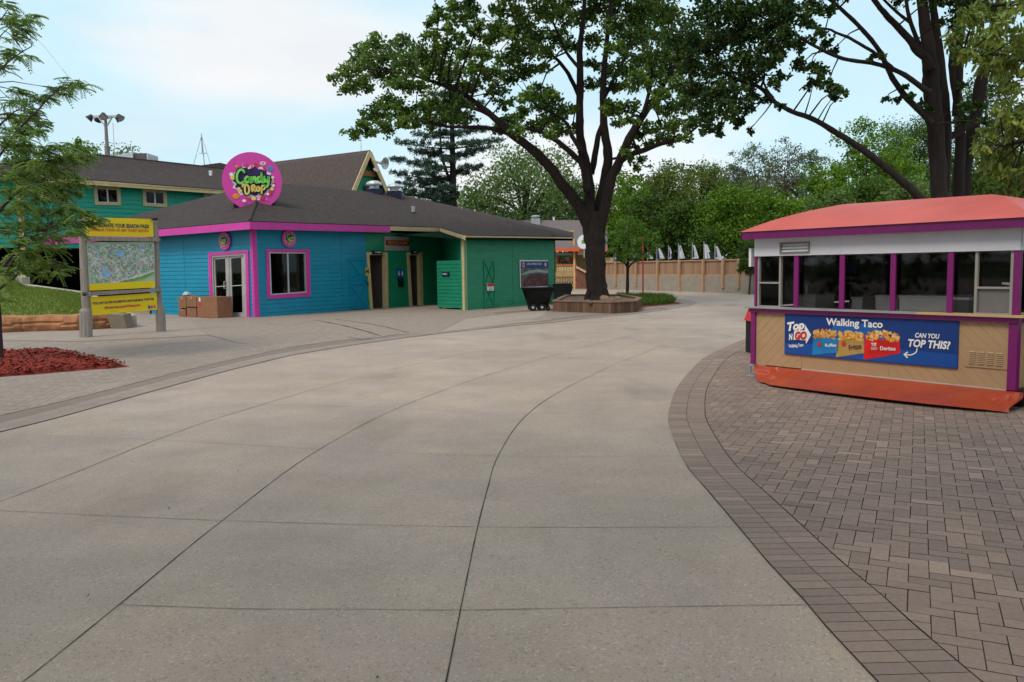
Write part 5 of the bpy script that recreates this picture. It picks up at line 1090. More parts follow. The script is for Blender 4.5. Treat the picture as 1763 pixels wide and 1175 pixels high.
# ================================================================ MAP SIGN
SA, SB = G(148.5, 581), G(277, 571.5); SW = Wall(SA, SB); M_log = mat('weathered_grey_log', (0.27, 0.24, 0.215), 0.9, 0.25, 3, 0.6, 20, streak=(4, 4, .6))
ms = thing('map_sign', 'park map board with yellow panels between two weathered grey log posts', 'sign', SA)
def log(pts, name):
    P = []; R_ = []
    for x, y, w_ in pts: q = SW.hit(x, y, 0); q.z = max(0, q.z); P.append(q); R_.append(w_ / 2 / F * q.y)
    mb = MB(); mb.tube(P, R_, 12, wob=.05); return mb.build(name, M_log, ms, smooth=False)
lp = log([(148.5, 581, 21), (148, 565, 20.5), (147.5, 545, 21), (147, 537, 20), (149, 531, 15), (147, 500, 14), (145, 460, 14), (143, 415, 13), (141.5, 377, 11)], 'post')
rp2 = log([(277.5, 571.5, 16), (277, 555, 16), (275.5, 535, 16), (274, 527, 12), (272, 500, 9.5), (270.5, 450, 9), (268.5, 410, 9), (267, 376, 8.5)], 'post')
mb = MB(); mb.tube([SW.hit(262, 377, .15), SW.hit(270, 377, .15)], .05, 8); mb.build('cross_peg', M_black, ms); mb = MB(); mb.tube([SW.hit(142, 507, .2), SW.hit(149, 506, .25)], .05, 8); mb.build('cross_peg', M_black, ms)
mb = MB(); mb.qbox(SW, [(146, 407), (276, 410), (276, 416), (147, 414.5)], .0, .16); mb.build('rail', M_log, ms); mb = MB(); mb.qbox(SW, [(154, 503), (279, 496.5), (279, 501.5), (154, 510)], .0, .16); mb.build('rail', M_log, ms)
def panel(c, name, m_): mb = MB(); mb.qbox(SW, c, .02, .08); return mb.build(name, m_, ms)
tp_c = [(144.5, 373.7), (263, 377.6), (264, 408.5), (149, 406.5)]; mp_c = [(147, 417), (265.5, 417), (267, 495.5), (154, 501)]; lw_c = [(155.5, 512), (270, 504.5), (271, 533.5), (159, 543.5)]
p1 = panel(tp_c, 'upper_panel', M_yellow); p2 = panel(mp_c, 'map_panel', mat('map_ground', (0.40, 0.52, 0.38), 0.5, 0.3, 2)); p3 = panel(lw_c, 'lower_panel', M_yellow)
def qf(c, fx, fy):
    a = (c[0][0] + (c[1][0] - c[0][0]) * fx, c[0][1] + (c[1][1] - c[0][1]) * fx); b = (c[3][0] + (c[2][0] - c[3][0]) * fx, c[3][1] + (c[2][1] - c[3][1]) * fx); return SW.hit(a[0] + (b[0] - a[0]) * fy, a[1] + (b[1] - a[1]) * fy, .084)
def stext(par, c, s_, fx, fy, wf, hf, m_, name='lettering', bold=.03, shear=0):
    a = qf(c, fx - wf / 2, fy); b = qf(c, fx + wf / 2, fy); o = (a + b) / 2; Fm = Frame(o + SW.n * .004, (b - a), Vector((0, 0, 1))); H = (qf(c, fx, 0) - qf(c, fx, 1)).length
    mb = MB(); text(mb, Fm, s_, 0, -H * hf * .0, H * hf, 0, width=(b - a).length, bold=bold, shear=shear); return mb.build(name, m_, par)
M_ink = mat('dark_blue_ink', (0.015, 0.03, 0.10), 0.6); M_rink = mat('red_ink', (0.62, 0.07, 0.06), 0.6)
stext(p1, tp_c, 'DO YOU HAVE YOUR SEASON PASS?', .49, .43, .90, .21, M_ink); stext(p1, tp_c, 'UPGRADE TODAY AT ANY TICKET BOOTH', .50, .67, .86, .15, M_rink)
stext(p3, lw_c, 'FOLLOW US ON FACEBOOK INSTAGRAM & TWITTER', .49, .36, .93, .13, M_ink); stext(p3, lw_c, '#AmericasLargestWaterpark', .47, .64, .55, .15, M_rink)
def spoly(par, c, pts, m_, name, d=.0): mb = MB(); mb.poly([qf(c, x, y) + SW.n * d for x, y in pts]); return mb.build(name, m_, par)
for x, m_ in ((.86, mat('icon_blue', (0.03, 0.08, 0.3), 0.5)), (.90, mat('icon_pink', (0.6, 0.08, 0.25), 0.5)), (.945, mat('icon_orange', (0.6, 0.2, 0.1), 0.5))): spoly(p3, lw_c, [(x, .72), (x + .032, .72), (x + .032, .9), (x, .9)], m_, 'icon', .003)
Mmap = blotch('map_colours', [(0.10, 0.30, 0.08), (0.45, 0.50, 0.62), (0.62, 0.62, 0.66), (0.20, 0.42, 0.22), (0.5, 0.35, 0.25), (0.22, 0.36, 0.55), (0.30, 0.16, 0.22), (0.60, 0.55, 0.45), (0.12, 0.30, 0.14), (0.45, 0.58, 0.45)], 22)
spoly(p2, mp_c, [(.0, .10), (.2, .06), (.5, .05), (.99, .04), (.99, .66), (.8, .70), (.5, .83), (.3, .84), (.06, .84), (.03, .5)], Mmap, 'map_detail', .003)
M_pool = mat('map_pool_blue', (0.22, 0.48, 0.72), 0.5, 0.15, 8); spoly(p2, mp_c, [(.22, .55), (.30, .60), (.34, .68), (.33, .73), (.26, .73), (.21, .66)], M_pool, 'map_pool', .006); spoly(p2, mp_c, [(.44, .18), (.52, .18), (.56, .25), (.53, .31), (.45, .29), (.42, .24)], M_pool, 'map_pool', .006)
spoly(p2, mp_c, [(.30, .845), (.55, .80), (.8, .70), (.99, .62), (.99, .645), (.8, .73), (.55, .835), (.35, .86)], mat('map_road', (0.7, 0.7, 0.72), 0.5), 'map_road', .008)
spoly(p2, mp_c, [(.45, .835), (.8, .74), (.99, .655), (.99, .69), (.83, .80), (.62, .845)], mat('map_green', (0.16, 0.38, 0.08), 0.5, 0.3, 8), 'map_green', .008)
spoly(p2, mp_c, [(.0, .86), (.5, .855), (1.0, .85), (1.0, .999), (.0, .999)], M_yellow, 'map_footer', .009)

# ================================================================ LEFT BANK: rock kerb, lawn, retaining wall
M_rock = mat('ochre_rock', (0.36, 0.17, 0.085), 0.9, 0.35, 3.0, 1.0, 12)
fl_ = [at(x, 572, Y) for x, Y in ((-90, 24.2), (-20, 24.3), (60, 24.8), (130, 25.0), (170, 25.4), (206, 25.8))]
for p in fl_: p.z = 0
fl2 = smooth_curve([(p.x, p.y) for p in fl_], 16); mb = MB(); n = len(fl2); T = 9; vs = []
from mathutils import noise as mnoise
for i, p in enumerate(fl2):
    f = i / (n - 1); hh = .49 + .012 * math.sin(i * .4) + .012 * math.sin(i * .13); hh *= 1 if f < .92 else (1 - (f - .92) / .08 * .8)
    for j in range(T + 1):
        t = j / T; q = Vector((p.x, p.y, 0)); nz = mnoise.noise(q * 1.6 + Vector((0, 0, t * 1.3))) * .06 + mnoise.noise(q * 5 + Vector((0, 0, t * 3))) * .035
        crack = -.05 if abs(t - (.42 + .06 * math.sin(i * .23))) < .06 else 0; crack += -.05 * (1 if (i % 23) == 5 else 0)
        if t < .85: q += Vector((0, -1, 0)) * (.12 * math.sin(math.pi * min(1, t * 1.1 + .1)) + nz + crack); q.z = hh * t / .85
        else: q += Vector((0, 1, 0)) * ((t - .85) / .15 * .45); q.z = hh - .0
        vs.append(q)
mb.add(vs, [(i * (T + 1) + j, (i + 1) * (T + 1) + j, (i + 1) * (T + 1) + j + 1, i * (T + 1) + j + 1) for i in range(n - 1) for j in range(T)])
rk = mb.build('rock_kerb', M_rock, org=tuple(fl_[2])); tag(rk, 'low ochre artificial rock kerb along the front of the lawn bank', 'kerb')
cap = [at(219, 544, 25.9), at(186, 527, 27.2), at(140, 504, 29), at(90, 497, 30.3), at(38, 490, 31.5)]; cap2 = [at(38, 478, 31.5), at(8, 467, 32.3), at(-90, 452, 34.5)]
rw = thing('retaining_wall', 'sloping grey concrete retaining wall with pale cap between the lawn bank and the dark undercroft', 'wall', (cap[0].x, cap[0].y, 0))
def capwall(pts, name='wall'):
    mb = MB()
    for a, b in zip(pts, pts[1:]):
        nv_ = Vector((b.y - a.y, a.x - b.x, 0)).normalized() * .28; z0 = Vector((0, 0, 1))
        if nv_.y < 0: nv_ = -nv_
        A_, B_ = a.copy(), b.copy(); A_.z = B_.z = -.05; mb.hexa([A_, B_, B_ + nv_, A_ + nv_, a, b, b + nv_, a + nv_])
    return mb.build(name, mat('wall_concrete', (0.36, 0.33, 0.29), 0.85, 0.15, 2, 0.3, 20), rw)
capwall(cap); capwall(cap2)
pb = [at(191, 567, 25.4), at(219, 566, 25.4)]; mb = MB(); zt = Vz(pb[0], 541); mb.hexa([(pb[0].x, 25.4, 0), (pb[1].x, 25.4, 0), (pb[1].x, 25.9, 0), (pb[0].x, 25.9, 0), (pb[0].x - .1, 25.4, zt), (pb[1].x - .12, 25.4, zt - .04), (pb[1].x - .1, 25.9, zt), (pb[0].x - .1, 25.9, zt)]); mb.build('end_pier', mat('pier_concrete', (0.20, 0.165, 0.13), 0.85, 0.12), rw)
# lawn bank
fr_ = [Vector((p.x, p.y + .38, .47)) for p in fl2]; fr_[-1].z = .1; bkl = [at(-90, 460, 34.5), at(8, 475, 32.3), at(38, 491, 31.5), at(90, 499, 30.3), at(140, 507, 29), at(186, 530, 27.2), at(216, 548, 26.2)]
bc_ = smooth_curve([(p.x, p.y) for p in bkl], 8); bz = smooth_curve([(p.x, p.z) for p in bkl], 8)
NS, NT = 40, 14; vs = []
def lawnP(s_, t_):
    a = fr_[min(len(fr_) - 1, int(s_ * (len(fr_) - 1)))]; i = min(len(bc_) - 1, int(s_ * (len(bc_) - 1))); b = Vector((bc_[i].x, bc_[i].y, bz[i].y)); p = a.lerp(b, t_)
    p.z += .10 * math.sin(math.pi * t_) * (1 - s_ * .6) + .03 * mnoise.noise(p * .8); return p
for i in range(NS + 1):
    for j in range(NT + 1): vs.append(lawnP(i / NS, j / NT))
mb = MB(); mb.add(vs, [(i * (NT + 1) + j, (i + 1) * (NT + 1) + j, (i + 1) * (NT + 1) + j + 1, i * (NT + 1) + j + 1) for i in range(NS) for j in range(NT)])
lawn = struct(mb.build('lawn_bank', mat('lawn_soil', (0.14, 0.20, 0.045), 0.95, 0.3, 4), smooth=True))

# ================================================================ SMALL THINGS BY THE SHOP
M_card = mat('cardboard', (0.26, 0.13, 0.072), 0.85, 0.12, 4)
M_tape = mat('packing_tape', (0.55, 0.48, 0.42), 0.4)
def cardbox(px0, px1, py0, py1, d0, d1, label, z0=None, flap=True, tape=True):
    u0, u1 = (WL.hit(px0, py1, d1) - WL.A).dot(WL.u), (WL.hit(px1, py1, d1) - WL.A).dot(WL.u); xm = (px0 + px1) / 2
    a, b = max(0.01, WL.hit(xm, py1, d1).z) if z0 is None else z0, WL.hit(xm, py0, d1).z
    t = thing('cardboard_box', label, 'box', WL.P((u0 + u1) / 2, a, (d0 + d1) / 2), 'cardboard boxes by the shop doors'); mb = MB(); mb.fbox(WL, u0, u1, a, b, d0, d1); mb.build('carton', M_card, t)
    if flap:
        mb = MB(); P = WL.P; mb.add([P(u0, b + .004, d1), P(u1, b + .004, d1), P(u1 - .02, b + .05, d1 - (d1 - d0) * .42), P(u0 + .02, b + .05, d1 - (d1 - d0) * .42)], [(0, 1, 2, 3)])
        mb.build('flap', M_card, t)
    if tape: mb = MB(); um = (u0 + u1) / 2; mb.fbox(WL, um - .03, um + .03, b - (b - a) * .16, b + .001, d1, d1 + .004); mb.build('tape', M_tape, t)
    return b
z1b = cardbox(308, 320, 533, 550.5, .35, .75, 'lower cardboard box of the left stack under the blue wall')
cardbox(307.5, 320.5, 512.5, 532.5, .36, .76, 'upper cardboard box of the left stack, nearest the map sign', z0=z1b + .055)
z1b = cardbox(322.5, 338.5, 531, 550.5, .38, .80, 'lower cardboard box of the middle stack beside the big carton', tape=False)
cardbox(321.5, 338.5, 512, 530.5, .39, .80, 'upper cardboard box of the middle stack beside the big carton', z0=z1b + .055)
cardbox(340.5, 375, 511.5, 551, .30, .95, 'largest cardboard box, standing against the white door frame', flap=False, tape=False)
tt = bpy.data.objects['cardboard_box.004']; mb = MB(); u_ = (WL.hit(343, 520, .95) - WL.A).dot(WL.u); z_ = WL.hit(343, 512, .95).z
mb.fbox(WL, u_, u_ + .09, z_ - .35, z_ - .16, .95, .955); mb.build('paper_label', M_red, tt); mb = MB(); mb.fbox(WL, u_ - .01, u_ + .08, z_ - .16, z_ - .01, .95, .956); mb.build('paper_label', M_white, tt)
q = WL.P((WL.hit(321, 508, .55) - WL.A).dot(WL.u), WL.hit(321, 512, .6).z + .05, .55); t = thing('plastic_bag', 'crumpled clear plastic wrap on top of the left boxes', 'bag', q)
mb = MB(); rr3 = random.Random(4); ring = []
for j in range(5):
    for i in range(10): a = i * .628; r = [.16, .2, .16, .08, .01][j] * rr3.uniform(.7, 1.2); ring.append(q + WL.u * (r * math.cos(a)) + WL.n * (r * .7 * math.sin(a)) + Vector((0, 0, [.0, .05, .11, .15, .17][j] * rr3.uniform(.8, 1.1))))
mb.add(ring, [(j * 10 + i, j * 10 + (i + 1) % 10, (j + 1) * 10 + (i + 1) % 10, (j + 1) * 10 + i) for j in range(4) for i in range(10)]); mb.build('film', mat('cloudy_plastic', (0.42, 0.46, 0.50), 0.3), t)
# tilt cart
M_tub = mat('cart_black', (0.006, 0.006, 0.006), 0.75, 0.2, 3, spec=0.15)
c0 = G(929, 536); sc_ = c0.y / F; tc_ = thing('tilt_cart', 'black plastic tilt cart on small wheels in front of the green end wall', 'cart', c0); FC = Frame(c0, (math.cos(.12), math.sin(.12), 0), (0, 0, 1))
X = lambda px: (px - 929) * sc_; Zc = lambda py: (536 - py) * sc_
mb = MB(); P = FC.P; D = -.75
o_ = [P(X(903), Zc(497), 0), P(X(955), Zc(497), 0), P(X(948), Zc(514), .0), P(X(944), Zc(527), -.1), P(X(914), Zc(530), -.1), P(X(909), Zc(516), 0)]
i_ = [p + FC.n * D for p in o_]
mb.add(o_ + i_, [(0, 1, 2, 3, 4, 5)[::-1], (6, 7, 8, 9, 10, 11)] + [(k, (k + 1) % 6, 6 + (k + 1) % 6, 6 + k) for k in range(1, 6)] + [(0, 5, 11, 6)]); mb.add([p - Vector((0, 0, .15)) for p in (o_[0], o_[1], i_[1], i_[0])], [(0, 1, 2, 3)]); mb.build('tub', M_tub, tc_)
mb = MB(); 
for a, b in ((o_[0], o_[1]), (o_[1], i_[1]), (i_[1], i_[0]), (i_[0], o_[0])): mb.beam(a, b, .06, .06)
mb.build('rim', M_tub, tc_)
mb = MB(); mb.fbox(FC, X(912), X(946), .16, .24, -.65, -.02); mb.build('chassis', M_tub, tc_)
for px, dd, r in ((918, -.05, .13), (918, -.6, .13), (934, -.05, .13), (934, -.6, .13), (945, -.2, .09)):
    mb = MB(); mb.lathe(P(X(px), r + .005, dd), [(r * .6, -.035), (r, -.03), (r, .03), (r * .6, .035)], 16, axis=FC.n); wl_ = mb.build('wheel', M_black, tc_); mb = MB(); mb.lathe(P(X(px), r + .005, dd), [(r * .4, .036), (r * .3, .045)], 10, axis=FC.n); mb.build('hub', M_galv, wl_)
b = G(969, 523.5); lb = thing('lidded_bin', 'low black lidded bin behind the left end of the wooden planter', 'bin', b); sc2 = b.y / F; w2 = 15.5 * sc2
mb = MB(); mb.add([(b.x - w2 * .86, b.y, 0), (b.x + w2 * .86, b.y, 0), (b.x + w2 * .86, b.y + .7, 0), (b.x - w2 * .86, b.y + .7, 0), (b.x - w2 * .95, b.y - .02, 21 * sc2), (b.x + w2 * .95, b.y - .02, 21 * sc2), (b.x + w2 * .95, b.y + .72, 21 * sc2), (b.x - w2 * .95, b.y + .72, 21 * sc2)], [(3, 2, 1, 0), (4, 5, 6, 7), (0, 1, 5, 4), (1, 2, 6, 5), (2, 3, 7, 6), (3, 0, 4, 7)]); mb.build('body', mat('charcoal_plastic', (0.025, 0.025, 0.028), 0.5, spec=.4), lb)
mb = MB(); z_ = 21 * sc2; mb.box(b.x - w2 * 1.02, b.x + w2 * 1.05, b.y - .05, b.y + .76, z_ + .002, z_ + 13 * sc2); mb.tube([(b.x - w2 * .9, b.y - .04, z_ + 13 * sc2), (b.x + w2 * .9, b.y - .04, z_ + 13 * sc2)], .03, 6); mb.build('lid', M_black, lb)

# ================================================================ PLANTER
pp = [G(952, 537), G(1052, 540.5), G(1096, 538), G(1104, 531), G(1072, 523.5), G(975, 523)]; pz = .42
pl = thing('wooden_planter', 'low wooden planter box clad in brown boards around the big oak', 'planter', pp[0]); M_pw = tone_mat('planter_boards', (0.085, 0.048, 0.032), (0.17, 0.10, 0.068), 0.8, noise=.15, nscale=20)
mb = MB()
for a, b in zip(pp, pp[1:] + pp[:1]):
    w_ = Wall(a, b); L_ = w_.L; k = max(1, int(L_ / .14)); mb.fbox(w_, 0, L_, 0, pz - .03, -.06, -.012, tone=.3)
    for i in range(k): mb.fbox(w_, L_ * i / k + .004, L_ * (i + 1) / k - .004, .01, pz - .03, -.012, rnd.uniform(0, .004), tone=rnd.random())
mb.build('boards', M_pw, pl, tone=True)
mb = MB()
for a, b in zip(pp, pp[1:] + pp[:1]): w_ = Wall(a, b); mb.fbox(w_, -.02, w_.L + .02, pz - .03, pz + .015 + rnd.uniform(0, .002), -.18, .03)
mb.build('cap_rail', mat('cap_wood', (0.20, 0.13, 0.09), 0.8, .2, 3), pl)
mb = MB(); mb.poly([(p.x, p.y, pz - .05) for p in pp]); mb.build('soil', mat('brown_soil', (0.16, 0.10, 0.065), 0.95, .3, 4, .6, 20), pl)
def rock(x, y, z, r, m_, label, seed):
    r_ = random.Random(seed); bm = bmesh.new(); bmesh.ops.create_icosphere(bm, subdivisions=3, radius=r)
    for v in bm.verts: n_ = mnoise.noise(v.co * (2.2 / r) * .5 + Vector((seed, 0, 0))); v.co *= 1 + .35 * n_; v.co.z *= .62
    me = bpy.data.meshes.new('rock'); bm.to_mesh(me); bm.free(); me.materials.append(m_); o = bpy.data.objects.new('rock', me); sc.collection.objects.link(o); o.location = (x, y, z); tag(o, label, 'rock', 'rocks in the planter')
M_st = mat('grey_rock', (0.13, 0.105, 0.09), 0.9, .2, 6, .6, 10); M_st2 = mat('tan_rock', (0.22, 0.15, 0.10), 0.9, .2, 6, .6, 10)
for k, (px, py, r, m_, lab) in enumerate(((999, 517.5, .22, M_st, 'round grey rock at the left of the oak trunk in the planter'), (1012, 518.5, .14, M_st, 'small flat grey rock just left of the oak trunk'), (1017, 520, .12, M_st, 'small grey rock touching the left foot of the oak trunk'),
        (1042, 515, .30, M_st2, 'largest tan rock at the right foot of the oak trunk'), (1052, 516.5, .2, M_st2, 'tan rock right of the largest planter rock'), (1062, 514, .18, M_st2, 'rightmost tan rock in the planter'))):
    p = G(px, py + 1, pz - .03); rock(p.x, p.y, pz - .02, r * .8, m_, lab, k + 3)

# ================================================================ PLANTS
nr = np.random.default_rng(11)
def unit(a): return a / np.maximum(1e-9, np.linalg.norm(a, axis=1, keepdims=True))
def leaf_mesh(name, p, ax, sd, l, w_, tone, m_, parent=None, org=None, shape=4):
    """p base points, ax long axis, sd side axis, l length, w half width: one small leaf face each"""
    n = len(p); o3 = np.array(ORG[parent.name]) if parent is not None else np.array(org if org is not None else (0, 0, 0))
    l = np.asarray(l).reshape(-1, 1) * np.ones((n, 1)); w_ = np.asarray(w_).reshape(-1, 1) * np.ones((n, 1)); nn = unit(np.cross(ax, sd))
    if shape == 4: q = [p, p + ax * l * .5 + sd * w_ + nn * l * .08, p + ax * l, p + ax * l * .5 - sd * w_ + nn * l * .08]
    else: q = [p, p + ax * l * .3 + sd * w_, p + ax * l * .75 + sd * w_ * .8, p + ax * l, p + ax * l * .75 - sd * w_ * .8, p + ax * l * .3 - sd * w_]
    k = len(q); co = np.stack(q, 1).reshape(-1, 3) - o3; me = bpy.data.meshes.new(name)
    me.vertices.add(n * k); me.vertices.foreach_set('co', co.astype(np.float32).ravel()); me.loops.add(n * k); me.loops.foreach_set('vertex_index', np.arange(n * k, dtype=np.int32))
    me.polygons.add(n); me.polygons.foreach_set('loop_start', np.arange(n, dtype=np.int32) * k); me.update(calc_edges=True)
    a = me.attributes.new('tone', 'FLOAT', 'FACE'); a.data.foreach_set('value', np.clip(tone, 0, 1).astype(np.float32)); me.materials.append(m_)
    o = bpy.data.objects.new(name, me); sc.collection.objects.link(o)
    if parent is not None: o.parent = parent
    else: o.location = tuple(o3)
    ORG[o.name] = Vector(o3); return o
def crown(clumps, per, size, aspect=.45, sub=.38, upb=.5, droop=0.0, tvar=.22, flat=1.0):
    """clumps: (centre, rx, ry, rz). Leaves gather in small bunches inside each clump."""
    P, T = [], []
    for c, rx, ry, rz in clumps:
        n = int(per * (rx * rz + rx * ry + ry * rz) / 3) + 20; k = max(5, n // 22); d = unit(nr.normal(size=(k, 3))) * (nr.random((k, 1)) ** .45); sc3 = np.array([rx, ry, rz]); cc = np.array(c) + d * sc3
        tn = nr.normal(.5, tvar, k); idx = nr.integers(0, k, n); r = min(rx, ry, rz) * sub
        P.append(cc[idx] + nr.normal(size=(n, 3)) * np.array([r, r, r * .8 * flat]) * .62); T.append(tn[idx] + nr.normal(0, .13, n))
    P = np.concatenate(P); T = np.concatenate(T); n = len(P)
    nrm = unit(nr.normal(size=(n, 3)) + np.array([0, 0, upb])); a = unit(np.cross(nrm, nr.normal(size=(n, 3))) + np.array([0, 0, -droop])); s_ = unit(np.cross(nrm, a)); l = size * nr.uniform(.65, 1.35, n)
    return P, a, s_, l, l * aspect * .5, T
M_bark = mat('oak_bark', (0.021, 0.015, 0.0135), 0.95, .35, 3, 1.0, 9, streak=(3, 3, .5))
M_bark2 = mat('grey_bark', (0.026, 0.019, 0.018), 0.95, .35, 3, 1.0, 9, streak=(3, 3, .5))
M_leaf = tone_mat('oak_leaves', (0.032, 0.076, 0.012), (0.19, 0.31, 0.05), .5, .4, spec=.35)
def limb(mb, pts, Y, n=9, sub=5, wob=0.02):
    """pts: (px, py, radius px[, dY])"""
    P = [at(p[0], p[1], Y + (p[3] if len(p) > 3 else 0)) for p in pts]; R_ = [p[2] / F * (Y + (p[3] if len(p) > 3 else 0)) for p in pts]; Q = [P[0] * 2 - P[1]] + P + [P[-1] * 2 - P[-2]]; o, r = [], []
    for i in range(1, len(Q) - 2):
        for k in range(sub):
            t = k / sub; o.append(.5 * ((2 * Q[i]) + (Q[i + 1] - Q[i - 1]) * t + (2 * Q[i - 1] - 5 * Q[i] + 4 * Q[i + 1] - Q[i + 2]) * t * t + (3 * Q[i] - Q[i - 1] - 3 * Q[i + 1] + Q[i + 2]) * t ** 3)); r.append((R_[i - 1] + (R_[i] - R_[i - 1]) * t) * (1 + rnd.uniform(-.05, .05)))
    o.append(Q[-2]); r.append(R_[-1]); mb.tube(o, r, n, wob=.06); return [(p, q) for p, q in zip(o, r)]
def twigs(mb, sk, clumps, r0=.028, every=1, fan=3):
    A = np.array([list(p) for p, r in sk])
    for c, rx, ry, rz in clumps:
        c = Vector(c); i = int(np.argmin(((A - np.array(c)) ** 2).sum(1))); s_ = sk[i][0]; L_ = (c - s_).length
        if L_ < .15: continue
        m_ = s_.lerp(c, .5) + Vector((rnd.uniform(-.1, .1), rnd.uniform(-.1, .1), rnd.uniform(0, .12))) * L_; rr = min(sk[i][1] * .7, r0 * (1 + L_ * .35)); mb.tube([s_, m_, c], [rr, rr * .7, rr * .35], 5, cap=False)
        for k in range(fan): e = c + Vector((rnd.uniform(-1, 1) * rx, rnd.uniform(-1, 1) * ry, rnd.uniform(-.6, .8) * rz)); mb.tube([m_.lerp(c, .6), c.lerp(e, .4), e], [rr * .4, rr * .28, rr * .12], 4, cap=False)
def pclumps(L_, Y, spread, ysc=1.0):
    o = []
    for q in L_:
        x, y, r = q[:3]; ry_ = q[3] if len(q) > 3 else r * .62; dY = q[4] if len(q) > 4 else rnd.uniform(-spread, spread); Yc = Y + dY; p = at(x, y, Yc); o.append((tuple(p), r / F * Yc, r / F * Yc * ysc, ry_ / F * Yc))
    return o

# ---- the big oak in the planter
OY = 33.0; ob = G(1028, 520, .35); ob = at(1028, 519, OY); ob.z = .35
oak = thing('oak_tree', 'big spreading dark-trunked oak growing out of the wooden planter', 'tree', ob)
mb = MB(); sk = []
sk += limb(mb, [(1029, 524, 22), (1028, 510, 19), (1026, 480, 17), (1025, 440, 17), (1024, 410, 18), (1024, 385, 15), (1024, 365, 9)], OY, 16)
sk += limb(mb, [(1019, 412, 12.0), (1008, 375, 11.2), (990, 345, 10.4), (968, 318, 9.2), (946, 287, 8.4), (912, 254, 7.6), (884, 234, 6.8), (852, 204, 5.6), (820, 178, 4.4), (798, 163, 4.0), (770, 150, 3.2), (730, 136, 2.4), (690, 126, 1.6), (650, 120, 0.8)], OY, 12)
sk += limb(mb, [(884, 234, 4.4), (858, 224, 4.0), (832, 220, 3.36), (795, 219, 2.8), (761, 217, 2.4), (725, 205, 1.76), (690, 200, 1.28), (650, 225, 0.8)], OY + .2, 8)
sk += limb(mb, [(852, 204, 3.2, 0), (815, 186, 2.8, 1), (780, 184, 2.4, 2), (735, 187, 1.6, 3), (690, 185, 0.96, 3)], OY, 8)
sk += limb(mb, [(1012, 330, 7.2), (1004, 285, 6.4), (992, 272, 5.2), (970, 252, 4.8), (951, 238, 4.0), (928, 226, 3.2), (900, 222, 2.4), (870, 218, 1.6)], OY - .5, 8)
sk += limb(mb, [(1003, 262, 4.8), (985, 235, 3.6), (975, 212, 2.8), (950, 195, 2.0), (925, 185, 1.2)], OY - 1, 8)
sk += limb(mb, [(1021, 400, 11.2), (1016, 360, 9.6), (1013, 310, 8.8), (1004, 265, 8.0), (999, 235, 7.2), (998, 190, 6.4), (999, 130, 6.0), (998, 90, 5.2), (1002, 50, 4.0), (1006, 5, 3.2), (1008, -50, 2.4)], OY, 12)
sk += limb(mb, [(998, 168, 4.0), (985, 140, 3.6), (972, 118, 3.2), (950, 95, 2.4), (915, 75, 2.0), (880, 65, 1.2)], OY + 1, 8)
sk += limb(mb, [(999, 120, 3.2), (975, 90, 2.56), (955, 45, 2.0), (940, 10, 1.2)], OY - 1, 7)
sk += limb(mb, [(1027, 405, 11.2), (1034, 350, 9.6), (1043, 300, 8.4), (1047, 270, 8.0), (1043, 240, 7.2), (1040, 215, 6.4), (1038, 170, 5.6), (1040, 120, 4.8), (1046, 60, 4.0), (1052, 0, 3.2), (1056, -60, 2.4)], OY + .3, 12)
sk += limb(mb, [(1018, 300, 5.6), (1024, 270, 5.2), (1030, 235, 4.8), (1040, 205, 3.6)], OY + .4, 8)
sk += limb(mb, [(1031, 400, 10.4), (1044, 345, 9.2), (1052, 308, 8.8), (1066, 280, 8.0), (1083, 240, 7.2), (1104, 204, 6.4), (1125, 172, 5.2), (1150, 135, 4.0), (1175, 100, 3.2), (1205, 60, 2.0)], OY, 12)
sk += limb(mb, [(1068, 278, 5.2), (1085, 267, 4.8), (1106, 260, 4.4), (1140, 247, 4.0), (1172, 240, 2.8), (1205, 215, 1.6)], OY - .5, 9)
sk += limb(mb, [(1104, 205, 4.0), (1115, 170, 3.2), (1122, 130, 2.4), (1120, 80, 1.6)], OY - 1, 8)
sk += limb(mb, [(1040, 170, 3.2), (1060, 130, 2.8), (1080, 90, 2.0), (1090, 40, 1.2)], OY + 1, 8)
for x, r in ((1011, 6), (1046, 6)): limb(mb, [(1028 + (x - 1028) * .55, 492, r), (x, 515, r * .9), (x + (x - 1028) * .2, 524, r * .4)], OY - .2, 7)
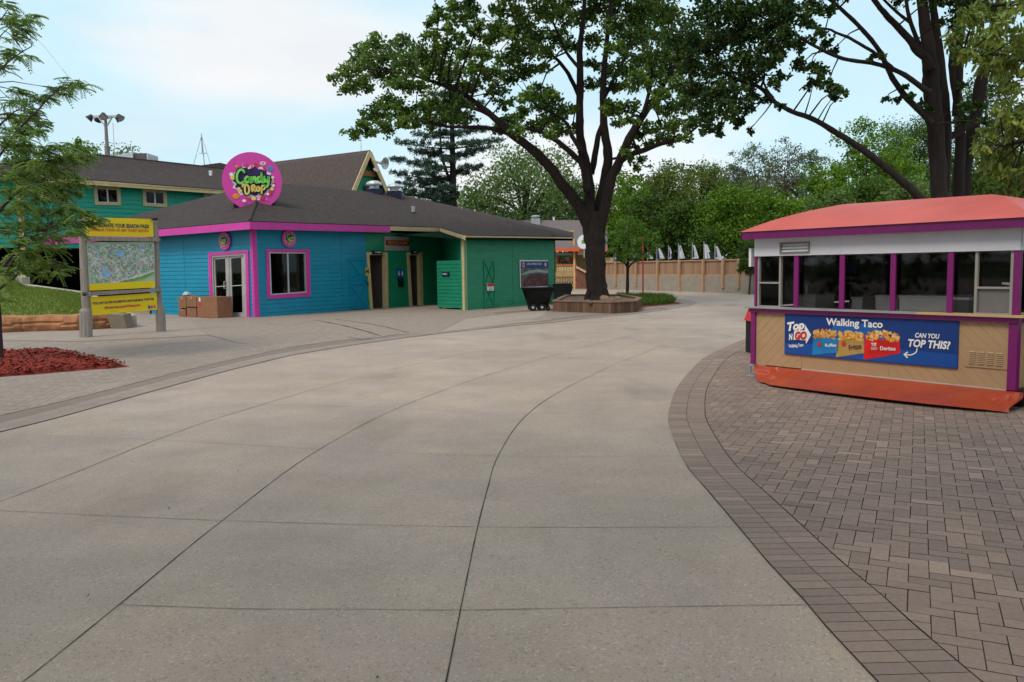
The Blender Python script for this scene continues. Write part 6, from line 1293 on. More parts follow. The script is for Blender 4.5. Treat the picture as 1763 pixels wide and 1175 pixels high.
oc = [(577, 133, 13), (598, 122, 20), (620, 96, 22), (648, 78, 22), (640, 112, 26), (606, 150, 20), (668, 98, 26), (690, 72, 18), (700, 108, 28), (660, 134, 24), (625, 145, 20), (726, 92, 26), (740, 122, 26), (690, 145, 22), (752, 100, 24), (778, 118, 22), (720, 150, 20),
      (604, 232, 15), (622, 216, 18), (645, 196, 24), (665, 176, 22), (690, 190, 24), (712, 206, 22), (660, 218, 20), (735, 182, 22), (745, 212, 20), (770, 198, 22), (768, 172, 18), (800, 205, 20), (795, 180, 18), (690, 212, 16), (635, 232, 13),
      (738, 40, 14), (755, 26, 18), (780, 16, 20), (745, 62, 16), (770, 52, 14), (800, 32, 20), (790, 66, 16), (765, 78, 18), (812, 8, 18), (820, 48, 18), (800, 92, 20), (815, 118, 20), (835, 95, 22), (840, 66, 20), (820, 145, 20), (845, 128, 20), (770, 140, 18), (800, 150, 18),
      (870, 22, 24), (856, 50, 22), (885, 60, 26), (905, 35, 24), (900, 88, 26), (875, 100, 22), (925, 62, 24), (880, 132, 20), (860, 150, 18), (905, 120, 22), (940, 90, 20), (935, 20, 24), (965, 30, 24), (930, 118, 16), (960, 64, 20), (845, 160, 14), (868, 178, 16),
      (910, 170, 22), (935, 180, 22), (930, 155, 18), (955, 165, 18), (965, 195, 20), (900, 195, 18), (945, 205, 20), (920, 218, 20), (895, 225, 16), (880, 210, 16), (960, 225, 18), (985, 222, 14), (985, 190, 14), (860, 222, 14), (945, 236, 14), (1000, 30, 22), (985, 80, 18), (975, 5, 22), (1020, 70, 20), (1030, 20, 24), (1020, 110, 16), (1018, 145, 16), (1060, 45, 24), (1060, 85, 20), (1065, 12, 24), (1055, 118, 20), (1062, 150, 20), (1050, 185, 16), (1075, 125, 20), (1060, 190, 18), (1080, 185, 18), (1062, 215, 12), (1090, 70, 26), (1095, 35, 26), (1100, 105, 24), (1095, 140, 24), (1105, 10, 26), (1120, 60, 26), (1130, 95, 26), (1125, 130, 22), (1130, 25, 26), (1140, 160, 20), (1155, 120, 26), (1160, 70, 26), (1085, 205, 14), (1100, 232, 14), (1110, 220, 14), (1092, 255, 10), (1078, 262, 9),
      (1150, 30, 26), (1180, 100, 26), (1170, 150, 24), (1130, 185, 16), (1155, 190, 20), (1180, 185, 20), (1140, 220, 18), (1165, 215, 20), (1150, 240, 16), (1190, 215, 20), (1175, 238, 14), (1128, 243, 10), (1200, 160, 24), (1105, 275, 10), (1095, 290, 9), (1085, 275, 8), (1115, 250, 10), (1030, 330, 0)]
oc = [c for c in oc if c[2] > 0]
cl = pclumps([(x, y, r * 1.08, r * .68) for x, y, r in oc], OY, 3.2)
twigs(mb, sk, cl, .03)
mb.build('trunk', M_bark, oak, smooth=True)
# overhead part of the crown, above the top of the picture
cl += pclumps([(rnd.uniform(760, 1200), rnd.uniform(-260, -10), 34, 24) for _ in range(70)], OY, 4)
P_, a_, s_, l_, w_, T_ = crown(cl, 2100, .122, .66, sub=.42, tvar=.26); leaf_mesh('crown', P_, a_, s_, l_, w_, T_, M_leaf, oak, shape=6)
print('oak leaves', len(P_))

# ---- the many stemmed tree behind the kiosk
RY = 25.0; rb = at(1628, 400, RY); rb.z = 0; rt = thing('maple_tree', 'tall dark many-stemmed tree rising behind the salmon kiosk roof', 'tree', rb)
mb = MB(); sk = []
zb_ = [(1630, 540, 17.34), (1626, 430, 15.89), (1618, 342, 13.73)]
sk += limb(mb, zb_ + [(1614, 274, 13.0), (1609, 205, 13.73), (1604, 154, 13.73), (1601, 109, 12.28), (1594, 51, 9.39), (1587, 0, 7.95), (1580, -80, 5.78)], RY, 14)
sk += limb(mb, [(1627, 430, 8), (1627, 342, 7.5), (1629, 270, 8), (1629, 205, 8), (1622, 137, 7.5), (1614, 68, 7), (1605, 0, 5.5), (1598, -80, 4)], RY + .5, 12)
sk += limb(mb, [(1646, 430, 10.11), (1650, 325, 9.39), (1653, 239, 8.31), (1649, 171, 7.59), (1640, 113, 6.5), (1650, 50, 5.78), (1662, 0, 5.06), (1672, -60, 3.61)], RY + 1.2, 12)
sk += limb(mb, [(1645, 200, 5.78), (1652, 120, 5.78), (1650, 60, 5.06), (1648, 0, 4.33), (1640, -60, 2.89)], RY + .2, 10)
sk += limb(mb, [(1658, 420, 12.28), (1660, 310, 11.2), (1666, 262, 10.11), (1674, 232, 10.11), (1687, 154, 10.47), (1699, 103, 8.67), (1712, 50, 7.22), (1722, 0, 5.78), (1730, -60, 4.33)], RY + 2, 12)
sk += limb(mb, [(1612, 255, 5.06), (1626, 242, 5.06), (1640, 234, 5.78), (1664, 218, 6.5), (1686, 203, 6.5)], RY + .8, 9)
sk += limb(mb, [(1606, 372, 9.39), (1584, 342, 7.59), (1563, 321, 7.22), (1519, 284, 6.14), (1478, 253, 5.78), (1440, 229, 5.06), (1399, 205, 4.33), (1365, 193, 3.97), (1331, 174, 3.61), (1310, 152, 3.25), (1285, 143, 2.53), (1262, 137, 1.81)], RY - 1, 10)
sk += limb(mb, [(1310, 152, 2.17), (1316, 130, 1.81), (1310, 110, 1.44)], RY - 1, 6); sk += limb(mb, [(1335, 175, 2.17), (1318, 150, 1.81), (1310, 120, 1.15)], RY - 1, 6)
sk += limb(mb, [(1604, 215, 6.5), (1591, 198, 5.42), (1563, 171, 5.06), (1540, 140, 4.7), (1526, 113, 4.33), (1515, 89, 3.97), (1488, 55, 3.61), (1457, 24, 3.25), (1427, -2, 2.89), (1395, -25, 2.17)], RY - .6, 9)
sk += limb(mb, [(1602, 160, 5.78), (1591, 154, 4.7), (1563, 133, 4.33), (1536, 119, 3.97), (1502, 109, 3.61), (1470, 105, 3.25), (1444, 99, 3.04), (1413, 85, 2.74), (1382, 68, 2.31), (1345, 45, 1.81), (1310, 30, 1.08)], RY - .9, 9)
sk += limb(mb, [(1536, 117, 3.25), (1520, 103, 3.04), (1502, 89, 2.89), (1480, 76, 2.74), (1461, 65, 2.53), (1440, 57, 2.17), (1427, 51, 2.02), (1390, 46, 1.44)], RY - 1.1, 8)
sk += limb(mb, [(1603, 120, 7.95), (1594, 100, 6.86), (1580, 89, 6.5), (1563, 65, 5.78), (1533, 34, 5.06), (1518, 17, 4.33), (1505, 0, 3.97), (1480, -40, 2.89)], RY - .3, 10)
sk += limb(mb, [(1590, 95, 4.33), (1583, 78, 3.97), (1572, 51, 3.61), (1564, 25, 3.25), (1560, 0, 2.89), (1555, -40, 2.17)], RY + .3, 8); sk += limb(mb, [(1568, 40, 2.89), (1545, 22, 2.53), (1522, 0, 2.17), (1500, -25, 1.44)], RY + .3, 8)
sk += limb(mb, [(1601, 62, 4.33), (1590, 20, 3.61), (1585, -20, 2.89)], RY, 8)
rc = [(1185, 60, 30), (1215, 30, 32), (1190, 110, 28), (1215, 80, 30), (1200, 150, 24), (1235, 120, 30), (1250, 60, 32), (1262, 20, 34), (1225, 165, 24), (1255, 155, 24), (1250, 190, 20), (1225, 205, 20), (1205, 190, 20), (1280, 100, 30), (1290, 60, 30), (1300, 20, 32), (1285, 140, 24), (1275, 175, 20), (1300, 165, 14), (1240, 228, 12), (1215, 225, 12), (1270, 210, 13), (1290, 225, 7), (1282, 192, 14),
      (1320, 85, 24), (1330, 50, 26), (1340, 15, 28), (1310, 115, 20), (1330, 110, 16), (1355, 60, 22), (1365, 25, 24), (1375, 75, 16), (1345, 90, 16), (1390, 40, 18), (1400, 15, 20), (1395, 115, 14), (1380, 110, 14), (1412, 128, 15), (1400, 145, 12), (1425, 150, 13), (1442, 152, 11), (1436, 165, 9), (1450, 160, 7), (1425, 72, 12), (1432, 88, 9), (1410, 60, 14), (1425, 20, 14), (1350, 130, 12), (1330, 145, 12), (1318, 172, 10), (1345, 180, 8), (1502, 100, 7), (1520, 96, 5), (1560, 150, 7), (1545, 172, 7), (1570, 165, 7), (1588, 178, 6), (1525, 170, 6), (1595, 190, 8),
      (1660, 210, 12), (1662, 185, 12), (1650, 180, 8), (1655, 150, 8), (1690, 180, 12), (1700, 210, 12), (1560, -20, 30), (1620, -10, 34), (1680, -5, 34), (1500, -40, 34), (1440, -30, 34), (1650, 20, 16), (1630, 40, 12)]
cl = pclumps([(x, y, r * 1.1, r * .74) for x, y, r in rc], RY - .8, 1.8)
twigs(mb, sk, cl, .018)
cl += pclumps([(rnd.uniform(1180, 1900), rnd.uniform(-320, -30), 40, 28) for _ in range(70)], RY, 3)
mb.build('trunk', M_bark, rt, smooth=True)
P_, a_, s_, l_, w_, T_ = crown(cl, 2900, .105, .66, sub=.42, tvar=.24); leaf_mesh('crown', P_, a_, s_, l_, w_, T_ - .12, tone_mat('dark_leaves', (0.016, 0.042, 0.008), (0.065, 0.125, 0.02), .55, .3, spec=.3), rt, shape=6)
print('maple leaves', len(P_))

# ---- near leaves hanging in at the right: a tree standing just outside the frame
NY = 13.0; nb = at(1990, 500, NY); nb.z = 0; ntr = thing('hickory_tree', 'near tree at the right edge with drooping yellow-green leaves over the kiosk', 'tree', nb)
mb = MB(); sk = []
sk += limb(mb, [(1990, 640, 26), (1985, 400, 22), (1975, 200, 18), (1960, 0, 15), (1950, -200, 10)], NY, 12)
sk += limb(mb, [(1970, 160, 9), (1880, 130, 7), (1790, 110, 5), (1720, 95, 3.5), (1660, 85, 2)], NY, 8); sk += limb(mb, [(1965, 80, 9), (1880, 30, 7), (1790, 5, 5), (1700, 10, 3)], NY + .5, 8); sk += limb(mb, [(1978, 300, 8), (1880, 250, 6), (1790, 240, 4), (1730, 250, 2.5)], NY - .4, 8)
sk += limb(mb, [(1960, 0, 9, 0), (1800, -260, 8, -4), (1500, -520, 6, -7), (1200, -700, 4, -8)], NY, 8)
nc = [(1640, 62, 17), (1655, 45, 18), (1650, 85, 17), (1668, 70, 20), (1680, 40, 22), (1672, 100, 18), (1690, 85, 22), (1700, 60, 24), (1700, 110, 20), (1720, 85, 26), (1725, 45, 26), (1740, 110, 26), (1745, 70, 28), (1740, 20, 28), (1705, 15, 20), (1760, 140, 26), (1735, 145, 18), (1755, 100, 28), (1715, 125, 14), (1665, 20, 14), (1690, 15, 16),
      (1758, 180, 24), (1740, 195, 22), (1720, 185, 14), (1755, 220, 26), (1735, 235, 22), (1715, 215, 16), (1705, 245, 18), (1690, 225, 12), (1725, 260, 22), (1750, 265, 26), (1700, 270, 18), (1685, 255, 12), (1715, 290, 18), (1740, 300, 22), (1760, 310, 20), (1700, 295, 10), (1760, 340, 14), (1735, 325, 14), (1780, 60, 34), (1790, 160, 34), (1790, 240, 34), (1780, -20, 40), (1720, -30, 30), (1680, -25, 24)]
cl = pclumps([(x, y, r, r * .85) for x, y, r in nc], NY, .9); twigs(mb, sk, cl, .012, fan=4); mb.build('trunk', M_bark2, ntr, smooth=True)
over = []  # unseen canopy added overhead to shade the foreground paving
for _ in range(190): over.append(((rnd.uniform(-11, 12), rnd.uniform(-9, 4.2), rnd.uniform(6.3, 9.5)), rnd.uniform(.6, 1.1), rnd.uniform(.6, 1.1), rnd.uniform(.35, .6)))
P1 = crown(cl, 2300, .115, .34, sub=.42, upb=.1, droop=.9, tvar=.24); P2 = crown(over, 620, .20, .5, sub=.5)
A_ = [np.concatenate([x, y]) for x, y in zip(P1, P2)]
leaf_mesh('crown', *A_[:5], A_[5], tone_mat('yellow_green_leaves', (0.055, 0.10, 0.014), (0.24, 0.32, 0.05), .5, .35, spec=.35), ntr, shape=6); print('near leaves', len(A_[0]))

# ---- feathery tree at the left
LY = 16.6; lb_ = G(1, 622); LY = lb_.y; lt = thing('locust_tree', 'slim locust tree with feathery drooping leaves in the red mulch at the left edge', 'tree', lb_)
mb = MB(); sk = []
sk += limb(mb, [(2, 624, 6), (0, 600, 5), (-2, 560, 4.8), (-6, 500, 4.6), (-12, 420, 4.4), (-18, 330, 4), (-25, 200, 3.4), (-30, 60, 2.6), (-30, -60, 2)], LY, 10)
for b_ in ([(-8, 480, 3), (10, 455, 2.6), (40, 420, 2.2), (80, 395, 1.8), (120, 372, 1.2)], [(-15, 385, 3), (10, 350, 2.8), (40, 325, 2.2), (75, 308, 1.7), (115, 290, 1.2), (150, 278, .8)], [(-20, 300, 2.6), (5, 260, 2), (35, 220, 1.6), (65, 190, 1.3), (95, 160, 1), (135, 145, .6)], [(-28, 150, 2), (0, 120, 1.5), (30, 95, 1), (55, 80, .7)], [(-24, 240, 2), (0, 215, 1.5), (30, 190, 1), (50, 200, .6)], [(-6, 500, 2.6), (20, 482, 2.2), (45, 460, 1.8), (80, 450, 1.2), (110, 455, .7)], [(-30, 60, 1.6), (0, 35, 1), (15, 15, .6)], [(40, 420, 1.4), (90, 402, 1.2), (140, 385, .8), (160, 380, .5)], [(-30, 120, 1.3), (-5, 70, .9), (20, 45, .6), (38, 38, .4)]): sk += limb(mb, b_, LY + rnd.uniform(-.8, .8), 6)
lc = [(10, 32, 16), (28, 36, 14), (42, 30, 10), (55, 26, 7), (8, 8, 12), (40, 52, 12), (22, 62, 12), (12, 88, 14), (30, 96, 9), (45, 96, 7), (5, 115, 12), (138, 146, 10), (124, 140, 11), (108, 150, 12), (92, 152, 10), (80, 165, 12), (68, 170, 9), (112, 162, 8), (30, 156, 13), (20, 175, 12), (40, 172, 10), (50, 190, 14), (35, 205, 16), (58, 205, 14), (72, 212, 10), (15, 200, 14), (10, 222, 14), (30, 228, 16), (50, 224, 14), (70, 225, 8), (8, 245, 16), (28, 250, 16), (40, 245, 14),
      (60, 262, 13), (78, 258, 13), (95, 250, 13), (112, 252, 13), (130, 250, 12), (146, 256, 10), (50, 280, 16), (70, 280, 16), (92, 275, 16), (112, 272, 16), (132, 275, 14), (148, 270, 10), (20, 280, 16), (8, 300, 16), (30, 300, 16), (55, 300, 16), (78, 298, 16), (98, 294, 15), (118, 300, 14), (135, 312, 12), (110, 318, 14), (90, 320, 14), (65, 322, 14), (40, 325, 16), (15, 330, 16), (60, 340, 14), (85, 342, 14), (108, 338, 12), (128, 330, 8), (30, 350, 16), (8, 360, 16), (50, 362, 16), (75, 365, 14), (100, 362, 14), (122, 360, 12), (142, 366, 12), (160, 372, 10), (172, 376, 7), (150, 384, 11), (130, 382, 12), (112, 380, 12), (90, 385, 12), (60, 388, 14), (35, 385, 16), (12, 392, 16), (80, 405, 12), (100, 410, 12), (120, 400, 10), (138, 400, 8), (50, 410, 14), (25, 418, 16), (70, 425, 12), (92, 428, 10), (45, 438, 14), (20, 445, 16), (65, 448, 12), (85, 452, 12), (102, 455, 10), (115, 462, 8), (100, 470, 8), (5, 465, 14), (30, 462, 12), (50, 462, 10), (70, 468, 8), (12, 488, 8), (6, 516, 7), (0, 530, 5)]
lcl = pclumps([(x, y, r, r * .5) for x, y, r in lc], LY, 1.3); twigs(mb, sk, lcl, .009, fan=3); mb.build('trunk', mat('dark_smooth_bark', (0.045, 0.03, 0.04), 0.8, .3, 6, .3, 20), lt, smooth=True)
P, A, S, T = [], [], [], []
for c, rx, ry, rz in lcl:
    for _ in range(int(35 * (rx / .18) ** 1.5)):
        b0 = np.array(c) + nr.normal(size=3) * np.array([rx, ry, rz]) * .55; d = nr.normal(size=3) * np.array([1, 1, .35]) + np.array([.55, 0, -.05]); d /= np.linalg.norm(d); side = np.cross(d, [0, 0, 1]); side /= np.linalg.norm(side); L_ = nr.uniform(.13, .26); tn = nr.normal(.5, .22); m_ = 8; dr = nr.uniform(.2, .55)
        for k in range(m_):
            f = (k + .6) / m_; q = b0 + d * L_ * f + np.array([0, 0, -dr * L_ * f * f])
            for sg in (-1, 1): P.append(q); A.append(side * sg * .85 + d * .35 + np.array([0, 0, -.45])); S.append(d); T.append(tn + nr.normal(0, .08))
P = np.array(P); A = unit(np.array(A)); S = unit(np.array(S)); leaf_mesh('crown', P, A, S, .064, .0155, np.array(T), tone_mat('feathery_leaves', (0.08, 0.16, 0.03), (0.24, 0.37, 0.075), .5, .38, spec=.3), lt); print('locust leaflets', len(P))

# ---- sapling
b = G(1080, 512.5); sp_ = thing('young_tree', 'young bright green tree with a thin trunk right of the big oak', 'tree', b); SY = b.y; mb = MB(); sk = []
sk += limb(mb, [(1080, 513, 3), (1080.5, 480, 2.6), (1081, 455, 2.4), (1083, 425, 1.6), (1085, 405, .7)], SY, 8); sk += limb(mb, [(1081, 462, 1.6), (1090, 452, 1.4), (1102, 442, 1), (1118, 430, .7)], SY, 6); sk += limb(mb, [(1081, 462, 1.6), (1074, 452, 1.4), (1062, 444, 1), (1050, 430, .6)], SY, 6)
sc0 = [(1085, 378, 14), (1072, 388, 16), (1098, 388, 15), (1062, 402, 15), (1082, 402, 18), (1104, 400, 16), (1120, 405, 14), (1052, 416, 12), (1070, 418, 17), (1092, 418, 18), (1114, 418, 16), (1132, 414, 10), (1060, 432, 14), (1080, 434, 16), (1100, 434, 15), (1120, 430, 13), (1136, 424, 8), (1052, 430, 9), (1070, 446, 10), (1095, 446, 10), (1112, 442, 8), (1050, 403, 9)]
cl = pclumps([(x, y, r, r * .55) for x, y, r in sc0], SY, .9); twigs(mb, sk, cl, .012); mb.build('trunk', M_bark2, sp_, smooth=True)
P_, a_, s_, l_, w_, T_ = crown(cl, 1150, .13, .5, sub=.45, droop=.3); leaf_mesh('crown', P_, a_, s_, l_, w_, T_, tone_mat('fresh_leaves', (0.06, 0.14, 0.015), (0.19, 0.34, 0.045), .55, .45), sp_)

# ---- background trees
def bgtree(px, yt, wpx, Y, pal, label, name='broadleaf_tree', zlow=.12, per=230, leaf=.23, cat='tree', seed=0, sub=.62, shape=1.0, upb=.5, yb=None):
    r_ = random.Random(seed * 7 + 1); b = at(px, 460, Y); b.z = 0; H = at(px, yt - 14, Y).z; Rw = wpx / 2 / F * Y; t = thing(name, label, cat, b); zl = H * zlow; hh = (H - zl) / 2; zc_ = zl + hh; cl = []
    nC = int(34 * shape) + 8
    for k in range(nC):
        th = r_.uniform(0, 6.28); ph = math.asin(max(-1, min(1, -.75 + 1.75 * (k + .5) / nC))); rad = r_.uniform(.58, .88); cr = math.cos(ph); rs_ = r_.uniform(.22, .36)
        cl.append(((b.x + Rw * rad * cr * math.cos(th), Y + Rw * .8 * rad * cr * math.sin(th), zc_ + hh * rad * math.sin(ph) * .98), Rw * rs_ * 1.1, Rw * rs_, min(hh * .5, Rw * rs_ * .8)))
    for k in range(4): cl.append(((b.x + r_.uniform(-.3, .3) * Rw, Y + r_.uniform(-.3, .3) * Rw, zc_ + r_.uniform(-.4, .3) * hh), Rw * .45, Rw * .45, hh * .45))
    mb = MB(); tr_ = max(.10, Rw * .055); mb.tube([(b.x, Y, 0), (b.x + r_.uniform(-.2, .2), Y, zc_ * .6), (b.x + r_.uniform(-.3, .3), Y, zc_ + hh * .4)], [tr_, tr_ * .8, tr_ * .3], 8)
    for c, rx, ry, rz in cl[::2]: s0 = Vector((b.x, Y, r_.uniform(.3, .9) * zc_)); mb.tube([s0, s0.lerp(Vector(c), .5) + Vector((0, 0, .2)), Vector(c)], [tr_ * .45, tr_ * .3, tr_ * .1], 5, cap=False)
    mb.build('trunk', M_bark2, t, smooth=True); P_, a_, s_, l_, w_, T_ = crown(cl, per, leaf, .55, sub=sub, upb=upb); T_ += r_.uniform(-.06, .06); leaf_mesh('crown', P_, a_, s_, l_, w_, T_, pal, t); return len(P_)
PB_ = tone_mat('leaves_bright', (0.055, 0.13, 0.010), (0.20, 0.34, 0.03), .6, .4); PO = tone_mat('leaves_olive', (0.06, 0.095, 0.018), (0.19, 0.25, 0.055), .6, .4); PD = tone_mat('leaves_dark', (0.025, 0.060, 0.010), (0.10, 0.18, 0.028), .6, .35)
PR = tone_mat('leaves_dull_brown', (0.09, 0.08, 0.055), (0.20, 0.19, 0.125), .7, .25); PG = tone_mat('leaves_soft_green', (0.06, 0.12, 0.03), (0.19, 0.29, 0.085), .6, .4); PGr = tone_mat('leaves_grey_green', (0.08, 0.11, 0.06), (0.20, 0.25, 0.14), .7, .3)
tot = 0
BG = [(905, 240, 235, 76, PG, 'loose light green tree behind the shop roof left of the oak trunk', dict(per=75, leaf=.27, shape=1.6, zlow=.05)),
      (835, 330, 150, 80, PG, 'smaller soft green tree low behind the middle of the shop roof', dict(per=60)),
      (985, 300, 120, 84, PD, 'dark green tree directly behind the oak trunk', dict()),
      (148, 243, 90, 68, PB_, 'green treetop just left of the floodlight pole above the green building', dict(zlow=.4)), (222, 251, 95, 72, PG, 'thin green treetop right of the floodlight pole behind the roof', dict(zlow=.5, per=45)), (60, 262, 120, 70, PD, 'dark treetop behind the left end of the green building', dict(zlow=.4)),
      (1078, 300, 110, 66, PB_, 'bright green tree rising behind the young tree', dict()), (1118, 322, 90, 60, PD, 'dark green tree just right of the young tree above the fence', dict()),
      (1150, 283, 120, 74, PO, 'tall olive green tree behind the flags on the left', dict(shape=1.3)), (1205, 272, 120, 78, PO, 'taller olive tree with a fine twiggy top right of the first olive tree', dict(shape=1.3)), (1175, 345, 110, 58, PD, 'low dark green tree right above the middle flags', dict()),
      (1262, 315, 135, 57, PB_, 'round bright green tree above the right end of the fence', dict(shape=1.6, zlow=.02, per=190)), (1342, 328, 120, 55, PB_, 'bright green bushy tree behind the left kiosk roof edge', dict(shape=1.5, zlow=.02, per=190)),
      (1262, 262, 70, 96, PGr, 'distant grey-green tree on the skyline above the round bright tree', dict()), (1300, 248, 80, 98, PGr, 'distant hazy green tree on the skyline left of the brownish one', dict()), (1350, 235, 95, 92, PR, 'dull brownish tree on the skyline behind the bright ones', dict(per=110)), (1398, 240, 70, 90, PGr, 'grey-green skyline tree right of the brownish one', dict()),
      (1425, 280, 120, 62, PB_, 'bright green tree crossed by the long bare limb', dict(shape=1.4)), (1485, 196, 115, 66, PB_, 'tallest bright green tree left of the many-stemmed trunk', dict(shape=1.6, per=170)), (1540, 235, 110, 70, PB_, 'green tree right of the tallest bright one', dict(shape=1.2)),
      (1575, 192, 150, 98, PD, 'broad dark green hilltop tree behind the many-stemmed trunk', dict(shape=1.4)), (1500, 300, 120, 50, PD, 'low dark tree behind the kiosk roof middle', dict()), (1430, 330, 100, 48, PG, 'low soft green tree behind the kiosk roof left of the middle', dict()), (1570, 300, 110, 48, PG, 'pale green bushy tree just left of the many-stemmed trunk', dict()),
      (1640, 250, 110, 58, PD, 'dark tree seen between the many stems', dict(zlow=.05)), (1700, 235, 130, 52, PD, 'dark green tree right of the many stems', dict(shape=1.4, zlow=.05)), (1765, 170, 150, 46, PD, 'tall dark tree at the right edge behind the drooping leaves', dict(shape=1.5, zlow=.05)), (1690, 120, 100, 60, PD, 'high dark tree behind the leaning right stem', dict(zlow=.6, per=90))]
for k, (px, yt, wp, Y, pal, lab, kw) in enumerate(BG): tot += bgtree(px, yt, wp, Y, pal, lab, seed=k, **kw)
for k, (px, yt, wp, Y, lab) in enumerate(((1062, 400, 60, 64, 'low dark shrub behind the left end of the fence'), (1105, 395, 70, 63, 'dark shrub behind the fence right of the young tree'), (1160, 385, 80, 62, 'dark shrub behind the fence under the olive trees'), (1215, 392, 70, 55, 'dark shrub behind the fence at the seventh flag'), (1284, 400, 60, 51, 'dark shrub hanging over the fence beside the kiosk'), (1330, 395, 90, 53, 'dark shrub hidden behind the kiosk windows on the left'))):
    tot += bgtree(px, yt, wp, Y, PD, lab, name='shrub', cat='shrub', zlow=.02, per=120, seed=50 + k, leaf=.2)
# branch of leaves drooping over the end of the fence
b = at(1290, 470, 46); b.z = 0; sh = thing('shrub', 'dark leafy shrub in front of the fence end, left of the kiosk corner', 'shrub', b); cl = pclumps([(1290, 440, 14), (1284, 455, 14), (1276, 463, 9), (1296, 465, 14), (1288, 425, 14), (1300, 450, 14), (1300, 425, 12)], 46.5, .5)
mb = MB(); mb.tube([b, (b.x + .1, b.y, 1.5), cl[0][0]], [.05, .04, .01], 6); mb.build('trunk', M_bark2, sh); P_, a_, s_, l_, w_, T_ = crown(cl, 3000, .15); leaf_mesh('crown', P_, a_, s_, l_, w_, T_, PD, sh)
print('bg leaves', tot)
# distant wood closing the horizon
cl = [((x + rnd.uniform(-2, 2), 108 + rnd.uniform(-6, 6), rnd.uniform(1, 7)), 4, 3, 3) for x in range(-30, 75, 2)] + [((x + rnd.uniform(-2, 2), 112 + rnd.uniform(-6, 6), rnd.uniform(6, 11 + max(0, x) * .05)), 4, 3, 3) for x in range(10, 85, 1)]
P_, a_, s_, l_, w_, T_ = crown(cl, 22, .6, .6); wd = leaf_mesh('distant_wood', P_, a_, s_, l_, w_, T_, PD, None, (20, 108, 0)); wd['kind'] = 'stuff'; tag(wd, 'far belt of dark green woodland behind the fence', 'wood')
# ---- pine
YP = 66; b = at(783, 460, YP); b.z = 0; pn = thing('pine_tree', 'tall blue-green pine with layered drooping boughs behind the shop roof', 'tree', b); mb = MB(); cl = []
top = at(775, 110, YP).z; mb.tube([b, (b.x, YP, top * .5), (at(778, 200, YP).x, YP, at(778, 200, YP).z), (at(775, 110, YP).x, YP, top)], [.32, .26, .16, .04], 9)
mb.tube([(b.x, YP, at(780, 330, YP).z), (at(760, 270, YP).x, YP, at(760, 270, YP).z), (at(756, 200, YP).x, YP, at(756, 200, YP).z)], [.14, .10, .04], 7)
for k, (x, y) in enumerate(((700, 247), (722, 262), (745, 268), (692, 277), (718, 284), (745, 290), (770, 252), (760, 232), (735, 235), (790, 232), (812, 248), (830, 258), (800, 268), (776, 276), (745, 210), (770, 195), (800, 205), (825, 225), (760, 165), (790, 165), (775, 135), (815, 180), (735, 185), (700, 318), (718, 312), (740, 316), (765, 310), (790, 300), (705, 336), (730, 340), (755, 342), (778, 338), (730, 300), (815, 290), (740, 352), (770, 325), (765, 352), (690, 300), (845, 245), (752, 330), (712, 330))):
    dY = rnd.uniform(-1.5, 1.5); p = at(x, y, YP + dY); s0 = Vector((b.x, YP, p.z - abs(p.x - b.x) * .12)); mb.tube([s0, s0.lerp(p, .6) + Vector((0, 0, -.1)), p], [.07, .045, .015], 5, cap=False)
    cl.append((tuple(p), .85, .7, .20)); q = s0.lerp(p, .62); cl.append((tuple(q + Vector((0, 0, .1))), .75, .7, .2)); q = p + Vector((-.6 if x < 780 else .6, 0, .12)); cl.append((tuple(q), .4, .4, .12))
mb.build('trunk', M_bark, pn, smooth=True); P_, a_, s_, l_, w_, T_ = crown(cl, 1050, .26, .17, sub=.6, upb=-.1, droop=-.25); a_ = unit(a_ + np.array([0, 0, .35])); s_ = unit(np.cross(a_, nr.normal(size=a_.shape))); leaf_mesh('crown', P_, a_, s_, l_, w_ * 1.2, T_, tone_mat('pine_needles', (0.022, 0.055, 0.038), (0.08, 0.145, 0.095), .6, .15), pn)

# ---- grass
def blades(name, pts, h, w_, m_, lean=.35, parent=None, tone=None):
    p = np.array(pts); n = len(p); a = unit(np.stack([nr.normal(0, lean, n), nr.normal(0, lean, n), np.ones(n)], 1)); s_ = unit(np.cross(a, nr.normal(size=(n, 3)))); l = h * nr.uniform(.5, 1.3, n); T_ = nr.normal(.5, .25, n)
    o = leaf_mesh(name, p, a, s_, l, np.full(n, w_), T_, m_, parent); o['kind'] = 'stuff'; return o
pts = []
for _ in range(26000): s_, t_ = rnd.random(), rnd.random(); q = lawnP(s_, t_); pts.append((q.x + rnd.uniform(-.1, .1), q.y, q.z - .01))
M_gr = tone_mat('lawn_grass', (0.11, 0.17, 0.03), (0.25, 0.32, 0.06), .7, .4); g = blades('lawn_grass', pts, .075, .010, M_gr); tag(g, 'short green grass on the bank left of the map sign', 'grass')
isl = g2([(1098, 528), (1130, 526.5), (1160, 523.2), (1158, 517.5), (1120, 514.5), (1062, 513.5), (1070, 522), (1100, 530)]); x0, x1, y0, y1 = min(p[0] for p in isl), max(p[0] for p in isl), min(p[1] for p in isl), max(p[1] for p in isl); pts = []
while len(pts) < 9000:
    x, y = rnd.uniform(x0, x1), rnd.uniform(y0, y1)
    if inside(x, y, isl) and mnoise.noise(Vector((x * 1.1, y * .6, 0))) > -.28: pts.append((x, y, 0))
g = blades('ornamental_grass', pts, .34, .014, tone_mat('clump_grass', (0.05, 0.11, 0.015), (0.16, 0.26, 0.05), .7, .3), .4); tag(g, 'clumps of long green grass in the island bed right of the planter', 'grass')
mb = MB(); ip = g2([(1096, 530.5), (1130, 527.6), (1174, 523.2), (1160, 519.4), (1120, 515.5), (1062, 514), (1062, 524)]); mb.poly([(x, y, .02) for x, y in ip]); 
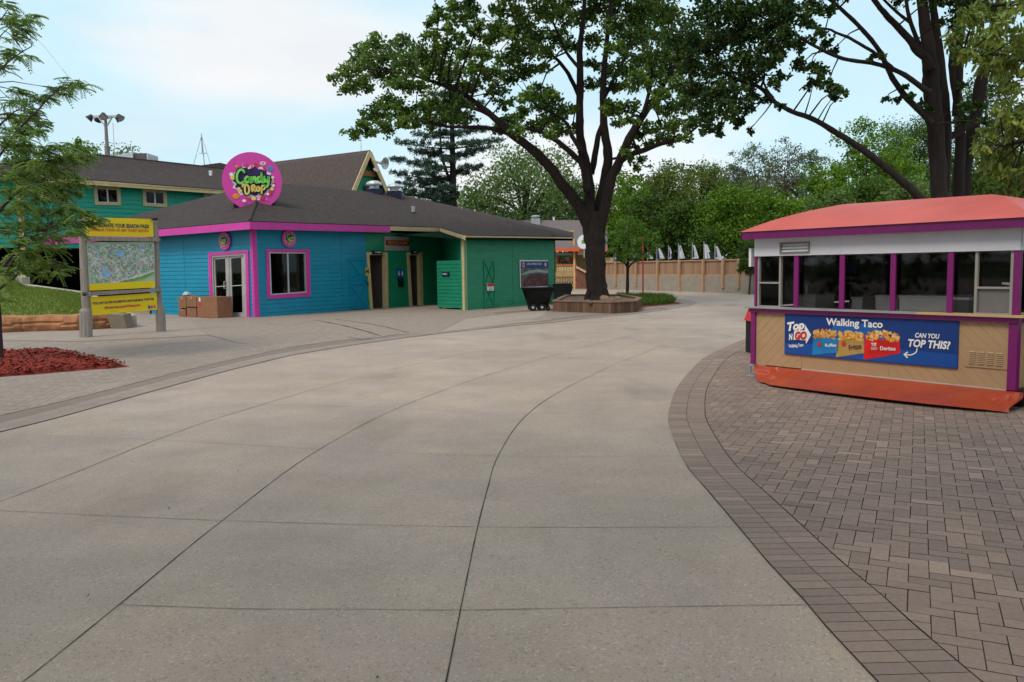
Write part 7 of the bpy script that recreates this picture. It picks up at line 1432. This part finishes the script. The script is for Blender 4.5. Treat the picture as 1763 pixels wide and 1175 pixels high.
mi = mb.build('mulch', mat('island_mulch', (0.22, 0.03, 0.02), .95, .4, 8), None); mi['kind'] = 'stuff'; tag(mi, 'thin strip of red mulch around the island grass', 'mulch')
# fallen specks on the slab
M_lit = tone_mat('leaf_litter', (0.05, 0.035, 0.02), (0.16, 0.10, 0.05), .9); P = []
for _ in range(420):
    x = rnd.uniform(-12, 9); y = rnd.uniform(2.8, 30); P.append((x, y, .012))
P = np.array(P); n = len(P); a = unit(np.stack([nr.normal(size=n), nr.normal(size=n), np.full(n, .15)], 1)); s_ = unit(np.cross(a, np.array([[0, 0, 1.0]]))); o = leaf_mesh('leaf_litter', P, a, s_, nr.uniform(.008, .03, n), nr.uniform(.003, .008, n), nr.random(n), M_lit); o['kind'] = 'stuff'; tag(o, 'scattered tiny fallen leaf bits on the paving', 'litter')
# ---- the trees at the photographer's back, mirrored in the shop and kiosk glass
for k, (x, y, h, w_, lab) in enumerate(((-14, -14, 13, 9, 'leafy tree behind the viewpoint on the left'), (-3, -19, 15, 11, 'leafy tree behind the viewpoint'), (9, -15, 14, 11, 'leafy tree behind the viewpoint on the right'), (19, -8, 13, 10, 'leafy tree right of the viewpoint'), (-22, -4, 12, 9, 'leafy tree far left of the viewpoint'), (24, 3, 12, 10, 'leafy tree far right beyond the kiosk'), (-23, 7, 11, 9, 'leafy tree out of frame beyond the left tree'), (-27, 14, 12, 10, 'leafy tree out of frame left of the lawn bank'), (-17, 1, 9, 7, 'small leafy tree out of frame near the mulch bed'))):
    t = thing('broadleaf_tree', lab, 'tree', (x, y, 0)); r_ = random.Random(k + 90); cl = []
    for q in range(30): th = r_.uniform(0, 6.28); ph = math.asin(-.9 + 1.8 * (q + .5) / 30); cl.append(((x + w_ / 2 * .75 * math.cos(ph) * math.cos(th), y + w_ / 2 * .75 * math.cos(ph) * math.sin(th), h * .5 + h * .46 * math.sin(ph)), w_ * .16, w_ * .16, w_ * .14))
    mb = MB(); mb.tube([(x, y, 0), (x, y, h * .7)], [.3, .12], 8); mb.build('trunk', M_bark2, t); P_, a_, s_, l_, wd_, T_ = crown(cl, 60, .34, .6, sub=.6); leaf_mesh('crown', P_, a_, s_, l_, wd_, T_, PD, t)
